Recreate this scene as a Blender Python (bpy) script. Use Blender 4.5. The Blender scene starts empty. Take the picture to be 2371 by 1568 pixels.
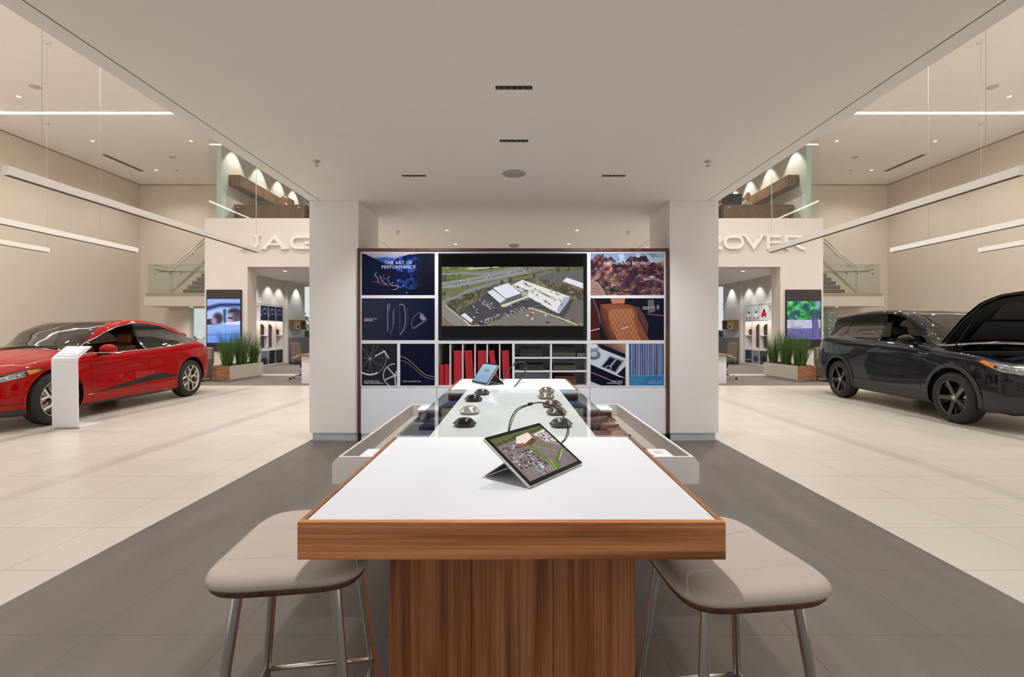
import bpy, bmesh, math, random
import numpy as np
from mathutils import Vector, Matrix
from mathutils.bvhtree import BVHTree

random.seed(7)
PI = math.pi
SC = bpy.context.scene
COL = SC.collection

# ------------------------------------------------------------------ camera, world, light, exposure
F = 1100.0            # focal length in pixels of the 2371 x 1568 frame
HC = 1.33             # camera height
VX, VY = 1190.0, 768.0


def P(px, py, Y):
    """world point at depth Y seen at pixel px, py"""
    return Vector(((px - VX) * Y / F, Y, HC - (py - VY) * Y / F))


def FY(py):
    """depth of the floor at picture row py"""
    return F * HC / (py - VY)


cam_d = bpy.data.cameras.new('camera')
cam_d.sensor_width = 36
cam_d.lens = F * 36 / 2371
cam_d.shift_x = -4.5 / 2371
cam_d.shift_y = -16.0 / 2371
cam_d.clip_start = 0.05
cam_d.clip_end = 300
cam = bpy.data.objects.new('camera', cam_d)
cam.location = (0, 0, HC)
cam.rotation_euler = (PI / 2, 0, 0)
COL.objects.link(cam)
SC.camera = cam

SC.view_settings.view_transform = 'Standard'
SC.view_settings.look = 'None'
SC.view_settings.exposure = 0.1
SC.view_settings.gamma = 1.0
SC.view_settings.use_curve_mapping = False
SC.cycles.max_bounces = 8
SC.cycles.diffuse_bounces = 5
SC.cycles.glossy_bounces = 4
SC.cycles.transmission_bounces = 6
SC.cycles.transparent_max_bounces = 12
SC.cycles.sample_clamp_indirect = 4
SC.cycles.use_denoising = True
SC.cycles.blur_glossy = 0.3

world = bpy.data.worlds.new('world')
SC.world = world
world.use_nodes = True
wn = world.node_tree
bg = wn.nodes['Background']
bg.inputs[0].default_value = (0.94, 0.97, 1.0, 1)
bg.inputs[1].default_value = 0.72

CZ = 2.923            # soffit height
HH = 7.47             # high ceiling
SX_ = 2.492           # half width of the soffit
YB = 14.34            # brand wall front
YW = 19.86            # end wall
XW = 15.62            # side walls
WARM = (1.0, 0.985, 0.955)


def spot(name, loc, power, size=110, blend=0.6, rad=0.06, color=WARM, tgt=None):
    d = bpy.data.lights.new(name, 'SPOT')
    d.energy = power
    d.spot_size = math.radians(size)
    d.spot_blend = blend
    d.shadow_soft_size = rad
    d.color = color
    o = bpy.data.objects.new(name, d)
    o.location = loc
    if tgt is not None:
        dr = Vector(tgt) - Vector(loc)
        o.rotation_euler = dr.to_track_quat('-Z', 'Y').to_euler()
    COL.objects.link(o)
    return o


HALL_LAMPS = [(x, y) for x in (-13.6, -10.6, -7.4, -4.3) for y in (2.2, 5.4, 8.6)] + [(-12.93, 12.4), (-6.9, 12.4), (-4.1, 12.4), (-13.57, 15.3), (-10.4, 15.3), (-13.6, 18.06)]
for (x, y) in HALL_LAMPS:
    for s in (1, -1):
        spot('hall_light', (x * s, y, HH - 0.03), {2.2: 20, 5.4: 150, 8.6: 360, 12.4: 190}.get(y, 120), 145, 0.7, 0.05)
# slots in the soffit over the table
SLOTS = [(0, F * (CZ - HC) / (VY - 203)), (0, F * (CZ - HC) / (VY - 326)), (-1.02, F * (CZ - HC) / (VY - 407)), (1.02, F * (CZ - HC) / (VY - 407))]
for (x, y) in SLOTS:
    if abs(x) < .1:
        spot('slot_light', (x, y, CZ - 0.015), 125, 120, 0.9, 0.05, (.98, .99, 1))
    else:
        spot('slot_light', (x, y, CZ - 0.015), 120, 100, 0.9, 0.05, (.97, .99, 1), (x * 1.1, 5.8, .8))
spot('slot_light', (0, 1.35, CZ - 0.015), 80, 120, 0.9, 0.05, (.98, .99, 1))


# ------------------------------------------------------------------ materials
def lin(c):
    return tuple(((v / 12.92) if v <= 0.04045 else ((v + 0.055) / 1.055) ** 2.4) for v in c)


def rgb(r, g, b):
    return lin((r / 255, g / 255, b / 255)) + (1.0,)


def mat(name, col, rough=0.5, metal=0.0, spec=0.5, coat=0.0, emit=None, estr=0.0, coat_rough=0.03):
    m = bpy.data.materials.new(name)
    m.use_nodes = True
    b = m.node_tree.nodes['Principled BSDF']
    b.inputs['Base Color'].default_value = col
    b.inputs['Roughness'].default_value = rough
    b.inputs['Metallic'].default_value = metal
    b.inputs['Specular IOR Level'].default_value = spec
    b.inputs['Coat Weight'].default_value = coat
    b.inputs['Coat Roughness'].default_value = coat_rough
    if emit:
        b.inputs['Emission Color'].default_value = emit
        b.inputs['Emission Strength'].default_value = estr
    return m


def nodes(m):
    return m.node_tree.nodes, m.node_tree.links, m.node_tree.nodes['Principled BSDF']


def noisy(name, col, rough, amount=0.08, scale=40, bump=0.0, stretch=(1, 1, 1), spec=0.5, coat=0.0, metal=0.0):
    """plain paint, plaster, fabric ... with a little procedural variation"""
    m = mat(name, col, rough, metal, spec, coat)
    n, l, b = nodes(m)
    tc = n.new('ShaderNodeTexCoord')
    mp = n.new('ShaderNodeMapping')
    mp.inputs['Scale'].default_value = stretch
    no = n.new('ShaderNodeTexNoise')
    no.inputs['Scale'].default_value = scale
    no.inputs['Detail'].default_value = 3
    l.new(tc.outputs['Object'], mp.inputs[0])
    l.new(mp.outputs[0], no.inputs[0])
    r = n.new('ShaderNodeValToRGB')
    r.color_ramp.elements[0].position = 0.3
    r.color_ramp.elements[1].position = 0.7
    r.color_ramp.elements[0].color = tuple(c * (1 - amount) for c in col[:3]) + (1,)
    r.color_ramp.elements[1].color = tuple(min(1, c * (1 + amount)) for c in col[:3]) + (1,)
    l.new(no.outputs[0], r.inputs[0])
    l.new(r.outputs[0], b.inputs['Base Color'])
    if bump:
        bp = n.new('ShaderNodeBump')
        bp.inputs['Strength'].default_value = bump
        bp.inputs['Distance'].default_value = 0.002
        l.new(no.outputs[0], bp.inputs['Height'])
        l.new(bp.outputs[0], b.inputs['Normal'])
    return m


def wood(name, c1, c2, grain=(1, 1, 1), rough=0.38, scale=1.0):
    """grain: stretch of the coordinates; small along the grain"""
    m = mat(name, c1, rough, 0, 0.4)
    n, l, b = nodes(m)
    tc = n.new('ShaderNodeTexCoord')
    mp = n.new('ShaderNodeMapping')
    mp.inputs['Scale'].default_value = tuple(g * scale for g in grain)
    l.new(tc.outputs['Object'], mp.inputs[0])
    n1 = n.new('ShaderNodeTexNoise')
    n1.inputs['Scale'].default_value = 2.2
    n1.inputs['Detail'].default_value = 7
    n1.inputs['Roughness'].default_value = 0.62
    n1.inputs['Distortion'].default_value = 0.7
    l.new(mp.outputs[0], n1.inputs[0])
    fine = n.new('ShaderNodeMapping')
    fine.inputs['Scale'].default_value = tuple(g * scale * (9 if g > 1 else 1.6) for g in grain)
    l.new(tc.outputs['Object'], fine.inputs[0])
    n2 = n.new('ShaderNodeTexNoise')
    n2.inputs['Scale'].default_value = 3.0
    n2.inputs['Detail'].default_value = 5
    n2.inputs['Roughness'].default_value = 0.7
    l.new(fine.outputs[0], n2.inputs[0])
    r = n.new('ShaderNodeValToRGB')
    e = r.color_ramp.elements
    e[0].position = 0.28
    e[0].color = tuple(v * .42 for v in c2[:3]) + (1,)
    e[1].position = 0.72
    e[1].color = c1
    x = e.new(0.42)
    x.color = c2
    x = e.new(0.55)
    x.color = tuple((a + bb) / 2 for a, bb in zip(c1, c2))
    l.new(n1.outputs[0], r.inputs[0])
    r2 = n.new('ShaderNodeValToRGB')
    r2.color_ramp.elements[0].position = 0.34
    r2.color_ramp.elements[0].color = (.62, .58, .55, 1)
    r2.color_ramp.elements[1].position = 0.58
    r2.color_ramp.elements[1].color = (1.08, 1.08, 1.08, 1)
    l.new(n2.outputs[0], r2.inputs[0])
    mu = n.new('ShaderNodeMix')
    mu.data_type = 'RGBA'
    mu.blend_type = 'MULTIPLY'
    mu.inputs['Factor'].default_value = 1
    l.new(r.outputs[0], mu.inputs['A'])
    l.new(r2.outputs[0], mu.inputs['B'])
    l.new(mu.outputs['Result'], b.inputs['Base Color'])
    return m


def glass(name, tint=(0.9, 0.96, 0.93, 1), gloss=(1, 1, 1, 1), base=0.04, rough=0.0):
    """thin clear glass: tinted see-through plus fresnel mirror"""
    m = bpy.data.materials.new(name)
    m.use_nodes = True
    n, l = m.node_tree.nodes, m.node_tree.links
    n.clear()
    o = n.new('ShaderNodeOutputMaterial')
    t = n.new('ShaderNodeBsdfTransparent')
    t.inputs[0].default_value = tint
    g = n.new('ShaderNodeBsdfGlossy')
    g.inputs[0].default_value = gloss
    g.inputs['Roughness'].default_value = rough
    f = n.new('ShaderNodeFresnel')
    ge = n.new('ShaderNodeNewGeometry')
    io = n.new('ShaderNodeMapRange')      # the far face of a pane is met from inside: same mirror, no total reflection
    io.inputs['To Min'].default_value = 1.5
    io.inputs['To Max'].default_value = 1 / 1.5
    l.new(ge.outputs['Backfacing'], io.inputs['Value'])
    l.new(io.outputs[0], f.inputs[0])
    ad = n.new('ShaderNodeMath')
    ad.operation = 'ADD'
    ad.use_clamp = True
    ad.inputs[1].default_value = base
    mx = n.new('ShaderNodeMixShader')
    l.new(f.outputs[0], ad.inputs[0])
    l.new(ad.outputs[0], mx.inputs[0])
    l.new(t.outputs[0], mx.inputs[1])
    l.new(g.outputs[0], mx.inputs[2])
    l.new(mx.outputs[0], o.inputs[0])
    return m


def tile(name, c1, c2, groutcol, px, x0, py, y0, rough, streak=(1, 1, 1), gw=0.0022, amt=1.0):
    m = mat(name, c1, rough, 0, 0.4)
    n, l, b = nodes(m)
    tc = n.new('ShaderNodeTexCoord')
    sp = n.new('ShaderNodeSeparateXYZ')
    l.new(tc.outputs['Object'], sp.inputs[0])
    lines = []
    for out, per, off in ((0, px, x0), (1, py, y0)):
        a = n.new('ShaderNodeMath')
        a.operation = 'SUBTRACT'
        a.inputs[1].default_value = off
        l.new(sp.outputs[out], a.inputs[0])
        q = n.new('ShaderNodeMath')
        q.operation = 'PINGPONG'
        q.inputs[1].default_value = per / 2
        l.new(a.outputs[0], q.inputs[0])
        c = n.new('ShaderNodeMath')
        c.operation = 'LESS_THAN'
        c.inputs[1].default_value = gw
        l.new(q.outputs[0], c.inputs[0])
        lines.append(c)
    mx = n.new('ShaderNodeMath')
    mx.operation = 'MAXIMUM'
    l.new(lines[0].outputs[0], mx.inputs[0])
    l.new(lines[1].outputs[0], mx.inputs[1])
    mp = n.new('ShaderNodeMapping')
    mp.inputs['Scale'].default_value = streak
    l.new(tc.outputs['Object'], mp.inputs[0])
    no = n.new('ShaderNodeTexNoise')
    no.inputs['Scale'].default_value = 2.5
    no.inputs['Detail'].default_value = 6
    l.new(mp.outputs[0], no.inputs[0])
    r = n.new('ShaderNodeValToRGB')
    r.color_ramp.elements[0].position = 0.3
    r.color_ramp.elements[1].position = 0.7
    r.color_ramp.elements[0].color = c1
    r.color_ramp.elements[1].color = c2
    l.new(no.outputs[0], r.inputs[0])
    mc = n.new('ShaderNodeMix')
    mc.data_type = 'RGBA'
    l.new(mx.outputs[0], mc.inputs['Factor'])
    l.new(r.outputs[0], mc.inputs['A'])
    mc.inputs['B'].default_value = groutcol
    l.new(mc.outputs['Result'], b.inputs['Base Color'])
    return m


def vcol(name, rough=0.4, emission=0.0, coat=0.0):
    m = mat(name, (.5, .5, .5, 1), rough, 0, .12, coat)
    n, l, b = nodes(m)
    a = n.new('ShaderNodeAttribute')
    a.attribute_name = 'Col'
    if emission:
        b.inputs['Base Color'].default_value = (0.01, 0.01, 0.01, 1)
        l.new(a.outputs[0], b.inputs['Emission Color'])
        b.inputs['Emission Strength'].default_value = emission
    else:
        l.new(a.outputs[0], b.inputs['Base Color'])
    return m


M = {}
M['hall'] = noisy('hall_paint', rgb(230, 219, 203), 0.85, 0.015, 3)
M['ceil'] = noisy('ceiling_paint', rgb(250, 247, 244), 0.9, 0.01, 3)
M['white'] = noisy('white_paint', rgb(242, 238, 236), 0.75, 0.01, 4)
M['brand'] = noisy('brand_wall_paint', rgb(223, 214, 205), 0.8, 0.01, 4)
M['cool'] = noisy('cool_grey_paint', rgb(214, 214, 214), 0.7, 0.01, 4)
M['lam'] = mat('white_laminate', rgb(236, 236, 240), 0.35)
M['lamcab'] = mat('cabinet_laminate', rgb(236, 239, 250), 0.35)
M['frame'] = mat('shelf_white', rgb(230, 228, 232), 0.4)
M['top'] = mat('table_white', rgb(233, 234, 238), 0.42)
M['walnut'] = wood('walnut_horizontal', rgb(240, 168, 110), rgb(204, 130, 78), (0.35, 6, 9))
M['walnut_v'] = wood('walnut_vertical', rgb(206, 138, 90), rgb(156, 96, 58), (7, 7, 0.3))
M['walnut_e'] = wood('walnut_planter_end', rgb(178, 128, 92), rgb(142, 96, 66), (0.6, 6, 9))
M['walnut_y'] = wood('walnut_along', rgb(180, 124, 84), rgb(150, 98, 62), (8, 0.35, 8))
M['walnut_d'] = wood('dark_walnut', rgb(112, 74, 58), rgb(84, 52, 40), (5, 5, .4))
M['black'] = mat('black_gloss', rgb(12, 12, 16), 0.15, 0, .3)
M['blackm'] = mat('black_matte', rgb(22, 22, 24), 0.6)
M['gap'] = mat('dark_gap', rgb(16, 14, 14), 0.8)
M['chrome'] = mat('chrome', (0.72, 0.72, 0.72, 1), 0.1, 1.0)
M['steel'] = mat('brushed_steel', (0.55, 0.53, 0.5, 1), 0.3, 1.0)
M['alu'] = mat('light_metal', rgb(205, 203, 200), 0.35, 0.6)
M['leather'] = noisy('grey_leather', rgb(196, 180, 168), 0.5, 0.03, 300, 0.15)
M['stitch'] = mat('thread', rgb(226, 216, 206), 0.8)
M['cgrey'] = noisy('carpet_grey', rgb(118, 110, 102), 0.95, 0.12, 220, 0.3)
M['greige'] = mat('greige_laminate', rgb(206, 198, 184), 0.5)
M['tan'] = mat('tan_laminate', rgb(176, 160, 136), 0.5)
M['glass'] = glass('clear_glass', (0.93, 0.97, 0.95, 1))
M['glassg'] = glass('green_glass', (0.93, 0.955, 0.945, 1), base=.0)
M['frost'] = mat('frosted_green', rgb(190, 200, 190), 0.5)
M['lamp'] = mat('lamp_lens', rgb(255, 245, 230), 0.4, emit=(1, .9, .78, 1), estr=14)
M['linear'] = mat('linear_lens', rgb(255, 245, 230), 0.4, emit=(1, .93, .84, 1), estr=9)
M['pend'] = mat('pendant_white', rgb(240, 236, 232), 0.45)
M['sofa'] = noisy('sofa_fabric', rgb(134, 122, 108), 0.9, 0.05, 200, 0.2)
M['soil'] = noisy('soil', rgb(50, 40, 30), 0.95, 0.3, 60, 0.5)


def leafmat():
    m = noisy('grass_leaf', rgb(72, 104, 44), 0.5, 0.45, 26)
    return m


M['leaf'] = leafmat()


# ------------------------------------------------------------------ mesh building
class MB:
    def __init__(self):
        self.bm = bmesh.new()

    def box(self, x0, x1, y0, y1, z0, z1, bev=0.0, seg=2, mi=0):
        x0, x1 = min(x0, x1), max(x0, x1)
        y0, y1 = min(y0, y1), max(y0, y1)
        z0, z1 = min(z0, z1), max(z0, z1)
        b = self.bm
        v = [b.verts.new(p) for p in ((x0, y0, z0), (x1, y0, z0), (x1, y1, z0), (x0, y1, z0), (x0, y0, z1), (x1, y0, z1), (x1, y1, z1), (x0, y1, z1))]
        fs = [b.faces.new([v[i] for i in q]) for q in ((0, 3, 2, 1), (4, 5, 6, 7), (0, 1, 5, 4), (1, 2, 6, 5), (2, 3, 7, 6), (3, 0, 4, 7))]
        for f in fs:
            f.material_index = mi
        if bev:
            es = list({e for f in fs for e in f.edges})
            r = bmesh.ops.bevel(b, geom=es, offset=bev, segments=seg, profile=0.5, affect='EDGES')
            for f in r['faces']:
                f.material_index = mi
        return self

    def prism(self, pts, h0, h1, axis='z', mi=0, bev=0.0):
        """polygon in the plane across axis, pulled from h0 to h1"""
        def mk(p, h):
            if axis == 'z':
                return (p[0], p[1], h)
            if axis == 'y':
                return (p[0], h, p[1])
            return (h, p[0], p[1])
        b = self.bm
        A = [b.verts.new(mk(p, h0)) for p in pts]
        B = [b.verts.new(mk(p, h1)) for p in pts]
        n = len(pts)
        fs = [b.faces.new(A[::-1]), b.faces.new(B)]
        for i in range(n):
            j = (i + 1) % n
            fs.append(b.faces.new((A[i], A[j], B[j], B[i])))
        for f in fs:
            f.material_index = mi
        bmesh.ops.recalc_face_normals(b, faces=fs)
        if bev:
            es = list({e for f in fs for e in f.edges})
            bmesh.ops.bevel(b, geom=es, offset=bev, segments=2, profile=0.5, affect='EDGES')
        return self

    def quad(self, a, b_, c, d, mi=0):
        f = self.bm.faces.new([self.bm.verts.new(p) for p in (a, b_, c, d)])
        f.material_index = mi
        return self

    def tube(self, pts, r, n=10, cap=True, mi=0):
        pts = [Vector(p) for p in pts]
        rs = r if isinstance(r, (list, tuple)) else [r] * len(pts)
        b = self.bm
        rings = []
        up = None
        for i, p in enumerate(pts):
            if i == 0:
                t = pts[1] - pts[0]
            elif i == len(pts) - 1:
                t = pts[-1] - pts[-2]
            else:
                t = (pts[i + 1] - pts[i]).normalized() + (pts[i] - pts[i - 1]).normalized()
            if t.length < 1e-9:
                t = Vector((0, 0, 1))
            t.normalize()
            if up is None:
                up = Vector((0, 0, 1)) if abs(t.z) < 0.9 else Vector((1, 0, 0))
            s = t.cross(up)
            if s.length < 1e-6:
                s = t.orthogonal()
            s.normalize()
            up = s.cross(t).normalized()
            rings.append([b.verts.new(p + (s * math.cos(2 * PI * k / n) + up * math.sin(2 * PI * k / n)) * rs[i]) for k in range(n)])
        for i in range(len(rings) - 1):
            for k in range(n):
                f = b.faces.new((rings[i][k], rings[i][(k + 1) % n], rings[i + 1][(k + 1) % n], rings[i + 1][k]))
                f.smooth = True
                f.material_index = mi
        if cap:
            for rg in (rings[0][::-1], rings[-1]):
                f = b.faces.new(rg)
                f.material_index = mi
        return self

    def lathe(self, prof, n=32, axis='z', c=(0, 0, 0), mi=0, smooth=True, cap=True):
        """prof: (radius, height) pairs"""
        b = self.bm
        c = Vector(c)
        rings = []
        for (r, h) in prof:
            ring = []
            for k in range(n):
                a = 2 * PI * k / n
                u, v = r * math.cos(a), r * math.sin(a)
                q = {'z': (u, v, h), 'y': (u, h, v), 'x': (h, u, v)}[axis]
                ring.append(b.verts.new(c + Vector(q)))
            rings.append(ring)
        fs = []
        for i in range(len(rings) - 1):
            for k in range(n):
                f = b.faces.new((rings[i][k], rings[i][(k + 1) % n], rings[i + 1][(k + 1) % n], rings[i + 1][k]))
                f.smooth = smooth
                f.material_index = mi
                fs.append(f)
        for rg, p in ((rings[0], prof[0]), (rings[-1], prof[-1])):
            if p[0] > 1e-4 and cap:
                f = b.faces.new(rg)
                f.material_index = mi
                fs.append(f)
        return self

    def ball(self, c, r, n=16, mi=0, sc=(1, 1, 1)):
        rr = bmesh.ops.create_uvsphere(self.bm, u_segments=n, v_segments=max(6, n // 2), radius=1)
        for v in rr['verts']:
            v.co = Vector((v.co.x * r * sc[0], v.co.y * r * sc[1], v.co.z * r * sc[2])) + Vector(c)
        for f in {f for v in rr['verts'] for f in v.link_faces}:
            f.smooth = True
            f.material_index = mi
        return self

    def xform(self, m):
        bmesh.ops.transform(self.bm, matrix=m, verts=self.bm.verts)
        return self

    def build(self, name, mats, parent=None, world=False, recalc=False, clean=False):
        if recalc:
            bmesh.ops.recalc_face_normals(self.bm, faces=self.bm.faces)
        if clean:
            bmesh.ops.remove_doubles(self.bm, verts=self.bm.verts, dist=1e-5)
        me = bpy.data.meshes.new(name)
        self.bm.to_mesh(me)
        self.bm.free()
        if not isinstance(mats, (list, tuple)):
            mats = [mats]
        for m in mats:
            me.materials.append(M[m] if isinstance(m, str) else m)
        return link(name, me, parent, world)


MW = {}


def link(name, me, parent=None, world=False):
    o = bpy.data.objects.new(name, me)
    COL.objects.link(o)
    MW[o.name] = Matrix.Identity(4)
    if parent is not None:
        o.parent = parent
        pm = MW[parent.name]
        if world:
            me.transform(pm.inverted())
        MW[o.name] = pm.copy()
    return o


def tag(o, label=None, cat=None, group=None, kind=None):
    if label:
        o['label'] = label
    if cat:
        o['category'] = cat
    if group:
        o['group'] = group
    if kind:
        o['kind'] = kind
    return o


def thing(name, label, cat, loc=(0, 0, 0), rz=0, group=None):
    o = bpy.data.objects.new(name, None)
    o.empty_display_size = 0.1
    o.location = loc
    o.rotation_euler = (0, 0, rz)
    COL.objects.link(o)
    MW[o.name] = Matrix.Translation(Vector(loc)) @ Matrix.Rotation(rz, 4, 'Z')
    return tag(o, label, cat, group)


def dup(o, loc=None, rz=None, label=None, group=None, parent=None):
    c = o.copy()
    COL.objects.link(c)
    if parent is not None:
        c.parent = parent
    for ch in list(o.children):
        dup(ch, parent=c)
    if loc is not None:
        c.location = loc
    if rz is not None:
        c.rotation_euler = (0, 0, rz)
    if label:
        c['label'] = label
    if group:
        c['group'] = group
    return c


def struct(name, mb, m, **k):
    return tag(mb.build(name, m, **k), kind='structure')


def text_mesh(s, size, depth=0.0, align='LEFT', spacing=1.0, line=1.0, xs=1.0):
    cu = bpy.data.curves.new('txt', 'FONT')
    cu.body = s
    cu.size = size
    cu.extrude = depth
    cu.align_x = align
    cu.space_character = spacing
    cu.space_line = line
    cu.resolution_u = 3
    ob = bpy.data.objects.new('txt', cu)
    COL.objects.link(ob)
    dg = bpy.context.evaluated_depsgraph_get()
    me = bpy.data.meshes.new_from_object(ob.evaluated_get(dg))
    bpy.data.objects.remove(ob)
    bpy.data.curves.remove(cu)
    me.transform(Matrix.Scale(xs, 4, (1, 0, 0)))
    return me


FACE = Matrix.Rotation(PI / 2, 4, 'X')    # xy plane -> xz plane facing -y


def lettering(name, s, size, m, parent, mtx, depth=0.0005, **k):
    me = text_mesh(s, size, depth, **k)
    me.transform(mtx)
    me.materials.append(m)
    return link(name, me, parent)


def catmull(pts, n=6, closed=True):
    out = []
    m = len(pts)
    for i in range(m if closed else m - 1):
        p0, p1, p2, p3 = (Vector(pts[(i + k - 1) % m]) if closed else Vector(pts[min(m - 1, max(0, i + k - 1))]) for k in range(4))
        for k in range(n):
            t = k / n
            out.append(.5 * ((2 * p1) + (-p0 + p2) * t + (2 * p0 - 5 * p1 + 4 * p2 - p3) * t * t + (-p0 + 3 * p1 - 3 * p2 + p3) * t ** 3))
    if not closed:
        out.append(Vector(pts[-1]))
    return out


# ------------------------------------------------------------------ painted pictures (a grid of coloured points)
class Canvas:
    def __init__(self, w, h, col=(0, 0, 0), k=2):
        self.w, self.h, self.k = w, h, k
        self.a = np.zeros((h * k, w * k, 3))
        self.a[:] = np.array(col) / 255
        self.yy, self.xx = np.mgrid[0:h * k, 0:w * k].astype(float) / k
        self.rng = np.random.RandomState(3)

    def mask(self, pts):
        m = np.zeros(self.xx.shape, bool)
        n = len(pts)
        for i in range(n):
            x0, y0 = pts[i]
            x1, y1 = pts[(i + 1) % n]
            if y0 == y1:
                continue
            c = ((self.yy >= min(y0, y1)) & (self.yy < max(y0, y1)) & (self.xx < (self.yy - y0) * (x1 - x0) / (y1 - y0) + x0))
            m ^= c
        return m

    def put(self, m, col, al=1.0):
        al = np.asarray(al)
        if al.ndim == 2:
            al = al[m][:, None]
        self.a[m] = self.a[m] * (1 - al) + np.array(col) / 255 * al

    def poly(self, pts, col, al=1.0):
        self.put(self.mask(pts), col, al)

    def dist(self, pts):
        d = np.full(self.xx.shape, 1e9)
        for (x0, y0), (x1, y1) in zip(pts[:-1], pts[1:]):
            vx, vy = x1 - x0, y1 - y0
            L = vx * vx + vy * vy + 1e-9
            t = np.clip(((self.xx - x0) * vx + (self.yy - y0) * vy) / L, 0, 1)
            d = np.minimum(d, np.hypot(self.xx - x0 - t * vx, self.yy - y0 - t * vy))
        return d

    def line(self, pts, wd, col, al=1.0, soft=0.6, smooth=False):
        if smooth:
            pts = [(p.x, p.y) for p in catmull([(a, b, 0) for a, b in pts], 6, False)]
        d = self.dist(pts)
        k = np.clip((wd / 2 + soft - d) / (soft + 1e-6), 0, 1) * al
        self.a = self.a * (1 - k[..., None]) + np.array(col) / 255 * k[..., None]

    def blob(self, cx, cy, rx, ry, col, al=1.0, soft=0.3, rot=0.0):
        c, s = math.cos(rot), math.sin(rot)
        u = (self.xx - cx) * c + (self.yy - cy) * s
        v = -(self.xx - cx) * s + (self.yy - cy) * c
        d = np.hypot(u / rx, v / ry)
        k = np.clip((1 + soft - d) / (2 * soft + 1e-6), 0, 1) * al
        self.a = self.a * (1 - k[..., None]) + np.array(col) / 255 * k[..., None]

    def noise(self, cell, seed=0):
        r = np.random.RandomState(seed)
        gh, gw = int(self.h / cell) + 3, int(self.w / cell) + 3
        g = r.rand(gh, gw)
        fy, fx = self.yy / cell, self.xx / cell
        iy, ix = fy.astype(int), fx.astype(int)
        ty, tx = fy - iy, fx - ix
        ty, tx = ty * ty * (3 - 2 * ty), tx * tx * (3 - 2 * tx)
        return (g[iy, ix] * (1 - tx) + g[iy, ix + 1] * tx) * (1 - ty) + (g[iy + 1, ix] * (1 - tx) + g[iy + 1, ix + 1] * tx) * ty

    def fbm(self, cell, seed=0, oct=4):
        o, a, t = 0, 1, 0
        for k in range(oct):
            o = o + a * self.noise(max(1.2, cell / 2 ** k), seed + k)
            t += a
            a *= .55
        return o / t

    def grade(self, m, ca, cb, t):
        """colour m between ca and cb by field t"""
        t = np.clip(t, 0, 1)[..., None]
        g = (np.array(ca) * (1 - t) + np.array(cb) * t) / 255
        self.a[m] = g[m]

    def mesh(self, name, x0, x1, z0, z1, m, parent, y=0.0, mtx=None):
        """a flat picture facing -y"""
        h, w = self.a.shape[:2]
        xs = np.linspace(x0, x1, w + 1)
        zs = np.linspace(z1, z0, h + 1)
        X, Z = np.meshgrid(xs, zs)
        co = np.stack([X, np.full_like(X, y), Z], -1).reshape(-1, 3)
        i = np.arange(h * w)
        r, c = i // w, i % w
        a = r * (w + 1) + c
        q = np.stack([a + w + 1, a + w + 2, a + 1, a], -1)
        me = bpy.data.meshes.new(name)
        me.vertices.add(len(co))
        me.vertices.foreach_set('co', co.ravel())
        me.loops.add(len(q) * 4)
        me.loops.foreach_set('vertex_index', q.ravel().astype(np.int32))
        me.polygons.add(len(q))
        me.polygons.foreach_set('loop_start', (np.arange(len(q)) * 4).astype(np.int32))
        me.update(calc_edges=True)
        colr = np.clip(self.a, 0, 1)
        colr = np.where(colr <= 0.04045, colr / 12.92, ((colr + 0.055) / 1.055) ** 2.4)
        at = me.color_attributes.new('Col', 'FLOAT_COLOR', 'CORNER')
        full = np.ones((h * w, 4, 4))
        full[:, :, :3] = colr.reshape(-1, 1, 3)
        at.data.foreach_set('color', full.ravel())
        me.materials.append(m)
        if mtx is not None:
            me.transform(mtx)
        return link(name, me, parent)


M['print'] = vcol('printed_picture', 0.45)
M['screen'] = vcol('display_picture', 0.2, emission=1.0)
# ------------------------------------------------------------------ the room
YF = FY(1021)                       # front of columns and shelf wall
YCARP = FY(893)
GREY = rgb(138, 132, 124)
M['cream'] = tile('cream_tile', rgb(210, 201, 188), rgb(218, 209, 197), rgb(160, 145, 128), 0.592, SX_, 0.5698, 2.65, 0.3, (.8, .8, 1))
M['greytile'] = tile('grey_tile', rgb(89, 82, 75), rgb(105, 97, 90), rgb(66, 61, 56), 0.6165, 0.617, 0.5698, 2.65, 0.42, (2.2, .5, 1), 0.0016)

for s, nm in ((-1, 'left'), (1, 'right')):
    struct('floor_' + nm, MB().box(s * SX_, s * XW, -6, YCARP, -.12, 0), 'cream')
    struct('wall_' + nm, MB().box(s * XW, s * (XW + .3), -6, YW + .3, -.12, HH + .3), 'hall')
struct('floor_aisle', MB().box(-SX_ + .0005, SX_ - .0005, -6, YCARP, -.12, 0), 'greytile')
struct('floor_carpet', MB().box(-XW, XW, YCARP + .0005, 24, -.12, 0), 'cgrey')
th = MB()
for s in (-1, 1):
    th.box(s * 8.33, s * .6, YB + .02, YB + .5, 0, .004)
struct('trim_threshold', th, M['greige'])

# high ceiling over the showroom, with linear light slots
def ceil_box(mb, x0, x1, y0, y1):
    mb.box(x0, x1, y0, y1, HH, HH + .3)


hc = MB()
LY = F * (HH - HC) / (VY - 260)     # row of the long ceiling light
ceil_box(hc, -XW, XW, -6, 24)
struct('ceiling', hc, 'ceil')
tr = MB()
for s in (-1, 1):
    tr.box(s * (XW - .012), s * XW, -6, YW, HH - .018, HH - .002)
tr.box(-XW, XW, YW - .012, YW, HH - .018, HH - .002)
struct('trim_ceiling_gap', tr, mat('ceiling_reveal', rgb(110, 94, 78), .8))

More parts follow.
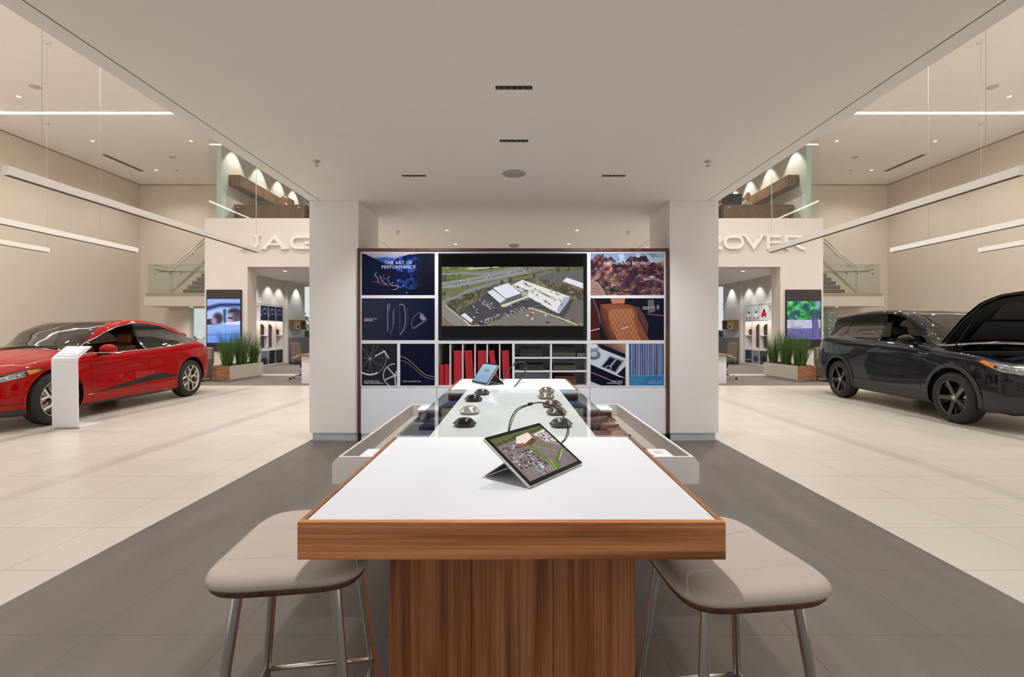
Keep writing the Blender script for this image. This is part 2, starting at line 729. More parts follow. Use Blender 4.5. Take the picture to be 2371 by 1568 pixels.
# low ceiling (soffit) over the aisle
so = MB()
so.box(-SX_, SX_, -6, YB, CZ, CZ + .42)
struct('ceiling_low', so, 'ceil')
gv = MB()
for s in (-1, 1):
    gv.box(s * 2.356, s * 2.362, -6, YF, CZ - .0015, CZ + .01)
    gv.box(s * 2.356, s * 2.362, YF + 1.0, YB, CZ - .0015, CZ + .01)
struct('trim_soffit_groove', gv, mat('groove_shadow', rgb(120, 104, 88), .8))

# end wall with windows low down behind the landings
WX0, WX1 = (VX - 438) * YW / F, 10.6
ew = MB()
for s in (-1, 1):
    ew.box(s * WX0, s * XW, YW, YW + .3, 0, HH)
    ew.box(s * 10.05, s * WX0, YW, YW + .3, 2.36, HH)
    ew.box(s * 10.05, s * WX0, YW, YW + .3, 0, .12)
struct('wall_back', ew, M['hall'])
k = 0
for s in (-1, 1):
    k += 1
    w = MB()
    w.box(s * 11.4, s * 11.44, YW + .1, YW + .16, .12, 2.36)
    w.box(s * 11.4, s * WX0, YW + .1, YW + .16, .12, .17)
    w.box(s * 11.4, s * WX0, YW + .1, YW + .16, 2.31, 2.36)
    w.box(s * 12.6, s * 12.64, YW + .1, YW + .16, .12, 2.36)
    o = struct('window_%d' % k, w, 'alu')
    MB().box(s * 10.3, s * WX0, YW + .12, YW + .13, .12, 2.36).build('window_glass', 'glass', o)

# columns
for s, nm in ((-1, 'left'), (1, 'right')):
    c = MB()
    c.box(s * 1.893, s * SX_, YF, 6.627, .093, CZ, .004)
    c.box(s * 1.905, s * 2.455, YF + .012, 6.61, 0, .094, mi=1)
    o = struct('column_' + nm, c, [M['white'], mat('skirting_paint', rgb(190, 192, 200), .5)])

# wall blocks with the big letters and the openings
BX, OX = (VX - 474) * YB / F, (VX - 573) * YB / F
BZ, OZ = HC + (VY - 505.5) * YB / F, HC + (VY - 618) * YB / F
YB2 = YB + .50
for s, nm in ((-1, 'left'), (1, 'right')):
    b = MB()
    b.box(s * OX, s * BX, YB, YB2, 0, BZ)
    b.box(s * .6, s * OX, YB, YB2, OZ, BZ)
    b.box(s * (BX - .18), s * BX, YB2, 16.9, 0, BZ)
    b.box(s * BX, s * 10.5, 16.72, 16.9, 0, BZ)
    b.box(s * 10.3, s * 10.5, 16.9, YW, 0, BZ)
    struct('wall_brand_' + nm, b, 'brand')
struct('wall_middle', MB().box(-.6, .6, YB, YB2, 0, BZ), 'brand')
struct('ceiling_office', MB().box(-9.1, 9.1, YB2, 16.9, 3.45, 3.55).box(-9.9, 9.9, 16.9, 22.5, 3.45, 3.55), 'white')
struct('floor_upper', MB().box(-BX + .19, BX - .19, YB2 + .001, YW + .2, 4.45, BZ - .02), 'cgrey')

# lower office behind the openings
XI = 9.70
for s, nm in ((-1, 'left'), (1, 'right')):
    wz = MB()
    wz.box(s * XI, s * (XI + .12), 16.9, 20.1, 2.40, 3.45)
    wz.box(s * XI, s * (XI + .12), 19.93, 20.1, 0, 2.40)
    wz.box(s * (XI + .4), s * (XI + .5), 16.9, 20.1, 0, 2.4)
    struct('wall_office_' + nm, wz, 'cool')
    wz = MB()
    wz.box(s * (XI - .12), s * (XI + .1), 20.1005, 21.75, 0, 3.45)
    struct('wall_niche_' + nm, wz, 'cool')
wb = MB()
wb.box(-8.6, 8.6, 22.3, 22.5, 3.05, 3.45)
wb.box(-9.6, 9.6, 22.3, 22.5, 0, .1)
for x in range(-9, 10, 2):
    wb.box(x * 1.0 - .04, x * 1.0 + .04, 22.3, 22.5, .1, 3.05)
struct('window_3', wb, 'alu')
struct('window_4', MB().box(-9.6, 9.6, 22.39, 22.4, .1, 3.05), 'glass')

# upper office shell
YG = YB + .06
XG = (VX - 484) * YG / F
XO = (VX - 525) * (YG + .35) / F
for s, nm in ((-1, 'left'), (1, 'right')):
    u = MB()
    u.box(s * XO, s * (XO + .14), YG + .3, YW + .2, BZ - .02, HH)
    struct('wall_upper_' + nm, u, mat('upper_wall_paint_' + nm, rgb(196, 190, 180), .8))
    struct('trim_glass_end_' + nm, MB().box(s * (XO - .01), s * (XO + .13), YG + .06, YG + .3, BZ - .02, HH), 'frost')
    struct('window_upper_' + nm, MB().box(s * 2.5, s * XG, YG, YG + .014, BZ - .02, HH), 'glassg')
    j = MB()
    for px in (593,):
        x = (VX - px) * YG / F
        j.box(s * (x - .006), s * (x + .006), YG - .004, YG - .0005, BZ, HH)
    struct('trim_glass_joint_' + nm, j, M['frost'])
struct('wall_upper_back', MB().box(-XO, XO, YW + .2, YW + .4, BZ - .02, HH), M['cool'])

# landing, stairs and railings
YL = 18.43


def landing(s, nm):
    xo = (VX - 339) * YL / F
    xf = (VX - 333) * YL / F
    l = MB()
    l.box(s * 9.9, s * xf, YL, YW, 2.318, 2.69)
    l.box(s * 9.9, s * (xf - .05), YL + .03, YW, 2.69, 2.83, mi=1)
    struct('landing_' + nm, l, [M['brand'], M['tan']])
    t = thing('glass_railing', 'glass balustrade with steel handrail along the landing front, over the ' + ('black car' if s > 0 else 'red car'), 'railing', (s * 12.5, YL, 2.83), 0)
    y = YL + .06
    for (px0, px1) in ((339, 391), (391.6, 424), (424.6, 474), (474.6, 520)):
        MB().box(s * (VX - px0) * YL / F, s * (VX - px1) * YL / F, y, y + .012, 2.835, 3.93).build('glass_panel', 'glassg', t, world=True)
    MB().box(s * xo, s * 9.9, y - .006, y + .018, 3.925, 3.945).build('top_rail', 'steel', t, world=True)
    z = 3.67
    h = MB()
    h.tube([(s * (xo - .35), y + .08, z), (s * 9.9, y + .08, z)], .022)
    h.build('handrail', 'steel', t, world=True)
    for px in (353, 389, 414, 440):
        x = s * (VX - px) * YL / F
        MB().tube([(x, y + .01, z - .13), (x, y + .07, z - .12), (x, y + .08, z - .02)], .02).build('bracket', 'steel', t, world=True)
    # left end return
    MB().box(s * (xo - .012), s * xo, y + .02, YW - .02, 2.835, 3.93).build('end_glass', 'glassg', t, world=True)
    # stair flight behind
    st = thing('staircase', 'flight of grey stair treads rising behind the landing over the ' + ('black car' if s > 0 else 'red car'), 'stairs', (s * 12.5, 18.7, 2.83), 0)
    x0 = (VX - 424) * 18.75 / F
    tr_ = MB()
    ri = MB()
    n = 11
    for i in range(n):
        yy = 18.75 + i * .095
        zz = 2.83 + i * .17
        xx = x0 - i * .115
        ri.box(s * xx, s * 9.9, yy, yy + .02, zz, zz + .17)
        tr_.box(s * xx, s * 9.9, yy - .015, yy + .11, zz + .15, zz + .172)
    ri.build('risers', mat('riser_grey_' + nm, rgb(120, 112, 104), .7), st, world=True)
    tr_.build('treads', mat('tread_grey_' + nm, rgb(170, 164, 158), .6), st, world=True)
    sb = MB()
    a = Vector((s * (x0 + .50), 18.72, 2.83))
    d = Vector((-s * .115 * n, .095 * n, .17 * n))
    b2 = a + d
    up = Vector((0, 0, .30))
    rt = Vector((-s * .10, 0, 0))
    for q in ((a, b2, b2 + up * .55, a + Vector((0, 0, .02))),):
        v = [p for p in q]
        w_ = [p + rt for p in q]
        sb.quad(*v)
        sb.quad(*w_[::-1])
        for i in range(4):
            sb.quad(v[i], v[(i + 1) % 4], w_[(i + 1) % 4], w_[i])
    sb.build('stringer', 'steel', st, world=True, recalc=True)
    g = MB()
    u2 = Vector((0, 0, 1.0))
    o2 = Vector((0, .02, 0))
    e = a + d * 1.2
    g.quad(a, e, e + u2, a + u2)
    g.quad(a + o2, a + u2 + o2, e + u2 + o2, e + o2)
    g.build('stair_glass', 'glassg', st, world=True)
    r = MB()
    r.tube([a + u2 + Vector((s * .62, .0, .12)), a + u2, e + u2], .016)
    r.build('glass_cap', 'steel', st, world=True)
    r = MB()
    off = Vector((-s * .05, -.06, -.16))
    r.tube([a + u2 + off + Vector((s * .62, 0, .12)), a + u2 + off, e + u2 + off], .02)
    r.build('handrail', 'steel', st, world=True)
    for f in (.18, .45, .75):
        p = a + d * f + u2 + off
        MB().tube([p + Vector((0, .06, -.08)), p + Vector((0, 0, -.08)), p], .016).build('bracket', 'steel', st, world=True)


for s_, nm_ in ((-1, 'red'), (1, 'black')):
    for k_, x_ in enumerate((12.9, 11.6)):
        spot('landing_fill_light', (s_ * x_, 19.0, 2.30), 70, 140, .6, .06, WARM)  # unseen lamps and fittings added to brighten the wall under the landing
        t = thing('ceiling_downlight', 'small round downlight added under the stair landing behind the %s car, %s' % (nm_, ('nearer the side wall', 'nearer the office')[k_]), 'ceiling light', (s_ * x_, 19.0, 2.317))
        MB().lathe([(.06, 0), (.075, 0), (.075, -.01), (.06, -.01)], 20, cap=False).build('trim_ring', 'pend', t)
        MB().lathe([(0, -.004), (.06, -.004)], 20).build('lens', 'lamp', t)

landing(-1, 'left')
landing(1, 'right')

# ------------------------------------------------------------------ raised letters
def stroke(mb, pts, w, y0, y1, closed=False, ext=True):
    """thick polyline in the xz plane"""
    n = len(pts)
    pts = [Vector((p[0], p[1])) for p in pts]
    L, R = [], []
    for i in range(n):
        if closed:
            a, b, c = pts[i - 1], pts[i], pts[(i + 1) % n]
            d1, d2 = (b - a).normalized(), (c - b).normalized()
        else:
            b = pts[i]
            d1 = (pts[i] - pts[i - 1]).normalized() if i else (pts[1] - pts[0]).normalized()
            d2 = (pts[i + 1] - pts[i]).normalized() if i < n - 1 else d1
        nn = Vector((-(d1.y + d2.y), d1.x + d2.x))
        if nn.length < 1e-6:
            nn = Vector((-d1.y, d1.x))
        nn.normalize()
        k = w / 2 / max(.35, nn.dot(Vector((-d1.y, d1.x))))
        L.append(b + nn * k)
        R.append(b - nn * k)
    m = n if closed else n - 1
    for i in range(m):
        j = (i + 1) % n
        mb.prism([L[i], L[j], R[j], R[i]], y0, y1, 'y')


def rr(cx, cz, hw, hh, r, n=6):
    pts = []
    for (sx, sz, a0) in ((1, 1, 0), (-1, 1, 90), (-1, -1, 180), (1, -1, 270)):
        for k in range(n + 1):
            a = math.radians(a0 + 90 * k / n)
            pts.append((cx + sx * (hw - r) + r * math.cos(a), cz + sz * (hh - r) + r * math.sin(a)))
    return pts


def letter(ch, x0, x1, z0, z1, parent):
    y0, y1 = YB - .07, YB - .001
    w = .085
    h = w / 2
    mb = MB()
    xa, xb, za, zb = x0 + h, x1 - h, z0 + h, z1 - h
    xm, zm = (x0 + x1) / 2, (z0 + z1) / 2
    serif = lambda x, z, l: mb.box(x - l, x + l, y0 + .004, y1, z - .016, z + .016)
    if ch == 'O':
        stroke(mb, rr(xm, zm, (xb - xa) / 2, (zb - za) / 2, .15), w, y0, y1, True)
    elif ch in 'CG':
        p = rr(xm, zm, (xb - xa) / 2, (zb - za) / 2, .15)
        q = [(xb + h, zb)] + p[7:21] + [(xb + (0 if ch == 'G' else h), za)]
        if ch == 'G':
            q += [(xb, zm - .02), (xb - .22, zm - .02)]
        stroke(mb, q, w, y0, y1)
    elif ch == 'A':
        stroke(mb, [(xa + .05, z0), (xm, zb), (xb - .05, z0)], w, y0, y1)
        mb.box(xa + .22, xb - .22, y0 + .004, y1, z0 + .11, z0 + .17)
        serif(xa + .05, z0 + .016, .10)
        serif(xb - .05, z0 + .016, .12)
    elif ch == 'J':
        stroke(mb, [(xb, z1), (xb, za + .12), (xb - .04, za + .04), (xb - .12, za), (xa - h, za)], w, y0, y1)
        serif(xb, z1 - .016, .1)
    elif ch == 'U':
        stroke(mb, [(xa, z1), (xa, za + .12), (xa + .04, za + .04), (xa + .12, za), (xb - .12, za), (xb - .04, za + .04), (xb, za + .12), (xb, z1)], w, y0, y1)
        serif(xa, z1 - .016, .1)
        serif(xb, z1 - .016, .1)
    elif ch == 'V':
        stroke(mb, [(xa + .02, z1), (xm, za), (xb - .02, z1)], w, y0, y1)
        serif(xa + .02, z1 - .016, .1)
        serif(xb - .02, z1 - .016, .1)
    elif ch == 'E':
        mb.box(x0, x0 + w, y0, y1, z0, z1)
        for z in (z0, zm - h * .8, z1 - w * .8):
            mb.box(x0 + w, x1 - .03, y0, y1, z, z + w * .8)
    elif ch in 'RP':
        mb.box(x0, x0 + w, y0, y1, z0, z1)
        stroke(mb, [(x0 + w, zb), (xb - .1, zb), (xb - .02, zb - .04), (xb - .02, zm + .04), (xb - .1, zm - .02), (x0 + w, zm - .02)], w * .8, y0, y1)
        stroke(mb, [(xm - .04, zm - .02), (xb - .08, za), (xb + h, z0 + .02)], w, y0 + .004, y1)
        serif(x0 + h, z0 + .016, .09)
    elif ch == 'L':
        mb.box(x0, x0 + w, y0, y1, z0, z1)
        mb.box(x0 + w, x1, y0, y1, z0, z0 + w * .8)
    elif ch == 'N':
        stroke(mb, [(xa, z0), (xa, zb), (xb, za), (xb, z1)], w, y0, y1)
    elif ch == 'D':
        mb.box(x0, x0 + w, y0, y1, z0, z1)
        stroke(mb, [(x0 + w, zb), (xb - .14, zb), (xb, zb - .14), (xb, za + .14), (xb - .14, za), (x0 + w, za)], w * .9, y0, y1)
    mb.build('letter', 'pend', parent, world=True)


lz0, lz1 = P(0, 577.5, YB).z, P(0, 545.5, YB).z
lx = lambda px: (px - VX) * YB / F
t = thing('wall_lettering', 'raised white wordmark starting with J, A, G high on the wall, partly behind the column', 'sign', (lx(640), YB, lz0))
for ch, a, b in (('J', 560, 601), ('A', 606, 668), ('G', 674, 728), ('U', 738, 792), ('A', 800, 862), ('R', 870, 918)):
    letter(ch, lx(a), lx(b), lz0, lz1, t)
t = thing('wall_lettering', 'raised white wordmark ending in OVER high on the wall, partly behind the column', 'sign', (lx(1700), YB, lz0))
for ch, a, b in (('L', 1380, 1420), ('A', 1425, 1480), ('N', 1486, 1530), ('D', 1538, 1588), ('R', 1622, 1670), ('O', 1674, 1720), ('V', 1719, 1768), ('E', 1773, 1808), ('R', 1815, 1861)):
    letter(ch, lx(a), lx(b), lz0, lz1, t)

# ------------------------------------------------------------------ ceiling fittings
dl = None
seen = set()


def downlight(x, y, z, label, r=.056, group='round ceiling downlights', key='r'):
    t = thing('ceiling_downlight', label, 'ceiling light', (x, y, z), 0, group)
    global dl
    if dl is None:
        a = MB().lathe([(r * .8, 0), (r, 0), (r, -.006), (r * .8, -.006)], 20, cap=False).build('trim_ring', 'pend')
        b = MB().lathe([(0, -.003), (r * .8, -.003)], 20).build('lens', 'lamp')
        dl = (a.data, b.data)
        bpy.data.objects.remove(a)
        bpy.data.objects.remove(b)
    for nm, me in zip(('trim_ring', 'lens'), dl):
        o = bpy.data.objects.new(nm, me)
        COL.objects.link(o)
        o.parent = t
    if z < HH - 1:
        t.scale = (.6, .6, 1)
    return t


for (x, y) in HALL_LAMPS:
    downlight(x, y, HH, 'small round downlight in the high ceiling over the red car side', group='downlights over the red car')
    downlight(-x, y, HH, 'small round downlight in the high ceiling over the black car side', group='downlights over the black car')
BACK = [(1035, 533), (1336, 533)]
for px, py in BACK:
    y = F * (CZ - HC) / (VY - py)
    x = (px - VX) * y / F
    downlight(x, y, CZ, 'round downlight in the low ceiling just behind the shelf wall', group='front pair of downlights behind the shelf wall')
    spot('soffit_light', (x, y, CZ - .02), 95, 130, .5, .06, (1, .93, .84))
for px, py in ((1055, 565), (1317, 565)):
    y = F * (CZ - HC) / (VY - py)
    x = (px - VX) * y / F
    downlight(x, y, CZ, 'round downlight in the low ceiling, low above the shelf wall top', group='rear pair of downlights behind the shelf wall')
    spot('soffit_light', (x, y, CZ - .02), 95, 130, .5, .06, (1, .93, .84))
for x in (-1.5, 1.5):
    spot('soffit_light', (x, 11.5, CZ - .02), 140, 150, .5, .06, (1, .93, .84))  # unseen pair without fittings, added to brighten the rear of the soffit

for i, (x, y) in enumerate(SLOTS):
    w = .12
    lab = ['black slot downlight over the middle of the table, nearer one of two', 'black slot downlight over the middle of the table, farther one of two',
           'black slot downlight over the red car side', 'black slot downlight above the canyon poster column'][i]
    if i == 2:
        lab = 'black slot downlight above the blue mountain poster column'
    t = thing('slot_downlight', lab, 'ceiling light', (x, y, CZ))
    MB().box(-w, w, -.022, .022, -.002, .01).build('housing', 'gap', t)
    c = MB()
    for k in range(6):
        c.lathe([(.012, -.0035), (.014, -.0035), (.014, -.002), (.012, -.002)], 10, c=(-w + .02 + k * .04, 0, 0))
    c.build('lens', mat('slot_cell', rgb(70, 66, 62), .3), t)

y = F * (CZ - HC) / (VY - 402)
t = thing('ceiling_speaker', 'round flush speaker grille in the low ceiling over the table', 'speaker', (0, y, CZ))
MB().lathe([(0, -.006), (.115, -.006), (.12, -.003), (.12, 0)], 32).build('grille', mat('grille_grey', rgb(176, 172, 176), .7), t)
t = thing('ceiling_speaker', 'grey round cover with small prongs in the low ceiling just above the shelf wall top', 'speaker', (0, F * (CZ - HC) / (VY - 567), CZ))
MB().lathe([(0, -.05), (.06, -.05), (.09, -.02), (.1, 0)], 24).build('cover', mat('detector_grey', rgb(170, 160, 150), .6), t)

for (px, py, lab) in ((733, 373, 'small sprinkler head in the low ceiling near the column beside the red car'), (1640, 373, 'small sprinkler head in the low ceiling near the column beside the black car'),
                      (921, 536, 'sprinkler head in the low ceiling above the mountain poster'), (1454, 536, 'sprinkler head in the low ceiling above the canyon poster')):
    yy = F * (CZ - HC) / (VY - py)
    t = thing('sprinkler', lab, 'sprinkler', ((px - VX) * yy / F, yy, CZ))
    MB().lathe([(.03, 0), (.034, -.004), (.012, -.008), (.006, -.03), (.004, -.04)], 12).build('head', 'steel', t)
    MB().lathe([(0, -.043), (.022, -.043), (.022, -.046), (0, -.046)], 12).build('deflector', 'steel', t)

for s, nm in ((-1, 'red'), (1, 'black')):
    # slot vent, small fittings in the high ceiling
    a = F * (HH - HC) / (VY - 378)
    x = (VX - 287) * a / F
    t = thing('ceiling_vent', 'long dark air slot in the high ceiling above the %s car' % nm, 'vent', (s * x, a, HH))
    MB().box(-.07, .07, -.85, .85, -.012, 0).build('slot', mat('vent_dark_' + nm, rgb(120, 104, 88), .7), t)
    for px, py, r in ((82, 201, .125), (400, 364, .095), (410, 394, .05), (110, 287, .05)):
        a = F * (HH - HC) / (VY - py)
        t = thing('ceiling_speaker' if r > .06 else 'smoke_detector', ('%s grey disc in the high ceiling over the %s car' % ({.125: 'large', .095: 'medium'}[r], nm)) if r > .06 else
                  ('tiny grey detector in the high ceiling, %s, over the %s car' % ('near the glass upstairs' if px > 300 else 'beside the long ceiling light', nm)),
                  'speaker' if r > .06 else 'detector', (-s * (px - VX) * a / F, a, HH))
        MB().lathe([(0, -.02), (r * .9, -.02), (r, 0)], 24).build('cover', mat('disc_grey', rgb(206, 196, 180), .7), t)
    # long light line in the ceiling: across and along
    t = thing('linear_ceiling_light', 'long glowing strip light crossing the high ceiling above the %s car' % nm, 'ceiling light', (s * 9, LY, HH))
    MB().box(s * 3.0, s * 14.6, LY - .055, LY + .055, HH - .03, HH - .001).build('lens', 'linear', t, world=True)
    MB().box(s * 2.96, s * 14.64, LY - .075, LY + .075, HH - .022, HH).build('trim_frame', 'pend', t, world=True)
    t = thing('linear_ceiling_light', 'long strip light running along the high ceiling by the side wall of the %s car' % nm, 'ceiling light', (s * 14.3, 6, HH))
    MB().box(s * 14.24, s * 14.35, -2, LY - .2, HH - .03, HH - .001).build('lens', 'linear', t, world=True)

# hanging linear lamps
LZF = F * 1.69 / 184


def pendant(s, pxend, y0, y1, label, cables, canopy=False):
    x = s * (VX - pxend) * LZF / F
    zb = HC + (VY - 585) * LZF / F
    t = thing('linear_pendant_lamp', label, 'pendant lamp', (x, y1, zb))
    MB().box(x - .035, x + .035, y0, y1, zb, zb + .095, .003).build('housing', 'pend', t, world=True)
    MB().box(x - .026, x + .026, y0 + .02, y1 - .02, zb - .006, zb).build('louvre', mat('louvre_dark', rgb(90, 78, 66), .6), t, world=True)
    MB().box(x + s * .0355, x + s * .0375, y0 + .05, y1 - .05, zb + .02, zb + .075).build('lens', 'linear', t, world=True)
    for cy in cables:
        MB().tube([(x, cy, zb + .095), (x, cy, HH)], .0022, 6).build('cable', mat('cable_grey', rgb(190, 178, 162), .6), t, world=True)
        MB().lathe([(0, -.02), (.07, -.02), (.075, 0)], 20, c=(x, cy, HH)).build('canopy', 'pend', t, world=True)


for s, nm in ((-1, 'red'), (1, 'black')):
    ye = F * 1.77 / (VY - 397) - .165
    pendant(s, 597, ye, LZF, 'long white hanging linear lamp nearest the aisle, above the %s car' % nm, (ye + .4, LZF - .05))
    pendant(s, 317 if s < 0 else 316, ye, LZF, 'white hanging linear lamp, second from the aisle, above the %s car' % nm, (ye + .4, LZF - .9))
    pendant(s, 112, ye, LZF, 'white hanging linear lamp farthest from the aisle, by the wall beyond the %s car' % nm, (ye + .4, LZF - .03))
# ------------------------------------------------------------------ the long display table
W_ = .96
HT = HC - .445 * W_                 # table top height
DT = HC - HT
Y1 = F * W_ / 989
ya, yb, yc, yd = Y1, F * DT / 244, F * DT / 134, F * DT / 109
XC = -5.5 * Y1 / F
HWD = W_ / 2
TH = .0865 * .97

table = thing('display_table', 'long walnut and white display table with glass middle and pulled-out side drawers', 'table', (XC, ya, 0))


def tb(mb, name, m, par=None, **k):
    return mb.build(name, m, par or table, world=True, **k)


def slab(y0, y1, nm, full):
    mb = MB()
    mb.box(XC - HWD + .016, XC + HWD - .016, y0 + (.012 if full else .0), y1 - (0 if full else .012), HT - .03, HT - .0006)
    tb(mb, nm, 'top')
    y0e = y0 + (.0125 if full else 0)
    tb(MB().box(XC - HWD, XC - HWD + .0125, y0e, y1, HT - TH, HT + .0004, .0015), 'side_edge', 'walnut_y')
    tb(MB().box(XC + HWD - .0125, XC + HWD, y0e, y1, HT - TH, HT + .0004, .0015), 'side_edge', 'walnut_y')
    g = MB()
    g.box(XC - HWD + .0125, XC - HWD + .016, y0 + .012, y1 - .002, HT - .02, HT - .0045)
    g.box(XC + HWD - .016, XC + HWD - .0125, y0 + .012, y1 - .002, HT - .02, HT - .0045)
    tb(g, 'shadow_gap', 'gap')
    f = MB()
    if full:
        f.box(XC - HWD, XC + HWD, y0 - .004, y0 + .0123, HT - TH, HT + .0004, .0012)
        tb(f, 'front_edge', 'walnut')
    else:
        f.box(XC - HWD + .0125, XC + HWD - .0125, y1 - .012, y1, HT - TH, HT + .0004)
        f.box(XC - HWD + .0125, XC + HWD - .0125, y0 + .0, y0 + .012, HT - TH - .06, HT - .0305)
        tb(f, 'end_edge', M['walnut_d'])
    u = MB()
    u.box(XC - HWD + .0125, XC + HWD - .0125, y0 + .012, y1 - .012, HT - TH + .005, HT - .032)
    tb(u, 'core', M['blackm'])


slab(ya, yb, 'table_top', True)
slab(yc, yd, 'table_top', False)
YP = Y1 * 1.33
pw = 284.5 * YP / F
p = MB()
for k in range(3):
    a = -pw + 2 * pw * k / 3
    p.box(XC + a + (.0008 if k else 0), XC + a + 2 * pw / 3 - (.0008 if k < 2 else 0), YP, yb - .05, 0, HT - TH)
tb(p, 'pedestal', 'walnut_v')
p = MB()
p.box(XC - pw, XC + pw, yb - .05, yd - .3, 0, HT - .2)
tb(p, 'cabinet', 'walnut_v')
# glass middle
M['glasswhite'] = mat('white_backed_glass', rgb(212, 219, 216), .06, 0, .5)
M['tabglass'] = glass('table_glass', (.9, .93, .93, 1), base=.0)
g = MB()
g.box(XC - .34, XC + .34, yb, yc, HT - .012, HT - .001)
tb(g, 'white_glass', 'glasswhite')
for s in (-1, 1):
    g = MB()
    g.box(XC + s * .34, XC + s * (HWD - .002), yb, yc, HT - .009, HT - .001)
    tb(g, 'clear_glass', 'tabglass')
    g = MB()      # dark display tray below the clear glass
    g.box(XC + s * .33, XC + s * (HWD - .002), yb, yc, HT - .10, HT - .092)
    g.box(XC + s * .325, XC + s * .335, yb, yc, HT - .10, HT - .0125)
    tb(g, 'sample_tray', M['blackm'])
g = MB()
g.box(XC - .32, XC + .32, yb, yc, HT - .2, HT - .014)
tb(g, 'core', 'blackm')
cur = MB().lathe([(.03, 0), (.03, .0)], 8)
cur.bm.free()

# samples lying in the trays (seen through the glass)
cols_l = [rgb(48, 52, 58), rgb(92, 96, 104), rgb(36, 38, 44), rgb(70, 74, 84), rgb(44, 46, 52), rgb(60, 64, 74), rgb(70, 82, 140)]
cols_r = [rgb(148, 112, 98), rgb(122, 84, 70), rgb(60, 52, 50), rgb(110, 80, 74), rgb(44, 44, 50), rgb(62, 64, 72), rgb(70, 86, 150)]
nmc = ['charcoal', 'mid grey', 'black', 'slate', 'dark grey', 'blue-grey', 'blue']
nmr = ['pinkish tan', 'brown', 'dark taupe', 'rosewood', 'black', 'slate', 'blue']
for s, cols, nms in ((-1, cols_l, nmc), (1, cols_r, nmr)):
    for i, c in enumerate(cols):
        y = yb + .07 + i * (yc - yb - .1) / 7
        t = thing('material_sample', '%s leather sample block under the clear table glass beside the %s drawer' % (nms[i], 'dark-lined' if s > 0 else 'empty'), 'sample',
                  (XC + s * .41, y + .07, HT - .0925), .12 * s, 'material samples under the glass')
        MB().box(-.062, .062, -.075, .075, .0005, .022 + .008 * (i % 3), .004).build('swatch', noisy('swatch_%s_%d' % ('ab'[s > 0], i), tuple(min(1, v * 1.8) for v in c[:3]) + (1,), .5, .1, 60), t)
        MB().box(-.05, .03, -.06, -.02, .0226 + .008 * (i % 3), .027 + .008 * (i % 3), .002).build('tab', mat('swatch_tab_%s_%d' % ('ab'[s > 0], i), tuple(min(1, v * 2.2) for v in c[:3]) + (1,), .35), t)

# pulled-out drawers
YD0 = yb + .085
zt = HC - (1058 - VY) * YD0 / F
zb_ = HC - (1121 - VY) * YD0 / F
YD1 = F * (HC - zt) / (936 - VY)
M['drawer'] = mat('drawer_white', rgb(244, 240, 237), .45)
M['drawer_in'] = mat('drawer_inside', rgb(168, 158, 148), .6)
for s in (-1, 1):
    xo = (VX - 783) * YD0 / F if s < 0 else (1607 - VX) * YD0 / F
    xe = (VX - 769) * YD0 / F if s < 0 else (1619 - VX) * YD0 / F
    xi = HWD - .03
    d = MB()
    prof = [(s * xi, zb_), (s * xe, zb_), (s * xe, zt - .025), (s * xo, zt), (s * xi, zt)]
    d.prism(prof, YD0, YD0 + .012, 'y')
    d.prism(prof, YD1 - .012, YD1, 'y')
    d.prism([(s * (xe - .03), zb_), (s * xe, zb_), (s * xe, zt - .025), (s * xo, zt), (s * (xe - .03), zt)], YD0 + .012, YD1 - .012, 'y')
    dr = tb(d, 'drawer', 'drawer')
    f = MB()
    f.box(s * xi, s * (xe - .03), YD0 + .012, YD1 - .012, zb_ + .0, zb_ + .03)
    f.box(s * (xe - .034), s * (xe - .0301), YD0 + .012, YD1 - .012, zb_ + .03, zt - .004)
    f.build('drawer_lining', 'drawer_in', dr, world=True)
    for y0, y1 in ((YD0 + .014, YD0 + .17), (YD1 - .2, YD1 - .014)):
        f = MB()
        f.box(s * xi, s * (xe - .10), y0, y1, zt - .022, zt - .008, .002)
        f.build('end_tray', 'top', dr, world=True)
    f = MB()
    f.box(s * xi, s * (xe - .12), YD1 - .24, YD1 - .202, zt - .06, zt - .02)
    f.build('brown_insert', M['walnut_d'], dr, world=True)
    f = MB()
    f.box(s * (xe - .22), s * (xe - .12), YD0 + .25, YD1 - .45, zb_ + .0305, zb_ + .055, .003)
    f.build('sample_rail', mat('rail_grey_%d' % (s > 0), rgb(120, 110, 102), .6), dr, world=True)
    if s > 0:
        for q in range(4):
            yy = YD0 + .3 + q * .3
            t = thing('sample_card', '%s card leaning in the open drawer beside the table, %s' % (('black', 'dark', 'black clip', 'silver')[q], ('near its front end', 'second from its front end', 'third from its front end', 'at its far end')[q]), 'sample', (.55, yy, zb_ + .031), .5, 'cards standing in the open drawer')
            MB().box(-.1, .1, -.004, .004, 0, .045).xform(Matrix.Rotation(.5, 4, 'X')).build('card', 'black' if q < 3 else 'alu', t)
        cv = Canvas(60, 40, (235, 235, 235))
        cv.poly([(0, 0), (34, 0), (34, 40), (0, 40)], (70, 62, 60))
        cv.blob(14, 16, 10, 8, (150, 140, 135))
        cv.poly([(24, 8), (34, 4), (34, 30), (26, 34)], (190, 180, 175))
        for q in range(6):
            cv.line([(39, 8 + q * 3), (55 - (q % 3) * 4, 8 + q * 3)], .8, (150, 150, 150))
        t = thing('printed_card', 'printed picture card lying on the drawer end tray', 'card', (.6, YD0 + .02, zt - .0075))
        cv.mesh('card', -.10, .09, 0, .14, M['print'], t, mtx=Matrix.Rotation(-PI / 2, 4, 'X'))
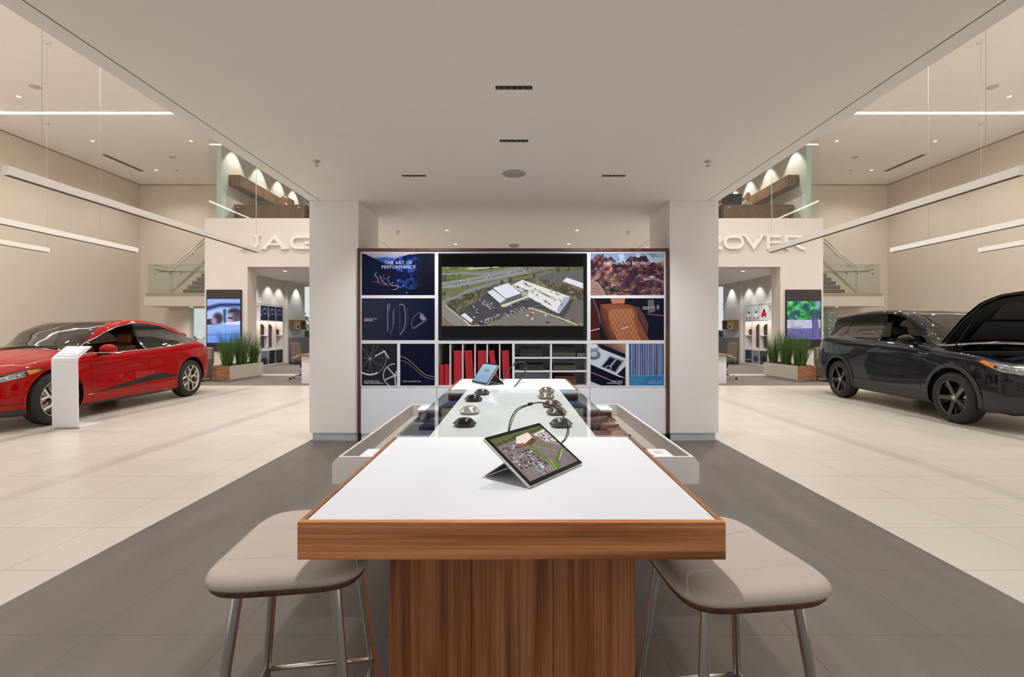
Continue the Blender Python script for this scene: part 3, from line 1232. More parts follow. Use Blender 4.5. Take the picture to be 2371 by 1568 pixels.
# ------------------------------------------------------------------ stools
def stool(label, loc, rz, mirror=1):
    """seat: wide end towards -y (rounded rectangle narrowing to the far side)"""
    t = thing('bar_stool', label, 'stool', loc, rz, None)
    hx, hy, r = .185, .203, .085
    zs = .71
    # outline, superellipse-like
    def outline(k, n=72):
        o = []
        for i in range(n):
            a = 2 * PI * i / n
            c, s = math.cos(a), math.sin(a)
            e = 2 / 4.6
            x = (abs(c) ** e) * (1 if c > 0 else -1)
            y = (abs(s) ** e) * (1 if s > 0 else -1)
            w = hx * (1 - .06 * y)
            o.append((x * (w - k), y * (hy - k)))
        return o
    mb = MB()
    bm = mb.bm
    prof = [(.004, .000), (-.002, .006), (-.004, .014), (.0, .024), (.010, .033), (.028, .039), (.06, .042), (.11, .041), (.16, .039)]
    rings = []

    def sag(x, y):
        return .020 * (abs(y) / hy) ** 2.4 * (1 if y > 0 else .0) - .012 * max(0, 1 - (x / hx) ** 2) * max(0, 1 - (y / hy) ** 2) + .018 * (abs(x) / hx) ** 3 * 0
    for k, z in prof:
        rings.append([bm.verts.new((x, y, zs + z + (sag(x, y) if z > .02 else sag(x, y) * z / .02 * .6))) for x, y in outline(k)])
    n = 72
    for i in range(len(rings) - 1):
        for j in range(n):
            f = bm.faces.new((rings[i][j], rings[i][(j + 1) % n], rings[i + 1][(j + 1) % n], rings[i + 1][j]))
            f.smooth = True
    c = bm.verts.new((0, 0, zs + .039 - .012))
    for j in range(n):
        f = bm.faces.new((rings[-1][j], rings[-1][(j + 1) % n], c))
        f.smooth = True
    bm.faces.new(rings[0][::-1])
    seat = mb.build('seat_cushion', 'leather', t)
    bv = BVHTree.FromPolygons([v.co.copy() for v in seat.data.vertices], [list(p.vertices) for p in seat.data.polygons])
    # twin seam near each end
    for sgn, nm in ((-1, 'seam'), (1, 'seam')):
        st = MB()
        for off in (0, .006):
            pts = []
            base = [(-hx * 1.0, sgn * (.175 + off * 0), 0), (-hx * .86, sgn * (.118 - off), 0), (-hx * .66, sgn * (.100 - off), 0), (0, sgn * (.092 - off), 0), (hx * .66, sgn * (.100 - off), 0), (hx * .86, sgn * (.118 - off), 0), (hx * 1.0, sgn * (.175 + off * 0), 0)]
            for q in catmull(base, 10, False):
                h = bv.ray_cast(Vector((q.x * .985, q.y, 1.2)), Vector((0, 0, -1)))
                if h[0]:
                    pts.append(h[0] + Vector((0, 0, .0002)))
            if len(pts) > 2:
                st.tube(pts, .0009, 5)
        st.build('seam', 'stitch', seat)
    mb = MB()
    bm = mb.bm
    prof = [(.03, -.018), (.010, -.016), (.004, -.008), (.008, .002)]
    rings = [[bm.verts.new((x, y, zs + z + sag(x, y) * .5)) for x, y in outline(k)] for k, z in prof]
    for i in range(len(rings) - 1):
        for j in range(n):
            f = bm.faces.new((rings[i][j], rings[i][(j + 1) % n], rings[i + 1][(j + 1) % n], rings[i + 1][j]))
            f.smooth = True
    bm.faces.new(rings[0][::-1])
    mb.build('plywood_shell', M['walnut_d'], t)
    feet = {}
    for sx in (-1, 1):
        for sy in (-1, 1):
            a = Vector((sx * .115, sy * .13, zs - .012))
            b = Vector((sx * .19, sy * .215, .006))
            d = (b - a).normalized()
            MB().tube([a, a + d * .01, b - d * .01, b], .0125, 16).build('leg', 'chrome', t)
            feet[sx, sy] = (a, b)
            MB().lathe([(.014, 0), (.016, .006), (.013, .012)], 14, c=(b.x, b.y, 0)).build('foot_cap', 'blackm', t)

    def at(sx, sy, z):
        a, b = feet[sx, sy]
        return a + (b - a) * ((a.z - z) / (a.z - b.z))
    z = .27
    MB().tube([at(-1, -1, z), at(1, -1, z)], .008, 10).build('footrest', 'chrome', t)
    MB().tube([at(-1, 1, z), at(1, 1, z)], .008, 10).build('footrest', 'chrome', t)
    MB().tube([at(-1, -1, z), at(-1, 1, z)], .008, 10).build('footrest', 'chrome', t)
    MB().tube([at(1, -1, z), at(1, 1, z)], .008, 10).build('footrest', 'chrome', t)
    return t


stool('grey-beige leather bar stool with chrome legs on the red car side of the table', (-.592, 1.335, 0), math.radians(8))
stool('grey-beige leather bar stool with chrome legs on the black car side of the table', (.555, 1.27, 0), math.radians(7))
for o in COL.objects:
    if o.name.startswith('bar_stool'):
        o['group'] = 'bar stools at the display table'


# ------------------------------------------------------------------ tablets
def tablet(label, bl, d, n, th, img, cw=.292, chh=.201, kick=.172, hinge=.11):
    """bl: base corner on the table, d along the bottom edge, n backwards, th tilt"""
    z = Vector((0, 0, 1))
    d = Vector(d).normalized()
    n = Vector(n)
    n = (n - d * n.dot(d)).normalized()
    u = n * math.cos(th) + z * math.sin(th)      # up the screen
    w = d.cross(u).normalized()                  # out of the screen
    if w.z < 0:
        w = -w
    t = thing('tablet', label, 'tablet', bl)
    mt = Matrix((tuple(d) + (0,), tuple(-w) + (0,), tuple(u) + (0,), (0, 0, 0, 1))).transposed()
    mt.translation = Vector((0, 0, .006))
    def rrect(x0, x1, z0, z1, r):
        return [(x0 + x1) / 2 and (px, pz) or (px, pz) for px, pz in rr((x0 + x1) / 2, (z0 + z1) / 2, (x1 - x0) / 2, (z1 - z0) / 2, r)]
    MB().prism(rrect(0, cw, 0, chh, .006), .0, .0085, 'y', bev=.0012).xform(mt).build('body', 'alu', t)
    MB().prism(rrect(.0015, cw - .0015, .0015, chh - .0015, .005), -.0012, .0, 'y').xform(mt).build('bezel', M['black'], t)
    b = .014
    img.mesh('display', b, cw - b, b, chh - b, M['screen'], t, y=-.0015, mtx=mt)
    # kickstand
    hp = u * hinge + Vector((0, 0, .006)) - w * .0088
    fp = n * kick - Vector((0, 0, 0))
    a, c = hp + d * .012, hp + d * (cw - .012)
    e, f = fp + d * (cw - .012), fp + d * .012
    e.z = f.z = .0012
    mb = MB()
    o = (fp - hp).cross(d).normalized() * .0012
    v1 = [a + o, c + o, e + o, f + o]
    v2 = [a - o, c - o, e - o, f - o]
    mb.quad(*v1)
    mb.quad(*v2[::-1])
    for i in range(4):
        mb.quad(v1[i], v1[(i + 1) % 4], v2[(i + 1) % 4], v2[i])
    mb.build('kickstand', mat('kickstand_metal', rgb(120, 114, 108), .35, .7), t, recalc=True)
    return t, hp, u, n, d


def P_T(px, py):
    """point on the table top under a pixel"""
    y = F * DT / (py - VY)
    return Vector(((px - VX) * y / F, y, HT + .0004))


def img_lot():
    c = Canvas(220, 146, (122, 110, 108))
    n = c.fbm(9, 4)
    c.grade(np.ones_like(n, bool), (108, 98, 96), (136, 124, 122), n)
    top = c.yy < 26 - c.xx * .06
    c.grade(top, (32, 48, 14), (98, 112, 52), c.fbm(6, 9))
    c.poly([(0, 16), (60, 14), (95, 6), (140, 12), (220, 4), (220, 0), (0, 0)], (122, 108, 92), .5)
    c.poly([(70, 34), (92, 14), (150, 10), (146, 30), (100, 42)], (232, 214, 198))
    c.poly([(100, 42), (146, 30), (154, 40), (108, 56)], (96, 68, 46))
    c.poly([(62, 44), (70, 34), (100, 42), (108, 56), (70, 54)], (130, 98, 70))
    c.poly([(160, 22), (220, 14), (220, 66), (176, 52)], (222, 210, 204))
    r = random.Random(5)
    for k in range(90):
        x, y = r.uniform(162, 218), r.uniform(22, 60)
        if y < 24 + (x - 160) * .6 + 10:
            c.poly([(x, y), (x + 5, y + 1), (x + 4, y + 4), (x - 1, y + 3)], r.choice([(40, 44, 60), (190, 196, 210), (120, 30, 34), (60, 66, 84)]))
    for k in range(9):
        c.line([(10, 60 + 9 * k), (88, 60 + 9 * k)], .6, (170, 160, 158), .6)
    for k in range(100):
        x, y = r.uniform(6, 92), r.choice([36, 44, 60, 70, 80, 92, 104]) + r.uniform(-2, 2)
        s_ = .7 + y / 150
        c.poly([(x, y), (x + 5 * s_, y), (x + 5 * s_, y + 3.2 * s_), (x, y + 3.2 * s_)], r.choice([(30, 34, 52), (208, 212, 224), (70, 78, 110), (190, 190, 206), (24, 24, 34), (120, 40, 50)]))
        c.poly([(x + 1, y + 3.2 * s_), (x + 5 * s_, y + 3.2 * s_), (x + 5 * s_, y + 4.2 * s_), (x + 1, y + 4.2 * s_)], (50, 42, 44), .7)
    g = (96, 124, 30)
    for k in range(60):
        u = k / 60
        c.blob(104 + 20 * u + r.uniform(-3, 3), 50 + 92 * u, 2.5 + 3 * u, 2.5 + 2.5 * u, (r.choice([g, (120, 140, 40), (70, 96, 20)])), .8)
    for k in range(30):
        u = k / 30
        c.blob(124 + 46 * u, 52 + 30 * u + r.uniform(-2, 2), 3, 2.4, r.choice([g, (128, 140, 44)]), .8)
    c.line([(120, 54), (172, 92)], .8, (200, 190, 180), .7)
    c.line([(176, 56), (200, 64), (220, 80)], 2, (220, 220, 200), .8)
    c.line([(150, 120), (206, 92)], 7, (84, 112, 20), .9)
    c.line([(148, 128), (208, 96)], 1, (220, 220, 210))
    for k in range(6):
        c.line([(58 + 12 * k, 142), (66 + 12 * k, 112)], .9, (225, 215, 210), .9)
    for (x, y, cc) in ((52, 118, (150, 170, 190)), (76, 114, (220, 220, 235)), (96, 112, (70, 76, 120)), (62, 132, (130, 150, 180))):
        c.poly([(x, y), (x + 9, y - 1), (x + 10, y + 11), (x + 1, y + 12)], cc)
        c.poly([(x + 1.5, y + 3), (x + 8, y + 2.5), (x + 8, y + 5), (x + 2, y + 5.5)], (30, 40, 60))
        c.poly([(x + 10, y), (x + 14, y + 3), (x + 13, y + 13), (x + 10, y + 11)], (60, 50, 52), .8)
    c.blob(136, 132, 10, 9, (96, 130, 20), 1, .15)
    c.blob(150, 126, 9, 6, (82, 74, 84), .6)
    return c


bl = P_T(1228, 1133)
br = P_T(1350, 1077)
dd = br - bl
nn = Vector((-dd.y, dd.x, 0))
t, hp, uu, n_, d_ = tablet('large tablet on a kickstand showing an aerial car park, front part of the table', bl, dd, nn, math.radians(33), img_lot(), .292, .201, .172, .105)

# security cable loops
def cable(name, label, pts, r, joints, grp=None):
    t = thing(name, label, 'cable', pts[0], 0, grp)
    q = catmull([tuple(p) for p in pts], 8, False)
    MB().tube(q, r, 8).build('cord', mat('cable_black_' + str(len(q)), rgb(52, 50, 50), .35), t, world=True)
    q2 = [p + Vector((math.sin(i * .12) * r * 2.2, 0, -r * 2 + math.cos(i * .15) * r * 1.4)) for i, p in enumerate(q)]
    MB().tube(q2, r * .75, 8).build('cord', mat('cable_dark_' + str(len(q)), rgb(60, 58, 58), .35), t, world=True)
    for j in joints:
        p = q[min(len(q) - 2, int(j * len(q)))]
        p2 = q[min(len(q) - 1, int(j * len(q)) + 1)]
        dv = (p2 - p).normalized() * r * 3.6
        MB().tube([p - dv, p + dv], r * 2.6, 10).build('clasp', 'blackm', t, world=True)
    return t


Yc0 = bl.y + .30
px = [(1178, 1010, .02), (1178, 992, .02), (1184, 968, .04), (1197, 948, .05), (1220, 938, .06), (1252, 932, .08), (1284, 942, .09), (1305, 965, .1), (1314, 990, .1), (1310, 1012, .09), (1296, 1030, .06)]
pts = [P(a, b, Yc0 + c) for a, b, c in px]
cable('security_cable', 'black looped security cable arching behind the large tablet', pts, .0021, (.42, .66))

c = Canvas(120, 84, (146, 176, 196))
c.grade(np.ones(c.xx.shape, bool), (158, 186, 204), (120, 156, 186), c.yy / 84)
for k in range(3):
    c.blob(46 + 14 * k, 26, 4.4, 4.4, (40, 44, 60), 1, .2)
    c.blob(46 + 14 * k, 24, 1.6, 1.6, (150, 170, 190), 1, .2)
    c.line([(43 + 14 * k, 35), (49 + 14 * k, 35)], 1, (60, 70, 90), .8)
c.line([(40, 37), (80, 37)], .7, (70, 84, 100), .6)
a = P_T(1091.5, 885.8)
b = P_T(1127, 893.6)
d2 = b - a
n2 = Vector((-d2.y, d2.x, 0))
if n2.x < 0:
    n2 = -n2
tablet('small-looking tablet with a light blue screen on the far white end of the table', a, d2, n2, math.radians(54), c, d2.length, d2.length * .69, .165, .11)
yy = a.y + .05
px = [(1148, 870, .0), (1155, 882, -.02), (1162, 881, -.03), (1172, 865, -.02), (1186, 848, 0), (1198, 840, 0), (1210, 839, 0), (1218, 845, 0), (1214, 862, -.02), (1206, 876, -.05), (1191, 897, -.27)]
pts = [P(a_, b_, yy + c_) for a_, b_, c_ in px]
pts[-1] = P_T(1191, 897) + Vector((0, 0, .006))
cable('security_cable', 'black looped security cable behind the blue-screened tablet at the far table end', pts, .0035, (.45, .62, .84))

# ------------------------------------------------------------------ paint sample domes
def dome(label, x0, x1, py, colr, metal, rough, y_=None):
    y = F * DT / (py - 3 - VY)
    w = (x1 - x0) * y / F
    cx = ((x0 + x1) / 2 - VX) * y / F
    t = thing('paint_sample', label, 'paint sample', (cx, y, HT + .0002), 0, None)
    mb = MB()
    bm = mb.bm
    hw, hd, h = w / 2, w * .40, w * .36
    rings = []
    n = 48
    prof = [(.78, 0.0), (.83, .03), (.99, .29), (1.0, .33), (.97, .38), (.86, .52), (.76, .70), (.62, .86), (.44, .95), (.22, .99)]
    for k, z in prof:
        r = []
        for i in range(n):
            a = 2 * PI * i / n
            # hexagon-ish outline with pointed sides at the rim, round on top
            hexr = math.cos(PI / 6) / math.cos(((a + PI / 6 * 0) % (PI / 3)) - PI / 6)
            f = 1 if z < .4 else max(0, 1 - (z - .4) / .4)
            rad = k * (hexr * f + (1 - f) * .95)
            r.append(bm.verts.new((hw * rad * math.cos(a), hd * rad * math.sin(a), h * z)))
        rings.append(r)
    for i in range(len(rings) - 1):
        for j in range(n):
            f = bm.faces.new((rings[i][j], rings[i][(j + 1) % n], rings[i + 1][(j + 1) % n], rings[i + 1][j]))
            f.smooth = True
    top = bm.verts.new((0, 0, h))
    for j in range(n):
        bm.faces.new((rings[-1][j], rings[-1][(j + 1) % n], top)).smooth = True
    bm.faces.new(rings[0][::-1])
    m = mat('sample_paint_' + label.split()[0], colr, rough, metal, .3, .7)
    mb.build('painted_shell', m, t)
    return t


D = [('glossy black paint dome nearest the large tablet on the red car side', 1048, 1104, 990, rgb(5, 5, 9), 0, .15),
     ('silver paint dome between two black ones on the table glass', 1063, 1112, 961, rgb(190, 186, 180), .8, .22),
     ('deep black paint dome behind the silver one on the table glass', 1075, 1118, 932, rgb(6, 7, 12), 0, .15),
     ('dark slate paint dome, last of the row on the red-book side', 1097, 1135, 917, rgb(60, 66, 76), .5, .2),
     ('graphite green-grey paint dome under the cable loop, first of its row', 1271, 1327, 991, rgb(74, 80, 80), .6, .2),
     ('bronze grey paint dome, second of the row crossed by the cable', 1264, 1314, 963, rgb(104, 98, 88), .7, .22),
     ('brown grey paint dome, third of the row crossed by the cable', 1255, 1302, 946, rgb(96, 86, 76), .7, .22),
     ('champagne grey paint dome, fourth of the row near the far white top', 1244, 1285, 926, rgb(140, 132, 120), .8, .22),
     ('pale grey paint dome, last of the row next to the far white top', 1247, 1285, 913, rgb(128, 120, 110), .8, .22)]
for a in D:
    dome(*a)['group'] = 'paint sample domes on the table'
# ------------------------------------------------------------------ shelf wall with posters and the big display
S = YF / F


def sx(px):
    return (px - VX) * S


def sz(py):
    return HC - (py - VY) * S


unit = thing('shelf_wall', 'wide white shelf and cabinet wall in a walnut frame between the columns', 'shelving', (0, YF, 0))
X0, X1, Z1 = sx(829), sx(1547), sz(576)
D_ = .42
ub = lambda mb, n, m, p=None, **k: mb.build(n, m, p or unit, world=True, **k)
w = MB()
w.box(X0, X0 + .032, YF - .03, YF + D_, .095, Z1)
w.box(X1 - .032, X1, YF - .03, YF + D_, .095, Z1)
w.box(X0 + .032, X1 - .032, YF - .03, YF + D_, Z1 - .034, Z1)
ub(w, 'walnut_frame', M['walnut_d'])
ub(MB().box(X0 + .004, X0 + .03, YF - .02, YF + D_, 0, .095).box(X1 - .03, X1 - .004, YF - .02, YF + D_, 0, .095), 'frame_foot', 'gap')
ub(MB().box(X0 + .034, X1 - .034, YF + D_ - .02, YF + D_, .1, Z1 - .036), 'back_panel', mat('shelf_back', rgb(186, 190, 200), .5))
fr = MB()
cols = [(835.5, 838), (1007, 1015), (1359, 1367), (1537, 1540.5)]
for a, b in cols:
    fr.box(sx(a), sx(b), YF - .012, YF + D_ - .02, sz(896), sz(583))
for a, b in ((583, 587), (684, 691), (788, 796)):
    fr.box(sx(838), sx(1007), YF - .0115, YF + .02, sz(b), sz(a))
    fr.box(sx(1367), sx(1537), YF - .0115, YF + .02, sz(b), sz(a))
    if a != 684:
        fr.box(sx(1015), sx(1359), YF - .0115, YF + D_ - .02, sz(b), sz(a))
fr.box(sx(838), sx(1537), YF - .0115, YF + D_ - .02, sz(896.5), sz(893))
for a, b in ((920, 927), (1448, 1456)):
    fr.box(sx(a), sx(b), YF - .011, YF + .02, sz(893), sz(796))
fr.box(sx(1186), sx(1191.5), YF - .011, YF + D_ - .02, sz(893), sz(796))
ub(fr, 'shelf_frame', 'frame')
for x in (1042.3, 1071.3, 1099.7, 1128, 1157):
    ub(MB().box(sx(x - 1.3), sx(x + 1.3), YF - .004, YF + D_ - .021, sz(893), sz(796)), 'divider', 'frame')
ub(MB().box(sx(1274), sx(1278), YF - .004, YF + D_ - .021, sz(893), sz(796)), 'divider', 'frame')
for y in (829, 860.3):
    ub(MB().box(sx(1191.5), sx(1274), YF - .003, YF + D_ - .021, sz(y + 1.6), sz(y - 1.6)), 'shelf_board', 'frame')
    ub(MB().box(sx(1278), sx(1359), YF - .003, YF + D_ - .021, sz(y + 1.6), sz(y - 1.6)), 'shelf_board', 'frame')
ub(MB().box(sx(1015.5), sx(1042), YF + D_ - .03, YF + D_ - .0205, sz(893), sz(796)).box(sx(1042), sx(1186), YF + D_ - .03, YF + D_ - .0205, sz(893), sz(796)), 'dark_back', mat('dark_back_paint', rgb(70, 62, 66), .6))
for a, b in ((836, 1011.3), (1012.3, 1188.8), (1189.8, 1365), (1366, 1541)):
    ub(MB().box(sx(a), sx(b), YF - .014, YF + D_ - .021, sz(1003.4), sz(897.4), .001), 'cabinet_door', 'lamcab')
ub(MB().box(sx(836), sx(1541), YF + .005, YF + D_ - .021, 0, sz(1004.4)), 'plinth', 'lamcab')


# picture panels
def poster(label, a, b, c, d, cv, texts=()):
    t = thing('poster', label, 'poster', (sx(a), YF, sz(d)))
    MB().box(sx(a) + .001, sx(b) - .001, YF - .006, YF + .004, sz(d) + .001, sz(c) - .001).build('panel', 'blackm', t, world=True)
    cv.mesh('print', 0, sx(b) - sx(a) - .002, 0, sz(c) - sz(d) - .002, M['print'], t, mtx=Matrix.Translation((.001, -.0066, .001)))
    for s_, px, py, size, al, colr, sp in texts:
        m = mat('poster_letters', colr, .5)
        mt = Matrix.Translation((sx(px) - sx(a), -.0075, sz(py) - sz(d))) @ FACE
        lettering('lettering', s_, size, m, t, mt, .0003, align=al, spacing=sp, line=.95)
    return t


WT = rgb(225, 225, 232)
# 1 mountain road at night
c = Canvas(170, 97, (8, 16, 46))
n = c.fbm(26, 2)
c.grade(np.ones_like(n, bool), (12, 22, 58), (4, 8, 30), (c.xx / 170 + n * .3 - .1))
sky = c.yy < 12 + 0 * c.xx
c.grade(sky, (196, 180, 200), (120, 140, 190), c.yy / 14)
c.poly([(22, 10), (60, 8), (90, 12), (120, 8), (120, 22), (60, 24)], (84, 112, 180))
c.poly([(28, 13), (50, 9), (75, 13), (95, 9), (95, 30), (50, 24)], (50, 84, 160))
c.poly([(0, 0), (10, 2), (30, 12), (52, 22), (70, 30), (60, 97), (0, 97)], (10, 20, 50))
c.poly([(82, 10), (110, 2), (170, 0), (170, 60), (110, 50), (70, 26)], (8, 22, 72))
m2 = c.fbm(10, 8)
reg = ((c.xx - 105) / 34) ** 2 + ((c.yy - 24) / 20) ** 2 < 1
c.put(reg & (m2 > .5), (70, 110, 220), .6)
reg = ((c.xx - 110) / 34) ** 2 + ((c.yy - 66) / 18) ** 2 < 1
c.put(reg & (c.fbm(6, 30) > .52), (36, 80, 170), .6)
c.put((c.xx > 120), (2, 6, 24), np.clip((c.xx - 110) / 40, 0, .85))
for pts, cc in (([(34, 44), (30, 50), (36, 56), (38, 66)], (235, 200, 210)), ([(24, 65), (36, 66), (50, 72), (70, 74)], (200, 90, 90)), ([(42, 52), (46, 62), (52, 68), (58, 71)], (210, 200, 235)),
                ([(52, 48), (48, 56), (56, 58), (48, 62)], (160, 80, 100)), ([(64, 52), (60, 60), (66, 70), (72, 74)], (180, 170, 225)), ([(70, 74), (84, 76), (82, 82), (72, 84)], (225, 170, 180)), ([(78, 75), (92, 80)], (190, 150, 120))):
    c.line(pts, .7, cc, .8, .7, True)
for q in ((96, 76), (104, 91), (85, 62), (72, 68)):
    c.blob(q[0], q[1], 2, .9, (190, 220, 245), .9, .5, .4)
poster('dark blue mountain poster with glowing road trails, top row beside the display', 838, 1007, 587, 684, c,
       [('THE ART OF\nPERFORMANCE', 923, 612, .055, 'CENTER', rgb(214, 220, 236), 1.12)])
# 2 key outlines
c = Canvas(170, 97, (30, 36, 54))
c.grade(np.ones(c.xx.shape, bool), (40, 46, 64), (6, 14, 44), (c.xx / 170) ** 1.3 + (c.yy / 97 - .5) * .15)
c.line([(60, 14), (60, 76)], 1.1, (150, 156, 176), .9)
c.line([(64, 12), (64, 22), (62, 26)], .9, (170, 176, 196), .8)
c.line([(76, 24), (73, 40), (74, 56), (70, 74), (66, 84)], 1.0, (120, 126, 150), .8)
for k in range(8):
    c.line([(72.5, 30 + 4 * k), (74.5, 30 + 4 * k)], 1.2, (120, 126, 150), .9)
c.line([(88, 14), (97, 15), (101, 32), (101, 56), (96, 74), (89, 84)], .9, (176, 182, 202), .9, .6, True)
c.line([(88, 14), (88, 84)], .6, (90, 96, 122), .7)
c.line([(106, 22), (108, 52), (100, 78)], .7, (90, 96, 122), .7)
c.poly([(138, 34), (150, 48), (142, 52), (134, 44)], (150, 154, 172), .8)
c.line([(128, 36), (138, 34), (150, 48), (148, 52), (130, 64), (120, 70), (116, 62), (118, 48), (128, 36)], .6, (150, 156, 176), .8, .6, True)
c.line([(120, 68), (146, 52)], 1.6, (120, 126, 148), .7)
poster('near-black poster of grey outlined blade shapes, second row below the mountain poster', 838, 1007, 691, 788, c,
       [('DESIGNED TO\nPERFORM', 844, 740, .0225, 'LEFT', WT, 1.05)])
# 3 wheel
c = Canvas(84, 98, (34, 38, 48))
for k in range(7):
    a = -PI / 2 + .3 + k * 2 * PI / 7
    c.line([(19 + 5 * math.cos(a), 35 + 5 * math.sin(a)), (19 + 34 * math.cos(a), 35 + 34 * math.sin(a))], .7, (130, 136, 146), .8)
    c.line([(19 + 5 * math.cos(a + .12), 35 + 5 * math.sin(a + .12)), (19 + 34 * math.cos(a + .3), 35 + 34 * math.sin(a + .3))], .6, (100, 106, 116), .8)
for rr_, cc, ww in ((38, (150, 155, 165), 1.2), (30, (70, 76, 88), .8)):
    pts = [(19 + rr_ * math.cos(a), 35 + rr_ * math.sin(a)) for a in np.linspace(-.6, PI * .95, 30)]
    c.line(pts, ww, cc, .9)
pts = [(19 + 38 * math.cos(a), 35 + 37 * math.sin(a)) for a in np.linspace(1.1, 2.1, 12)]
c.line(pts, 3.2, (220, 222, 228), .95)
c.line([(32, 28), (54, 17), (64, 34)], 2.2, (225, 228, 232), .9)
c.blob(19, 35, 4, 4, (150, 154, 162), .9)
for k in range(5):
    a = .2 + k * 2 * PI / 5
    c.line([(78, 74), (78 + 24 * math.cos(a), 74 + 24 * math.sin(a))], 3, (206, 210, 216), .85)
pts = [(78 + 27 * math.cos(a), 74 + 27 * math.sin(a)) for a in np.linspace(1.6, 4.7, 24)]
c.line(pts, 1.6, (210, 214, 220), .9)
poster('dark poster of bright alloy wheel spokes, lower row corner by the red car side', 838, 920, 796, 893, c,
       [('ENGINEERED FOR\nPOISE AND PRESENCE', 843.5, 884.5, .0235, 'LEFT', WT, 1.0)])
# 4 curved lines
c = Canvas(84, 98, (4, 14, 40))
c.grade(np.ones(c.xx.shape, bool), (4, 10, 34), (10, 22, 56), c.fbm(40, 3))
c.line([(0, 29), (14, 34), (30, 46), (50, 64), (66, 74), (84, 77)], .7, (216, 180, 150), .95, .5, True)
c.line([(0, 39), (14, 43), (32, 56), (50, 71), (66, 80), (84, 83)], .6, (190, 160, 140), .85, .5, True)
poster('navy poster with two curving copper lines, beside the wheel poster', 927, 1007, 796, 893, c, [('TAKE THE INSIDE LINE', 932, 884.5, .022, 'LEFT', WT, 1.0)])
# 5 canyon
c = Canvas(170, 97, (90, 62, 60))
n, n2 = c.fbm(14, 5), c.fbm(7, 15)
c.grade(np.ones_like(n, bool), (56, 30, 40), (186, 134, 120), (n - .35) * 2 + (n2 - .5) * 1.2)
c.put((c.fbm(9, 25) < .43), (34, 26, 44), .65)
c.put((c.fbm(8, 35) > .6) & (c.yy > 50), (96, 100, 56), .5)
c.put(((c.xx - 120) / 60) ** 2 + ((c.yy - 74) / 22) ** 2 < 1, (60, 34, 56), .45)
ridge = (15 + (c.fbm(16, 45)[0] - .5) * 24 - 5 * np.sin(c.xx[0] / 14) - 8 * (c.xx[0] < 30))[None, :]
c.put(c.yy < ridge + 0 * c.yy, (120, 150, 190), 1)
c.put((c.yy < ridge) & (c.fbm(12, 55) > .5) & (c.xx > 60), (196, 204, 214), .7)
for k in range(40):
    x, y = c.rng.uniform(0, 170), c.rng.uniform(30, 95)
    c.line([(x, y), (x + c.rng.uniform(4, 14), y + c.rng.uniform(-3, 4))], 1.2, (214, 176, 160), .4)
c.line([(125, 60), (150, 58), (168, 66)], 5, (196, 150, 140), .6)
c.blob(142, 54, 7, 2.4, (190, 196, 220), .9)
c.poly([(0, 60), (16, 66), (30, 84), (36, 97), (0, 97)], (170, 134, 124), .9)
for k in range(5):
    c.line([(0, 64 + 8 * k), (14 + 4 * k, 72 + 6 * k)], .8, (84, 54, 52), .8)
poster('red rock canyon poster, top row on the black car side of the display', 1367, 1537, 587, 684, c, [('ABOVE AND BEYOND', 1452, 613, .053, 'CENTER', rgb(206, 210, 224), 1.12)])
# 6 quilted seat
c = Canvas(170, 97, (22, 18, 34))
c.grade(np.ones(c.xx.shape, bool), (34, 18, 24), (14, 16, 38), c.xx / 120)
c.poly([(4, 4), (16, 30), (22, 60), (20, 96), (0, 96), (0, 0)], (70, 28, 26))
c.line([(6, 2), (18, 32), (22, 56)], 2, (150, 130, 150), .7)
c.poly([(22, 14), (46, 12), (90, 14), (104, 24), (112, 50), (124, 72), (136, 97), (48, 97), (38, 70), (28, 40)], (132, 78, 54))
c.poly([(22, 14), (40, 30), (44, 70), (62, 97), (40, 97), (20, 50)], (96, 52, 40), .7)
seat = [(40, 30), (52, 24), (96, 24), (102, 34), (100, 52), (108, 74), (116, 97), (62, 97), (46, 58)]
c.poly(seat, (176, 116, 84))
sm = c.mask(seat)
g1 = np.abs(((c.xx * 1.7 + c.yy) % 16) - 8) < .8
g2 = np.abs(((c.xx * 1.7 - c.yy) % 16) - 8) < .8
c.put(sm & (g1 | g2), (92, 50, 38), .9)
c.poly([(46, 0), (80, 0), (78, 12), (50, 12)], (184, 124, 90))
c.poly([(94, 16), (112, 20), (126, 40), (134, 62), (132, 84), (116, 54), (104, 26)], (90, 58, 52))
c.poly([(132, 4), (146, 2), (150, 30), (134, 34)], (126, 116, 120), .8)
c.line([(132, 36), (170, 40)], 2, (150, 100, 90), .8)
c.line([(0, 75), (20, 70)], 1.4, (220, 210, 215))
c.line([(73, 70), (87, 66)], 2, (206, 190, 180))
c.blob(156, 20, 3, 6, (170, 166, 150), .8)
poster('brown quilted leather seat poster, second row below the canyon poster', 1367, 1537, 691, 788, c, [('CREATE YOUR\nWORLD', 1487, 713, .0225, 'LEFT', WT, 1.05)])
# 7 console
c = Canvas(84, 98, (30, 20, 34))
c.grade(np.ones(c.xx.shape, bool), (60, 30, 38), (190, 150, 130), (c.xx / 84 - .3 - c.yy / 60 + .3))
c.poly([(0, 12), (22, 8), (84, 32), (84, 80), (60, 76), (0, 48)], (206, 212, 226))
c.poly([(16, 2), (30, 2), (84, 24), (84, 34), (26, 12)], (26, 20, 36))
c.poly([(24, 54), (46, 28), (80, 40), (60, 68)], (18, 22, 50))
c.line([(26, 54), (46, 30), (77, 41), (59, 66), (26, 54)], .8, (200, 206, 224), .9)
c.blob(43, 56, 7, 5, (224, 228, 238), 1, .12)
c.blob(43, 56, 5.2, 3.6, (18, 22, 50), 1, .12)
c.line([(48, 52), (60, 38)], 3.6, (200, 206, 224), .8)
c.poly([(64, 72), (84, 52), (84, 80)], (14, 18, 36))
c.poly([(0, 48), (84, 84), (84, 98), (0, 98)], (14, 14, 40))
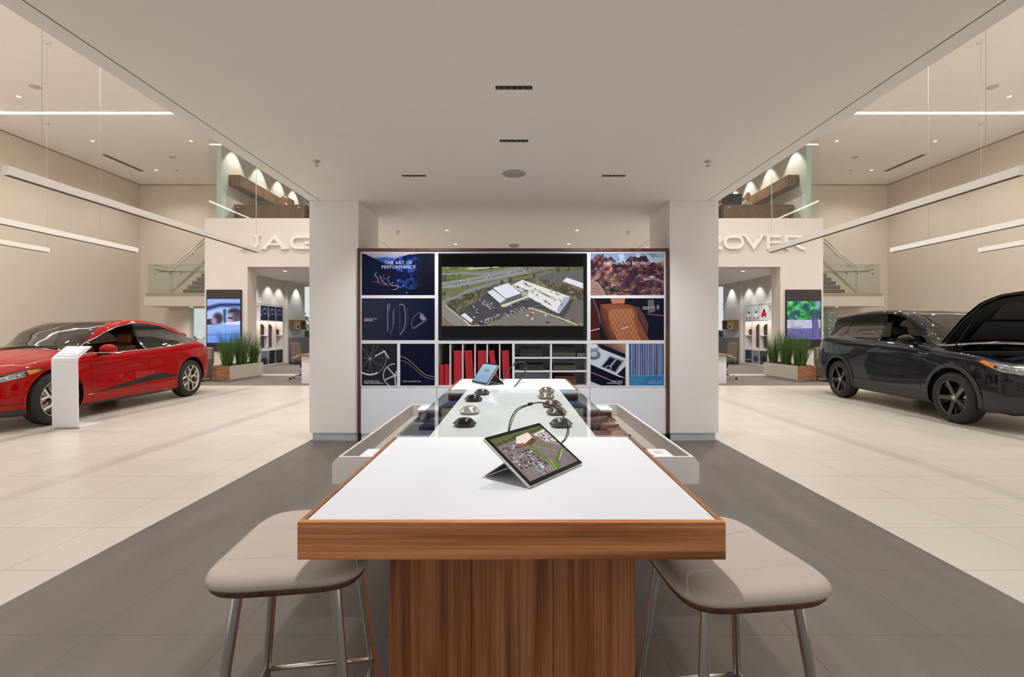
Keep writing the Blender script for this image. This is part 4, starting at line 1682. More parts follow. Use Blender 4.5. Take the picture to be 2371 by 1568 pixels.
c.line([(0, 66), (50, 86), (74, 98)], 1.1, (206, 160, 150), .9)
c.poly([(0, 88), (26, 98), (0, 98)], (200, 198, 204))
c.blob(8, 10, 13, 9, (150, 166, 184), 1, .15)
c.blob(6, 4, 11, 6, (226, 232, 240), 1, .2)
c.blob(8, 26, 15, 11, (60, 80, 106), .9, .2)
c.blob(8, 24, 9, 7, (190, 206, 220), .9, .3)
poster('silver console and dial poster, lower row below the seat poster', 1367, 1448, 796, 893, c, [('EXCELLENCE\nTHROUGH CRAFT', 1441.5, 884.5, .0235, 'RIGHT', WT, 1.0)])
# 8 stripes
c = Canvas(84, 98, (40, 108, 166))
c.grade(np.ones(c.xx.shape, bool), (24, 92, 160), (80, 150, 200), c.fbm(30, 6))
for k in range(20):
    x = 3 + k * 4.15
    c.poly([(x - 1.6, 0), (x + 1.6, 0), (x + 1.4, 74), (x - 1.4, 74)], [(34, 44, 104), (30, 96, 170), (44, 60, 130), (24, 34, 84)][k % 4])
    c.line([(x + 2.0, 0), (x + 2.1 + .4 * math.sin(k), 75)], .9, (214, 216, 232), .95, .5)
poster('blue poster with vertical silver stripes, lower row end by the black car side', 1456, 1537, 796, 893, c, [('SHOW YOUR\nINDIVIDUALITY', 1531, 884.5, .0235, 'RIGHT', rgb(170, 200, 225), 1.0)])

# big display
tv = thing('wall_display', 'large black display showing an aerial view of roads and a car lot', 'screen', (sx(1187), YF, sz(788)))
MB().box(sx(1015.6), sx(1358.6), YF - .02, YF + .05, sz(787.7), sz(587.6), .003).build('housing', M['black'], tv, world=True)
MB().box(sx(1023), sx(1350.5), YF - .0215, YF - .0202, sz(782), sz(592)).build('screen_glass', mat('dark_panel', rgb(9, 8, 11), .1, 0, .15), tv, world=True)
K = 6.36


def tz(*p):
    return [((x - 150) / K, (y - 117) / K) for x, y in p]


c = Canvas(330, 139, (112, 104, 82))
n = c.fbm(14, 3)
full = np.ones_like(n, bool)
c.grade(full, (84, 78, 58), (150, 140, 112), (n - .3) * 2)
G1 = (96, 122, 52)
c.poly(tz((150, 150), (700, 170), (1250, 110), (1300, 130), (900, 180), (400, 195), (150, 190)), (110, 134, 56))
c.poly(tz((220, 235), (620, 230), (640, 250), (400, 290), (220, 310)), G1)
c.poly(tz((520, 140), (1000, 112), (1000, 125), (560, 155)), (214, 214, 206))
ROAD = (142, 142, 142)
c.poly(tz((150, 205), (800, 200), (1300, 110), (1500, 110), (900, 225), (500, 235), (150, 235)), ROAD)
c.poly(tz((150, 345), (700, 255), (1250, 140), (1500, 110), (1900, 110), (1700, 160), (1300, 245), (800, 340), (300, 440), (150, 440)), ROAD)
c.line(tz((150, 400), (750, 290), (1300, 180), (1600, 120)), 1, (98, 98, 92), .9)
c.line(tz((150, 380), (750, 272), (1300, 165)), .6, (190, 190, 186), .6)
c.line(tz((160, 420), (780, 312), (1320, 200)), .6, (190, 190, 186), .6)
c.poly(tz((150, 470), (380, 430), (800, 350), (1150, 275), (1150, 300), (800, 380), (560, 440), (300, 540), (150, 600)), (112, 122, 70), .8)
c.line(tz((170, 640), (330, 580), (560, 480), (760, 405), (1080, 315), (1400, 270), (1750, 200)), 6.5, (134, 136, 138))
c.poly(tz((150, 600), (230, 640), (230, 700), (540, 1000), (150, 1000)), (140, 134, 128))
c.poly(tz((150, 850), (330, 1000), (150, 1000)), (128, 110, 88))
c.poly(tz((1300, 110), (1500, 240), (1600, 290), (1850, 200), (2250, 117), (2250, 105)), (110, 104, 82), .5)
c.poly(tz((1560, 270), (1900, 190), (2250, 150), (2250, 330), (1960, 320), (1900, 370), (1700, 330)), (104, 102, 104))
c.poly(tz((1100, 275), (1450, 245), (1480, 270), (1150, 320)), G1, .8)
tmask = c.fbm(5, 13)
c.put(c.mask(tz((220, 640), (500, 520), (800, 440), (900, 400), (900, 470), (780, 510), (640, 620), (480, 700), (440, 830), (230, 720))) & (tmask > .48), (64, 66, 40), .8)
c.put(c.mask(tz((1560, 290), (1750, 330), (1980, 400), (2250, 470), (2250, 610), (2080, 560), (1700, 400))) & (tmask > .45), (78, 70, 56), .9)
LOT = (74, 74, 80)
c.poly(tz((455, 740), (640, 640), (820, 490), (1010, 690), (1330, 580), (1560, 600), (1880, 820), (2040, 600), (2120, 600), (1960, 880), (1800, 800), (1450, 700), (1360, 760), (760, 975), (620, 960), (540, 900)), LOT)
c.poly(tz((430, 830), (560, 980), (600, 990), (700, 985), (760, 1000), (540, 1000)), (208, 202, 186))
c.poly(tz((800, 985), (1370, 750), (1480, 730), (2100, 1000)), (126, 120, 112))
c.poly(tz((2110, 600), (2250, 620), (2250, 940), (1980, 880)), (110, 102, 98))
c.poly(tz((1020, 690), (1330, 580), (1440, 520), (1440, 570), (1180, 670), (1100, 715), (1040, 720)), (212, 208, 186))
c.line(tz((1380, 740), (1480, 735), (1640, 790), (1900, 880), (2150, 980)), 1.6, (226, 220, 206))
c.line(tz((210, 700), (380, 840), (560, 990)), 1.6, (206, 198, 184))
c.line(tz((620, 940), (1000, 880), (1420, 730)), .8, (140, 60, 44), .7)
c.poly(tz((905, 430), (1130, 360), (1330, 510), (1100, 590)), (232, 234, 244))
c.poly(tz((820, 490), (905, 455), (1100, 600), (1010, 660)), (226, 228, 240))
c.poly(tz((1100, 590), (1330, 510), (1330, 580), (1110, 645)), (92, 102, 110))
c.poly(tz((820, 490), (1010, 660), (1010, 690), (820, 510)), (60, 62, 70))
c.poly(tz((1010, 660), (1100, 620), (1105, 650), (1015, 690)), (104, 108, 116))
c.poly(tz((905, 430), (1100, 590), (1100, 604), (905, 448)), (120, 124, 132))
c.poly(tz((1180, 395), (1340, 310), (2045, 560), (2035, 620), (1890, 815), (1650, 690), (1430, 560), (1420, 460), (1330, 490)), (236, 234, 230))
c.poly(tz((1960, 570), (2045, 560), (2035, 620), (1890, 815), (1850, 760)), (178, 184, 200))
c.poly(tz((1330, 495), (1430, 460), (1430, 520), (1340, 560)), (176, 178, 174))
c.poly(tz((430, 840), (490, 805), (615, 910), (580, 950)), (228, 226, 238))
c.poly(tz((430, 845), (580, 950), (580, 980), (430, 865)), (120, 112, 100))
c.poly(tz((1940, 330), (2000, 275), (2245, 360), (2245, 440)), (230, 234, 244))
c.poly(tz((1940, 335), (2245, 440), (2245, 460), (1940, 350)), (150, 100, 74))
r = random.Random(11)
CC = [(26, 28, 38), (200, 204, 212), (150, 160, 176), (44, 50, 66), (224, 226, 230), (150, 34, 48), (90, 100, 116)]


def carpix(x, y, s=1.0):
    c.poly(tz((x, y), (x + 26 * s, y + 9 * s), (x + 32 * s, y + 20 * s), (x + 6 * s, y + 12 * s)), r.choice(CC))
    c.poly(tz((x + 6, y + 13), (x + 32, y + 22), (x + 30, y + 27), (x + 5, y + 18)), (28, 28, 32), .7)


for (xa, ya_, xb, yb_, n_, w_) in ((590, 690, 720, 840, 14, 60), (720, 610, 900, 760, 16, 70), (800, 620, 940, 750, 12, 70), (520, 800, 620, 870, 9, 30), (640, 950, 1400, 690, 46, 30), (700, 975, 1400, 725, 46, 20),
                            (1450, 580, 1700, 720, 12, 20), (1700, 730, 1830, 790, 8, 10), (1150, 690, 1400, 590, 10, 16)):
    for q in range(n_ * 2):
        u = r.random()
        carpix(xa + (xb - xa) * u + r.uniform(-w_, w_) * .5, ya_ + (yb_ - ya_) * u + r.uniform(-w_, w_) * .4)
for (xa, ya_, xb, yb_, n_) in ((1330, 330, 1450, 400, 14), (1210, 390, 1410, 470, 24), (1510, 440, 1680, 520, 18), (1660, 520, 1830, 590, 14), (1440, 450, 1560, 540, 8), (1640, 600, 1820, 690, 12), (1880, 570, 1920, 660, 6), (1740, 480, 1900, 540, 6)):
    for q in range(n_):
        u = r.random()
        carpix(xa + (xb - xa) * u + r.uniform(-14, 14), ya_ + (yb_ - ya_) * u + r.uniform(-18, 18), .8)
for q in range(22):
    u = r.random()
    c.blob((200 + 1500 * u - 150) / K, (380 - 270 * u + r.uniform(-30, 30) - 117) / K, 1.8, 1.0, r.choice([(240, 240, 240), (30, 34, 44), (200, 200, 205)]), 1, .3)
for k_ in range(26):
    x = 840 + k_ * 46
    c.line(tz((x, 975 - (x - 800) * .36), (x + 30, 900 - (x - 800) * .33 + 40)), .5, (190, 186, 178), .6)
for (x, y, s_) in ((1040, 340, 5), (1165, 310, 6), (1515, 250, 5), (1870, 160, 6), (2030, 150, 5), (1975, 440, 5), (180, 515, 5), (325, 240, 3), (410, 235, 2.5), (455, 415, 2.2), (533, 405, 3), (690, 510, 5), (540, 570, 4.5), (430, 800, 5), (880, 125, 3.5)):
    c.blob((x - 150) / K, (y - 117) / K, s_ * .75, s_, (52, 74, 40), .95, .35)
    c.blob((x - 150) / K - 1, (y - 117) / K - 1.5, s_ * .4, s_ * .5, (92, 112, 62), .5, .5)
for (x, y, cc) in ((1470, 825, (190, 30, 40)), (1420, 840, (230, 230, 230)), (1690, 840, (220, 230, 245)), (1500, 800, (200, 205, 215)), (1720, 945, (24, 26, 30)), (1490, 890, (230, 230, 225))):
    c.blob((x - 150) / K, (y - 117) / K, 3, 1.8, cc, 1, .2)
c.a *= .93
c.mesh('picture', sx(1023.5), sx(1350), sz(755), sz(618.5), M['screen'], tv, y=-.0222, mtx=Matrix.Translation((-sx(1187), 0, -sz(788))))

# ------------------------------------------------------------------ books on the shelves
M['red'] = noisy('red_book_cloth', rgb(176, 26, 40), .45, .06, 20)
M['blk'] = noisy('black_book_cloth', rgb(34, 33, 38), .5, .1, 20)
M['olv'] = noisy('olive_book_cloth', rgb(66, 62, 52), .5, .1, 20)
M['brn'] = noisy('brown_book_cloth', rgb(96, 54, 44), .5, .1, 20)


def upright(label, a, b, ytop, lean=0.0, m='red', grp='red binders standing in the shelf'):
    x0, x1, z0, z1 = sx(a), sx(b), sz(892.8), sz(ytop)
    t = thing('binder', label, 'book', (x0, YF + .03, z0), 0, grp)
    w_, h = x1 - x0, z1 - z0
    mtx = Matrix.Rotation(-lean, 4, 'Y')
    cv = MB()
    th = .004
    cv.box(0, th, 0, .25, 0, h)
    cv.box(w_ - th, w_, 0, .25, 0, h)
    cv.box(th, w_ - th, -.003, .004, 0, h, .001)
    if lean:
        cv.xform(Matrix.Rotation(lean, 4, 'Y'))
    cv.build('cover', m, t)
    pg = MB().box(th, w_ - th, .0045, .245, .006, h - .006)
    if lean:
        pg.xform(Matrix.Rotation(lean, 4, 'Y'))
    pg.build('pages', mat('page_block', rgb(70, 20, 26), .7), t)


upright('short red binder at the very end of the shelf, outer one of the low pair', 1016.5, 1026.5, 845)
upright('short red binder of the low pair, next to the first divider', 1028.5, 1040, 844)
upright('tall red binder upright in the second slot of the shelf', 1050, 1069.5, 812)
upright('tall red binder in the third slot, leaning towards the second', 1079.5, 1097, 812, -.06)
upright('tall red binder in the fourth slot behind the blue-screened tablet', 1106, 1126, 812)
upright('tall red binder in the fifth slot, leaning most of all', 1141.5, 1154, 812, -.13)
upright('tall red binder in the last slot before the black boxes', 1165, 1182, 812, -.05)


def lying(label, a, b, y0, y1, m, dep=.3, grp='dark books lying on the shelves', rot=0):
    x0, x1, z0, z1 = sx(a), sx(b), sz(y1), sz(y0)
    t = thing('book', label, 'book', ((x0 + x1) / 2, YF + .04 + dep / 2, z0), rot, grp)
    w_, h = (x1 - x0) / 2, z1 - z0
    cv = MB()
    cv.box(-w_, w_, -dep / 2, dep / 2, 0, .004)
    cv.box(-w_, w_, -dep / 2, dep / 2, h - .004, h)
    cv.box(-w_, w_, -dep / 2 - .002, -dep / 2 + .004, .004, h - .004, .001)
    cv.build('cover', m, t)
    MB().box(-w_ + .005, w_ - .005, -dep / 2 + .005, dep / 2 - .005, .0045, h - .0045).build('pages', mat('page_dark', rgb(60, 58, 58), .8), t)


lying('black book lying underneath another in the upper shelf beside the binders', 1204, 1256.5, 817.3, 827.3, 'blk')
lying('black book lying on top in the upper shelf beside the binders', 1206, 1256, 805.5, 817, 'blk')
lying('thick black book underneath in the upper shelf below the display corner', 1279.5, 1334, 816.5, 827.3, 'olv')
lying('thick black book on top in the upper shelf below the display corner', 1279.5, 1334, 802.5, 816.2, 'blk')
for k in range(4):
    lying(['lowest of four thin grey booklets', 'second lowest of four thin grey booklets', 'third of four thin grey booklets', 'topmost of four thin grey booklets'][k] + ' in the upper shelf', 1337, 1356, 825.0 - k * 2.3, 827.2 - k * 2.3, mat('booklet_grey_%d' % k, rgb(70 + 40 * (k % 2), 74 + 40 * (k % 2), 88 + 40 * (k % 2)), .4), .22, 'thin booklets in the upper shelf')
lying('single black book in the middle shelf behind the thin cable loop', 1203, 1259, 844, 858.6, 'blk')
lying('olive-brown book in the middle shelf on the poster side', 1282, 1336, 846, 858.6, 'olv')
for k in range(3):
    lying(['lowest reddish brown book', 'middle reddish brown book', 'top reddish brown book'][k] + ' of the stack in the bottom shelf', 1283 + k, 1336 - k, 886.2 - k * 7.4, 893 - k * 7.4, 'brn', .3, 'brown books in the bottom shelf')
# ------------------------------------------------------------------ cars
def pchip(pts):
    xs = np.array([p[0] for p in pts], float)
    ys = np.array([p[1] for p in pts], float)
    o = np.argsort(xs)
    xs, ys = xs[o], ys[o]
    h = np.diff(xs)
    d = np.diff(ys) / h
    m = np.zeros(len(xs))
    m[0], m[-1] = d[0], d[-1]
    for i in range(1, len(xs) - 1):
        if d[i - 1] * d[i] > 0:
            w1, w2 = 2 * h[i] + h[i - 1], h[i] + 2 * h[i - 1]
            m[i] = (w1 + w2) / (w1 / d[i - 1] + w2 / d[i])

    def f(x):
        x = min(max(x, xs[0]), xs[-1])
        i = min(len(h) - 1, max(0, int(np.searchsorted(xs, x) - 1)))
        t = (x - xs[i]) / h[i]
        return ((1 + 2 * t) * (1 - t) ** 2) * ys[i] + t * (1 - t) ** 2 * h[i] * m[i] + t * t * (3 - 2 * t) * ys[i + 1] + t * t * (t - 1) * h[i] * m[i + 1]
    return f


def inpoly(x, y, pts):
    c = False
    n = len(pts)
    for i in range(n):
        x0, y0 = pts[i]
        x1, y1 = pts[(i + 1) % n]
        if (y0 > y) != (y1 > y) and x < (x1 - x0) * (y - y0) / (y1 - y0) + x0:
            c = not c
    return c


def circ(cx, cz, r, n=28):
    return [(cx + r * math.cos(2 * PI * k / n), cz + r * math.sin(2 * PI * k / n)) for k in range(n)]


class Body:
    def __init__(self, spec, car, paint):
        self.car, self.paint = car, paint
        self.s = spec
        f = {k: pchip(spec[k]) for k in ('top', 'belt', 'w', 'bot', 'roofw')}
        xs0, xs1 = spec['top'][0][0], spec['top'][-1][0]
        xs0, xs1 = min(p[0] for p in spec['top']), max(p[0] for p in spec['top'])
        N = 96
        X = [xs0 + (xs1 - xs0) * (.5 - .5 * math.cos(PI * (i / N))) * .55 + (xs1 - xs0) * (i / N) * .45 for i in range(N + 1)]
        bm = bmesh.new()
        rings = []
        for x in X:
            w, b, t, zb, rw = f['w'](x), f['belt'](x), f['top'](x), f['bot'](x), f['roofw'](x)
            b = min(b, t - .01)
            g = t - b
            G = min(1, max(0, (g - .10) / .28))
            G = G * G * (3 - 2 * G)
            L = lambda a, c: a + (c - a) * G
            h = b - zb
            tuck = spec.get('tuck', .02) * max(0, 1 - abs(x) / 1.3)
            P_ = [(0, zb), (.78 * w, zb), (.945 * w, zb + .04 * h), (.985 * w, zb + .14 * h), (w - tuck * .5, zb + .36 * h), (w - tuck, zb + .60 * h), (.990 * w, zb + .82 * h), (.965 * w, b - .05 * h), (L(.91, .925) * w, b + .006),
                  (L(.76 * w, .855 * w), b + L(.35, .12) * g), (L(.58 * w, rw + .45 * (.855 * w - rw)), b + L(.62, .52) * g), (L(.42 * w, rw + .06), b + L(.80, .86) * g), (L(.26 * w, rw - .02), b + L(.93, .965) * g), (L(.13 * w, rw * .55), b + L(.98, .992) * g), (0, t)]
            cur = catmull([(p[0], p[1], 0) for p in P_], 3, False)
            half = [(p.x, p.y) for p in cur]
            ring = [bm.verts.new((x, max(0, p[0]), p[1])) for p in half]
            ring += [bm.verts.new((x, -max(0, p[0]), p[1])) for p in half[-2:0:-1]]
            rings.append(ring)
        n = len(rings[0])
        for i in range(len(rings) - 1):
            for j in range(n):
                bm.faces.new((rings[i][j], rings[i][(j + 1) % n], rings[i + 1][(j + 1) % n], rings[i + 1][j])).smooth = True
        bm.faces.new(rings[0])
        bm.faces.new(rings[-1][::-1])
        bmesh.ops.recalc_face_normals(bm, faces=bm.faces)
        self.bm = bm
        self.bvh = BVHTree.FromBMesh(bm)

    def side(self, x, z, sgn=1, off=0.0):
        h = self.bvh.ray_cast(Vector((x, sgn * 3, z)), Vector((0, -sgn, 0)))
        if h[0] is None:
            return None
        return h[0] + h[1] * off

    def down(self, x, y, off=0.0):
        h = self.bvh.ray_cast(Vector((x, y, 3)), Vector((0, 0, -1)))
        return None if h[0] is None else h[0] + h[1] * off

    def front(self, y, z, off=0.0, sgn=1):
        h = self.bvh.ray_cast(Vector((sgn * 5, y, z)), Vector((-sgn, 0, 0)))
        return None if h[0] is None else h[0] + h[1] * off

    def cut(self, poly, ax, filt):
        bm = self.bm
        i, j = ax
        pad = .02
        bx = (min(p[0] for p in poly) - pad, max(p[0] for p in poly) + pad, min(p[1] for p in poly) - pad, max(p[1] for p in poly) + pad)

        def ov(f, b):
            a = [v.co[i] for v in f.verts]
            c = [v.co[j] for v in f.verts]
            return max(a) > b[0] and min(a) < b[1] and max(c) > b[2] and min(c) < b[3]
        cand = {f for f in bm.faces if ov(f, bx) and filt(f)}
        n = len(poly)
        for k in range(n):
            p, q = poly[k], poly[(k + 1) % n]
            e = (min(p[0], q[0]) - 1e-4, max(p[0], q[0]) + 1e-4, min(p[1], q[1]) - 1e-4, max(p[1], q[1]) + 1e-4)
            sub = [f for f in cand if ov(f, e)]
            if not sub:
                continue
            co = Vector((0, 0, 0))
            co[i], co[j] = p
            no = Vector((0, 0, 0))
            no[i], no[j] = q[1] - p[1], -(q[0] - p[0])
            if no.length < 1e-9:
                continue
            geom = list(set(sub) | {ed for f in sub for ed in f.edges} | {v for f in sub for v in f.verts})
            r = bmesh.ops.bisect_plane(bm, geom=geom, plane_co=co, plane_no=no.normalized(), dist=1e-6)
            cand = {f for f in cand if f.is_valid} | {g for g in r['geom'] if isinstance(g, bmesh.types.BMFace)}
        out = []
        for f in cand:
            if f.is_valid:
                c = f.calc_center_median()
                if inpoly(c[i], c[j], poly) and filt(f):
                    out.append(f)
        return out

    def extract(self, faces, name, m, parent=None, off=0.0, keep=False, thick=0.0, sgn=None):
        """take faces out of the body as a mesh of their own"""
        if sgn is not None:
            faces = [f for f in faces if f.calc_center_median().y * sgn > 0]
        if not faces:
            return None
        nb = bmesh.new()
        mp = {}
        for f in faces:
            for v in f.verts:
                if v not in mp:
                    mp[v] = nb.verts.new(v.co + v.normal * off)
            try:
                nb.faces.new([mp[v] for v in f.verts]).smooth = True
            except ValueError:
                pass
        if thick:
            bmesh.ops.solidify(nb, geom=nb.faces[:], thickness=thick)
        me = bpy.data.meshes.new(name)
        nb.to_mesh(me)
        nb.free()
        me.materials.append(M[m] if isinstance(m, str) else m)
        o = link(name, me, parent or self.car)
        if not keep:
            bmesh.ops.delete(self.bm, geom=faces, context='FACES')
        return o

    def ribbon(self, pts, w, m, name, parent=None, sgn=1, off=.002, mode='side', n=5, closed=False, thick=None):
        P3 = []
        q = []
        m_ = len(pts)
        for a in range(m_ if closed else m_ - 1):
            p0, p1 = pts[a], pts[(a + 1) % m_]
            L = max(1, int(math.hypot(p1[0] - p0[0], p1[1] - p0[1]) / .04))
            for k in range(L):
                t = k / L
                q.append((p0[0] + (p1[0] - p0[0]) * t, p0[1] + (p1[1] - p0[1]) * t))
        q.append(pts[0] if closed else pts[-1])
        for p in q:
            v = self.side(p[0], p[1], sgn, off) if mode == 'side' else (self.down(p[0], p[1], off) if mode == 'top' else self.front(p[0], p[1], off, sgn))
            if v is not None:
                P3.append(v)
        if len(P3) < 2:
            return None
        return MB().tube(P3, w / 2, 6).build(name, m, parent or self.car)

    def finish(self):
        me = bpy.data.meshes.new('body_shell')
        self.bm.normal_update()
        self.bm.to_mesh(me)
        self.bm.free()
        me.materials.append(self.paint)
        return link('body_shell', me, self.car)


def wheel(car, x, y, r, wd, rimr, style, m_rim, m_rim2, side, hubcol, steer=0):
    """wheel centred at x, y; outer face towards side"""
    zc = r
    prof = [(rimr - .012, -wd * .42), (rimr + .004, -wd * .47), (rimr + .035, -wd * .5), (r - .05, -wd * .49), (r - .022, -wd * .44), (r - .006, -wd * .36), (r, -wd * .30), (r, wd * .30), (r - .006, wd * .36),
            (r - .022, wd * .44), (r - .05, wd * .49), (rimr + .035, wd * .5), (rimr + .004, wd * .47), (rimr - .012, wd * .42)]
    mt = Matrix.Translation((x, y, zc)) @ Matrix.Rotation(steer, 4, 'Z')
    tm = M['tyre']
    mb = MB().lathe([(a, b) for a, b in prof], 56, 'y', cap=False)
    for k in (-.2, -.07, .07, .2):
        mb.lathe([(r - .001, wd * (k - .012)), (r + .0012, wd * (k - .011)), (r + .0012, wd * (k + .011)), (r - .001, wd * (k + .012))], 56, 'y', cap=False)
    for rr_ in (rimr + .02, r - .058):
        mb.lathe([(rr_ - .003, side * wd * .492), (rr_, side * wd * .504), (rr_ + .003, side * wd * .492)], 56, 'y', cap=False)
    W = mb.xform(mt).build('wheel', tm, car)
    b = MB()
    b.lathe([(rimr, side * wd * .46), (rimr - .006, side * wd * .47), (rimr - .014, side * wd * .44), (rimr - .022, side * wd * .2), (rimr - .03, -side * wd * .1), (rimr - .02, -side * wd * .42)], 56, 'y', cap=False)
    b.xform(mt).build('rim', m_rim, W)
    d = MB().lathe([(0, -side * wd * .02), (rimr * .76, -side * wd * .02), (rimr * .76, side * wd * .02), (0, side * wd * .02)], 40, 'y').xform(mt)
    d.build('brake_disc', 'steel', W)
    d = MB().lathe([(0, -side * wd * .12), (rimr - .022, -side * wd * .12)], 40, 'y').xform(mt)
    d.build('wheel_back', 'blackm', W)
    sp = MB()
    sp2 = MB()
    yo, yi = side * wd * .40, side * wd * .30

    def spoke(mbx, a0, r0, a1, r1, w0, w1, o0, o1, dep=.022):
        p0 = Vector((r0 * math.cos(a0), r0 * math.sin(a0)))
        p1 = Vector((r1 * math.cos(a1), r1 * math.sin(a1)))
        dd = (p1 - p0).normalized()
        nn = Vector((-dd.y, dd.x))
        c = [(p0 + nn * w0 / 2, o0), (p0 - nn * w0 / 2, o0), (p1 - nn * w1 / 2, o1), (p1 + nn * w1 / 2, o1)]
        k = [(p0 + nn * w0 * .32, o0), (p0 - nn * w0 * .32, o0), (p1 - nn * w1 * .32, o1), (p1 + nn * w1 * .32, o1)]
        A = [mbx.bm.verts.new((q.x, o - side * dep, q.y)) for q, o in c]
        B = [mbx.bm.verts.new((q.x, o - side * .006, q.y)) for q, o in c]
        C = [mbx.bm.verts.new((q.x, o, q.y)) for q, o in k]
        fs = [mbx.bm.faces.new(A), mbx.bm.faces.new(C)]
        for U, V in ((A, B), (B, C)):
            for i in range(4):
                fs.append(mbx.bm.faces.new((U[i], U[(i + 1) % 4], V[(i + 1) % 4], V[i])))
        bmesh.ops.recalc_face_normals(mbx.bm, faces=fs)
    if style == 'y5':
        for k in range(5):
            a = PI / 2 + k * 2 * PI / 5
            spoke(sp, a, .03, a, rimr * .50, .058, .046, yi, yo)
            spoke(sp, a + .03, rimr * .46, a + .34, rimr * .97, .036, .034, yo, side * wd * .43)
            spoke(sp, a - .03, rimr * .46, a - .34, rimr * .97, .036, .034, yo, side * wd * .43)
            spoke(sp2, a + PI / 5, .04, a + PI / 5, rimr * .9, .018, .014, yi - side * .02, yi - side * .0)
    else:
        for k in range(5):
            a = PI / 2 + .3 + k * 2 * PI / 5
            spoke(sp, a, .035, a + .10, rimr * .97, .075, .062, yi, side * wd * .43, .03)
            spoke(sp2, a + .45, .05, a + .42, rimr * .95, .03, .05, yi - side * .02, yo - side * .02)
    sp.lathe([(0, yi + side * .004), (.052, yi + side * .004), (.062, yi - side * .01), (.062, yi - side * .04)], 24, 'y')
    sp.xform(mt).build('spokes', m_rim, W)
    sp2.xform(mt).build('inner_spokes', m_rim2, W)
    MB().lathe([(0, yi + side * .010), (.026, yi + side * .010), (.03, yi + side * .002)], 20, 'y').xform(mt).build('hub_cap', hubcol, W)
    lu = MB()
    for k in range(5):
        a = k * 2 * PI / 5 + .3
        lu.lathe([(0, yi + side * .008), (.008, yi + side * .008), (.009, yi - side * .0)], 8, 'y', c=(.044 * math.cos(a), 0, .044 * math.sin(a)))
    lu.xform(mt).build('lug_nuts', 'chrome', W)
    return W


M['tyre'] = noisy('tyre_rubber', rgb(40, 38, 37), .75, .1, 80)
M['plastic'] = noisy('grained_plastic', rgb(50, 49, 50), .6, .05, 200)
M['carglass'] = glass('car_window', (.38, .37, .36, 1), base=.05)
M['carglassd'] = glass('tinted_window', (.12, .115, .11, 1), base=.05)
M['roofglass'] = mat('roof_glass', rgb(14, 13, 13), .05, 0, .5, 1)
M['lampglass'] = glass('lamp_cover', (.95, .95, .95, 1), base=.06)
M['lampdark'] = mat('lamp_inside', rgb(150, 152, 156), .2, .85)
M['amber'] = mat('amber_lens', rgb(232, 132, 20), .2, 0, .5, .5)
M['redlens'] = mat('red_lens', rgb(120, 10, 14), .12, 0, .5, 1)
M['interior'] = mat('car_interior', rgb(28, 26, 26), .7)


def seat_(car, x, y, z, m, name='seat', face=1):
    b = MB()
    b.box(x - .26, x + .26, y - .25, y + .25, z, z + .16, .05, 3)
    s = b.build(name, m, car)
    b = MB().box(-.06, .06, -.24, .24, 0, .62, .05, 3)
    b.xform(Matrix.Translation((x - .24, y, z + .10)) @ Matrix.Rotation(-.30, 4, 'Y'))
    b.build('seat_back', m, s)
    b = MB().box(-.05, .05, -.13, .13, 0, .19, .045, 3)
    b.xform(Matrix.Translation((x - .44, y, z + .72)) @ Matrix.Rotation(-.22, 4, 'Y'))
    b.build('headrest', m, s)


def mirror(car, body, x, z, side, mc, ms):
    p = body.side(x, z - .04, side)
    y = p.y
    b = MB().ball((0, 0, 0), 1, 24, sc=(.085, .125, .075))
    for v in b.bm.verts:
        v.co.x *= (1.25 if v.co.x > 0 else .8)
        v.co.z -= abs(v.co.y) * .08
    b.xform(Matrix.Translation((x + .02, y + side * .155, z + .045)) @ Matrix.Rotation(side * .12, 4, 'Z'))
    o = b.build('wing_mirror', mc, car)
    MB().box(x - .03, x + .05, min(y, y + side * .16), max(y, y + side * .16), z - .045, z - .018, .01).build('mirror_arm', 'blackm', o)
    MB().box(x - .055, x + .10, y + side * .07, y + side * .25, z - .022, z - .004, .008).build('mirror_base', ms, o)
    MB().box(x - .062, x - .056, y + side * .10, y + side * .215, z + .008, z + .075, .003).build('mirror_glass', 'chrome', o)


def handle(car, body, x, z, side, m, L=.10):
    p0 = body.side(x - L, z, side, .018)
    p1 = body.side(x + L, z, side, .018)
    pm = body.side(x, z, side, .024)
    if p0 and p1 and pm:
        q0, q1 = body.side(x - L, z, side, 0), body.side(x + L, z, side, 0)
        return MB().tube([q0, p0, pm, p1, q1], [.009, .011, .013, .011, .009], 8).build('door_handle', m, car)


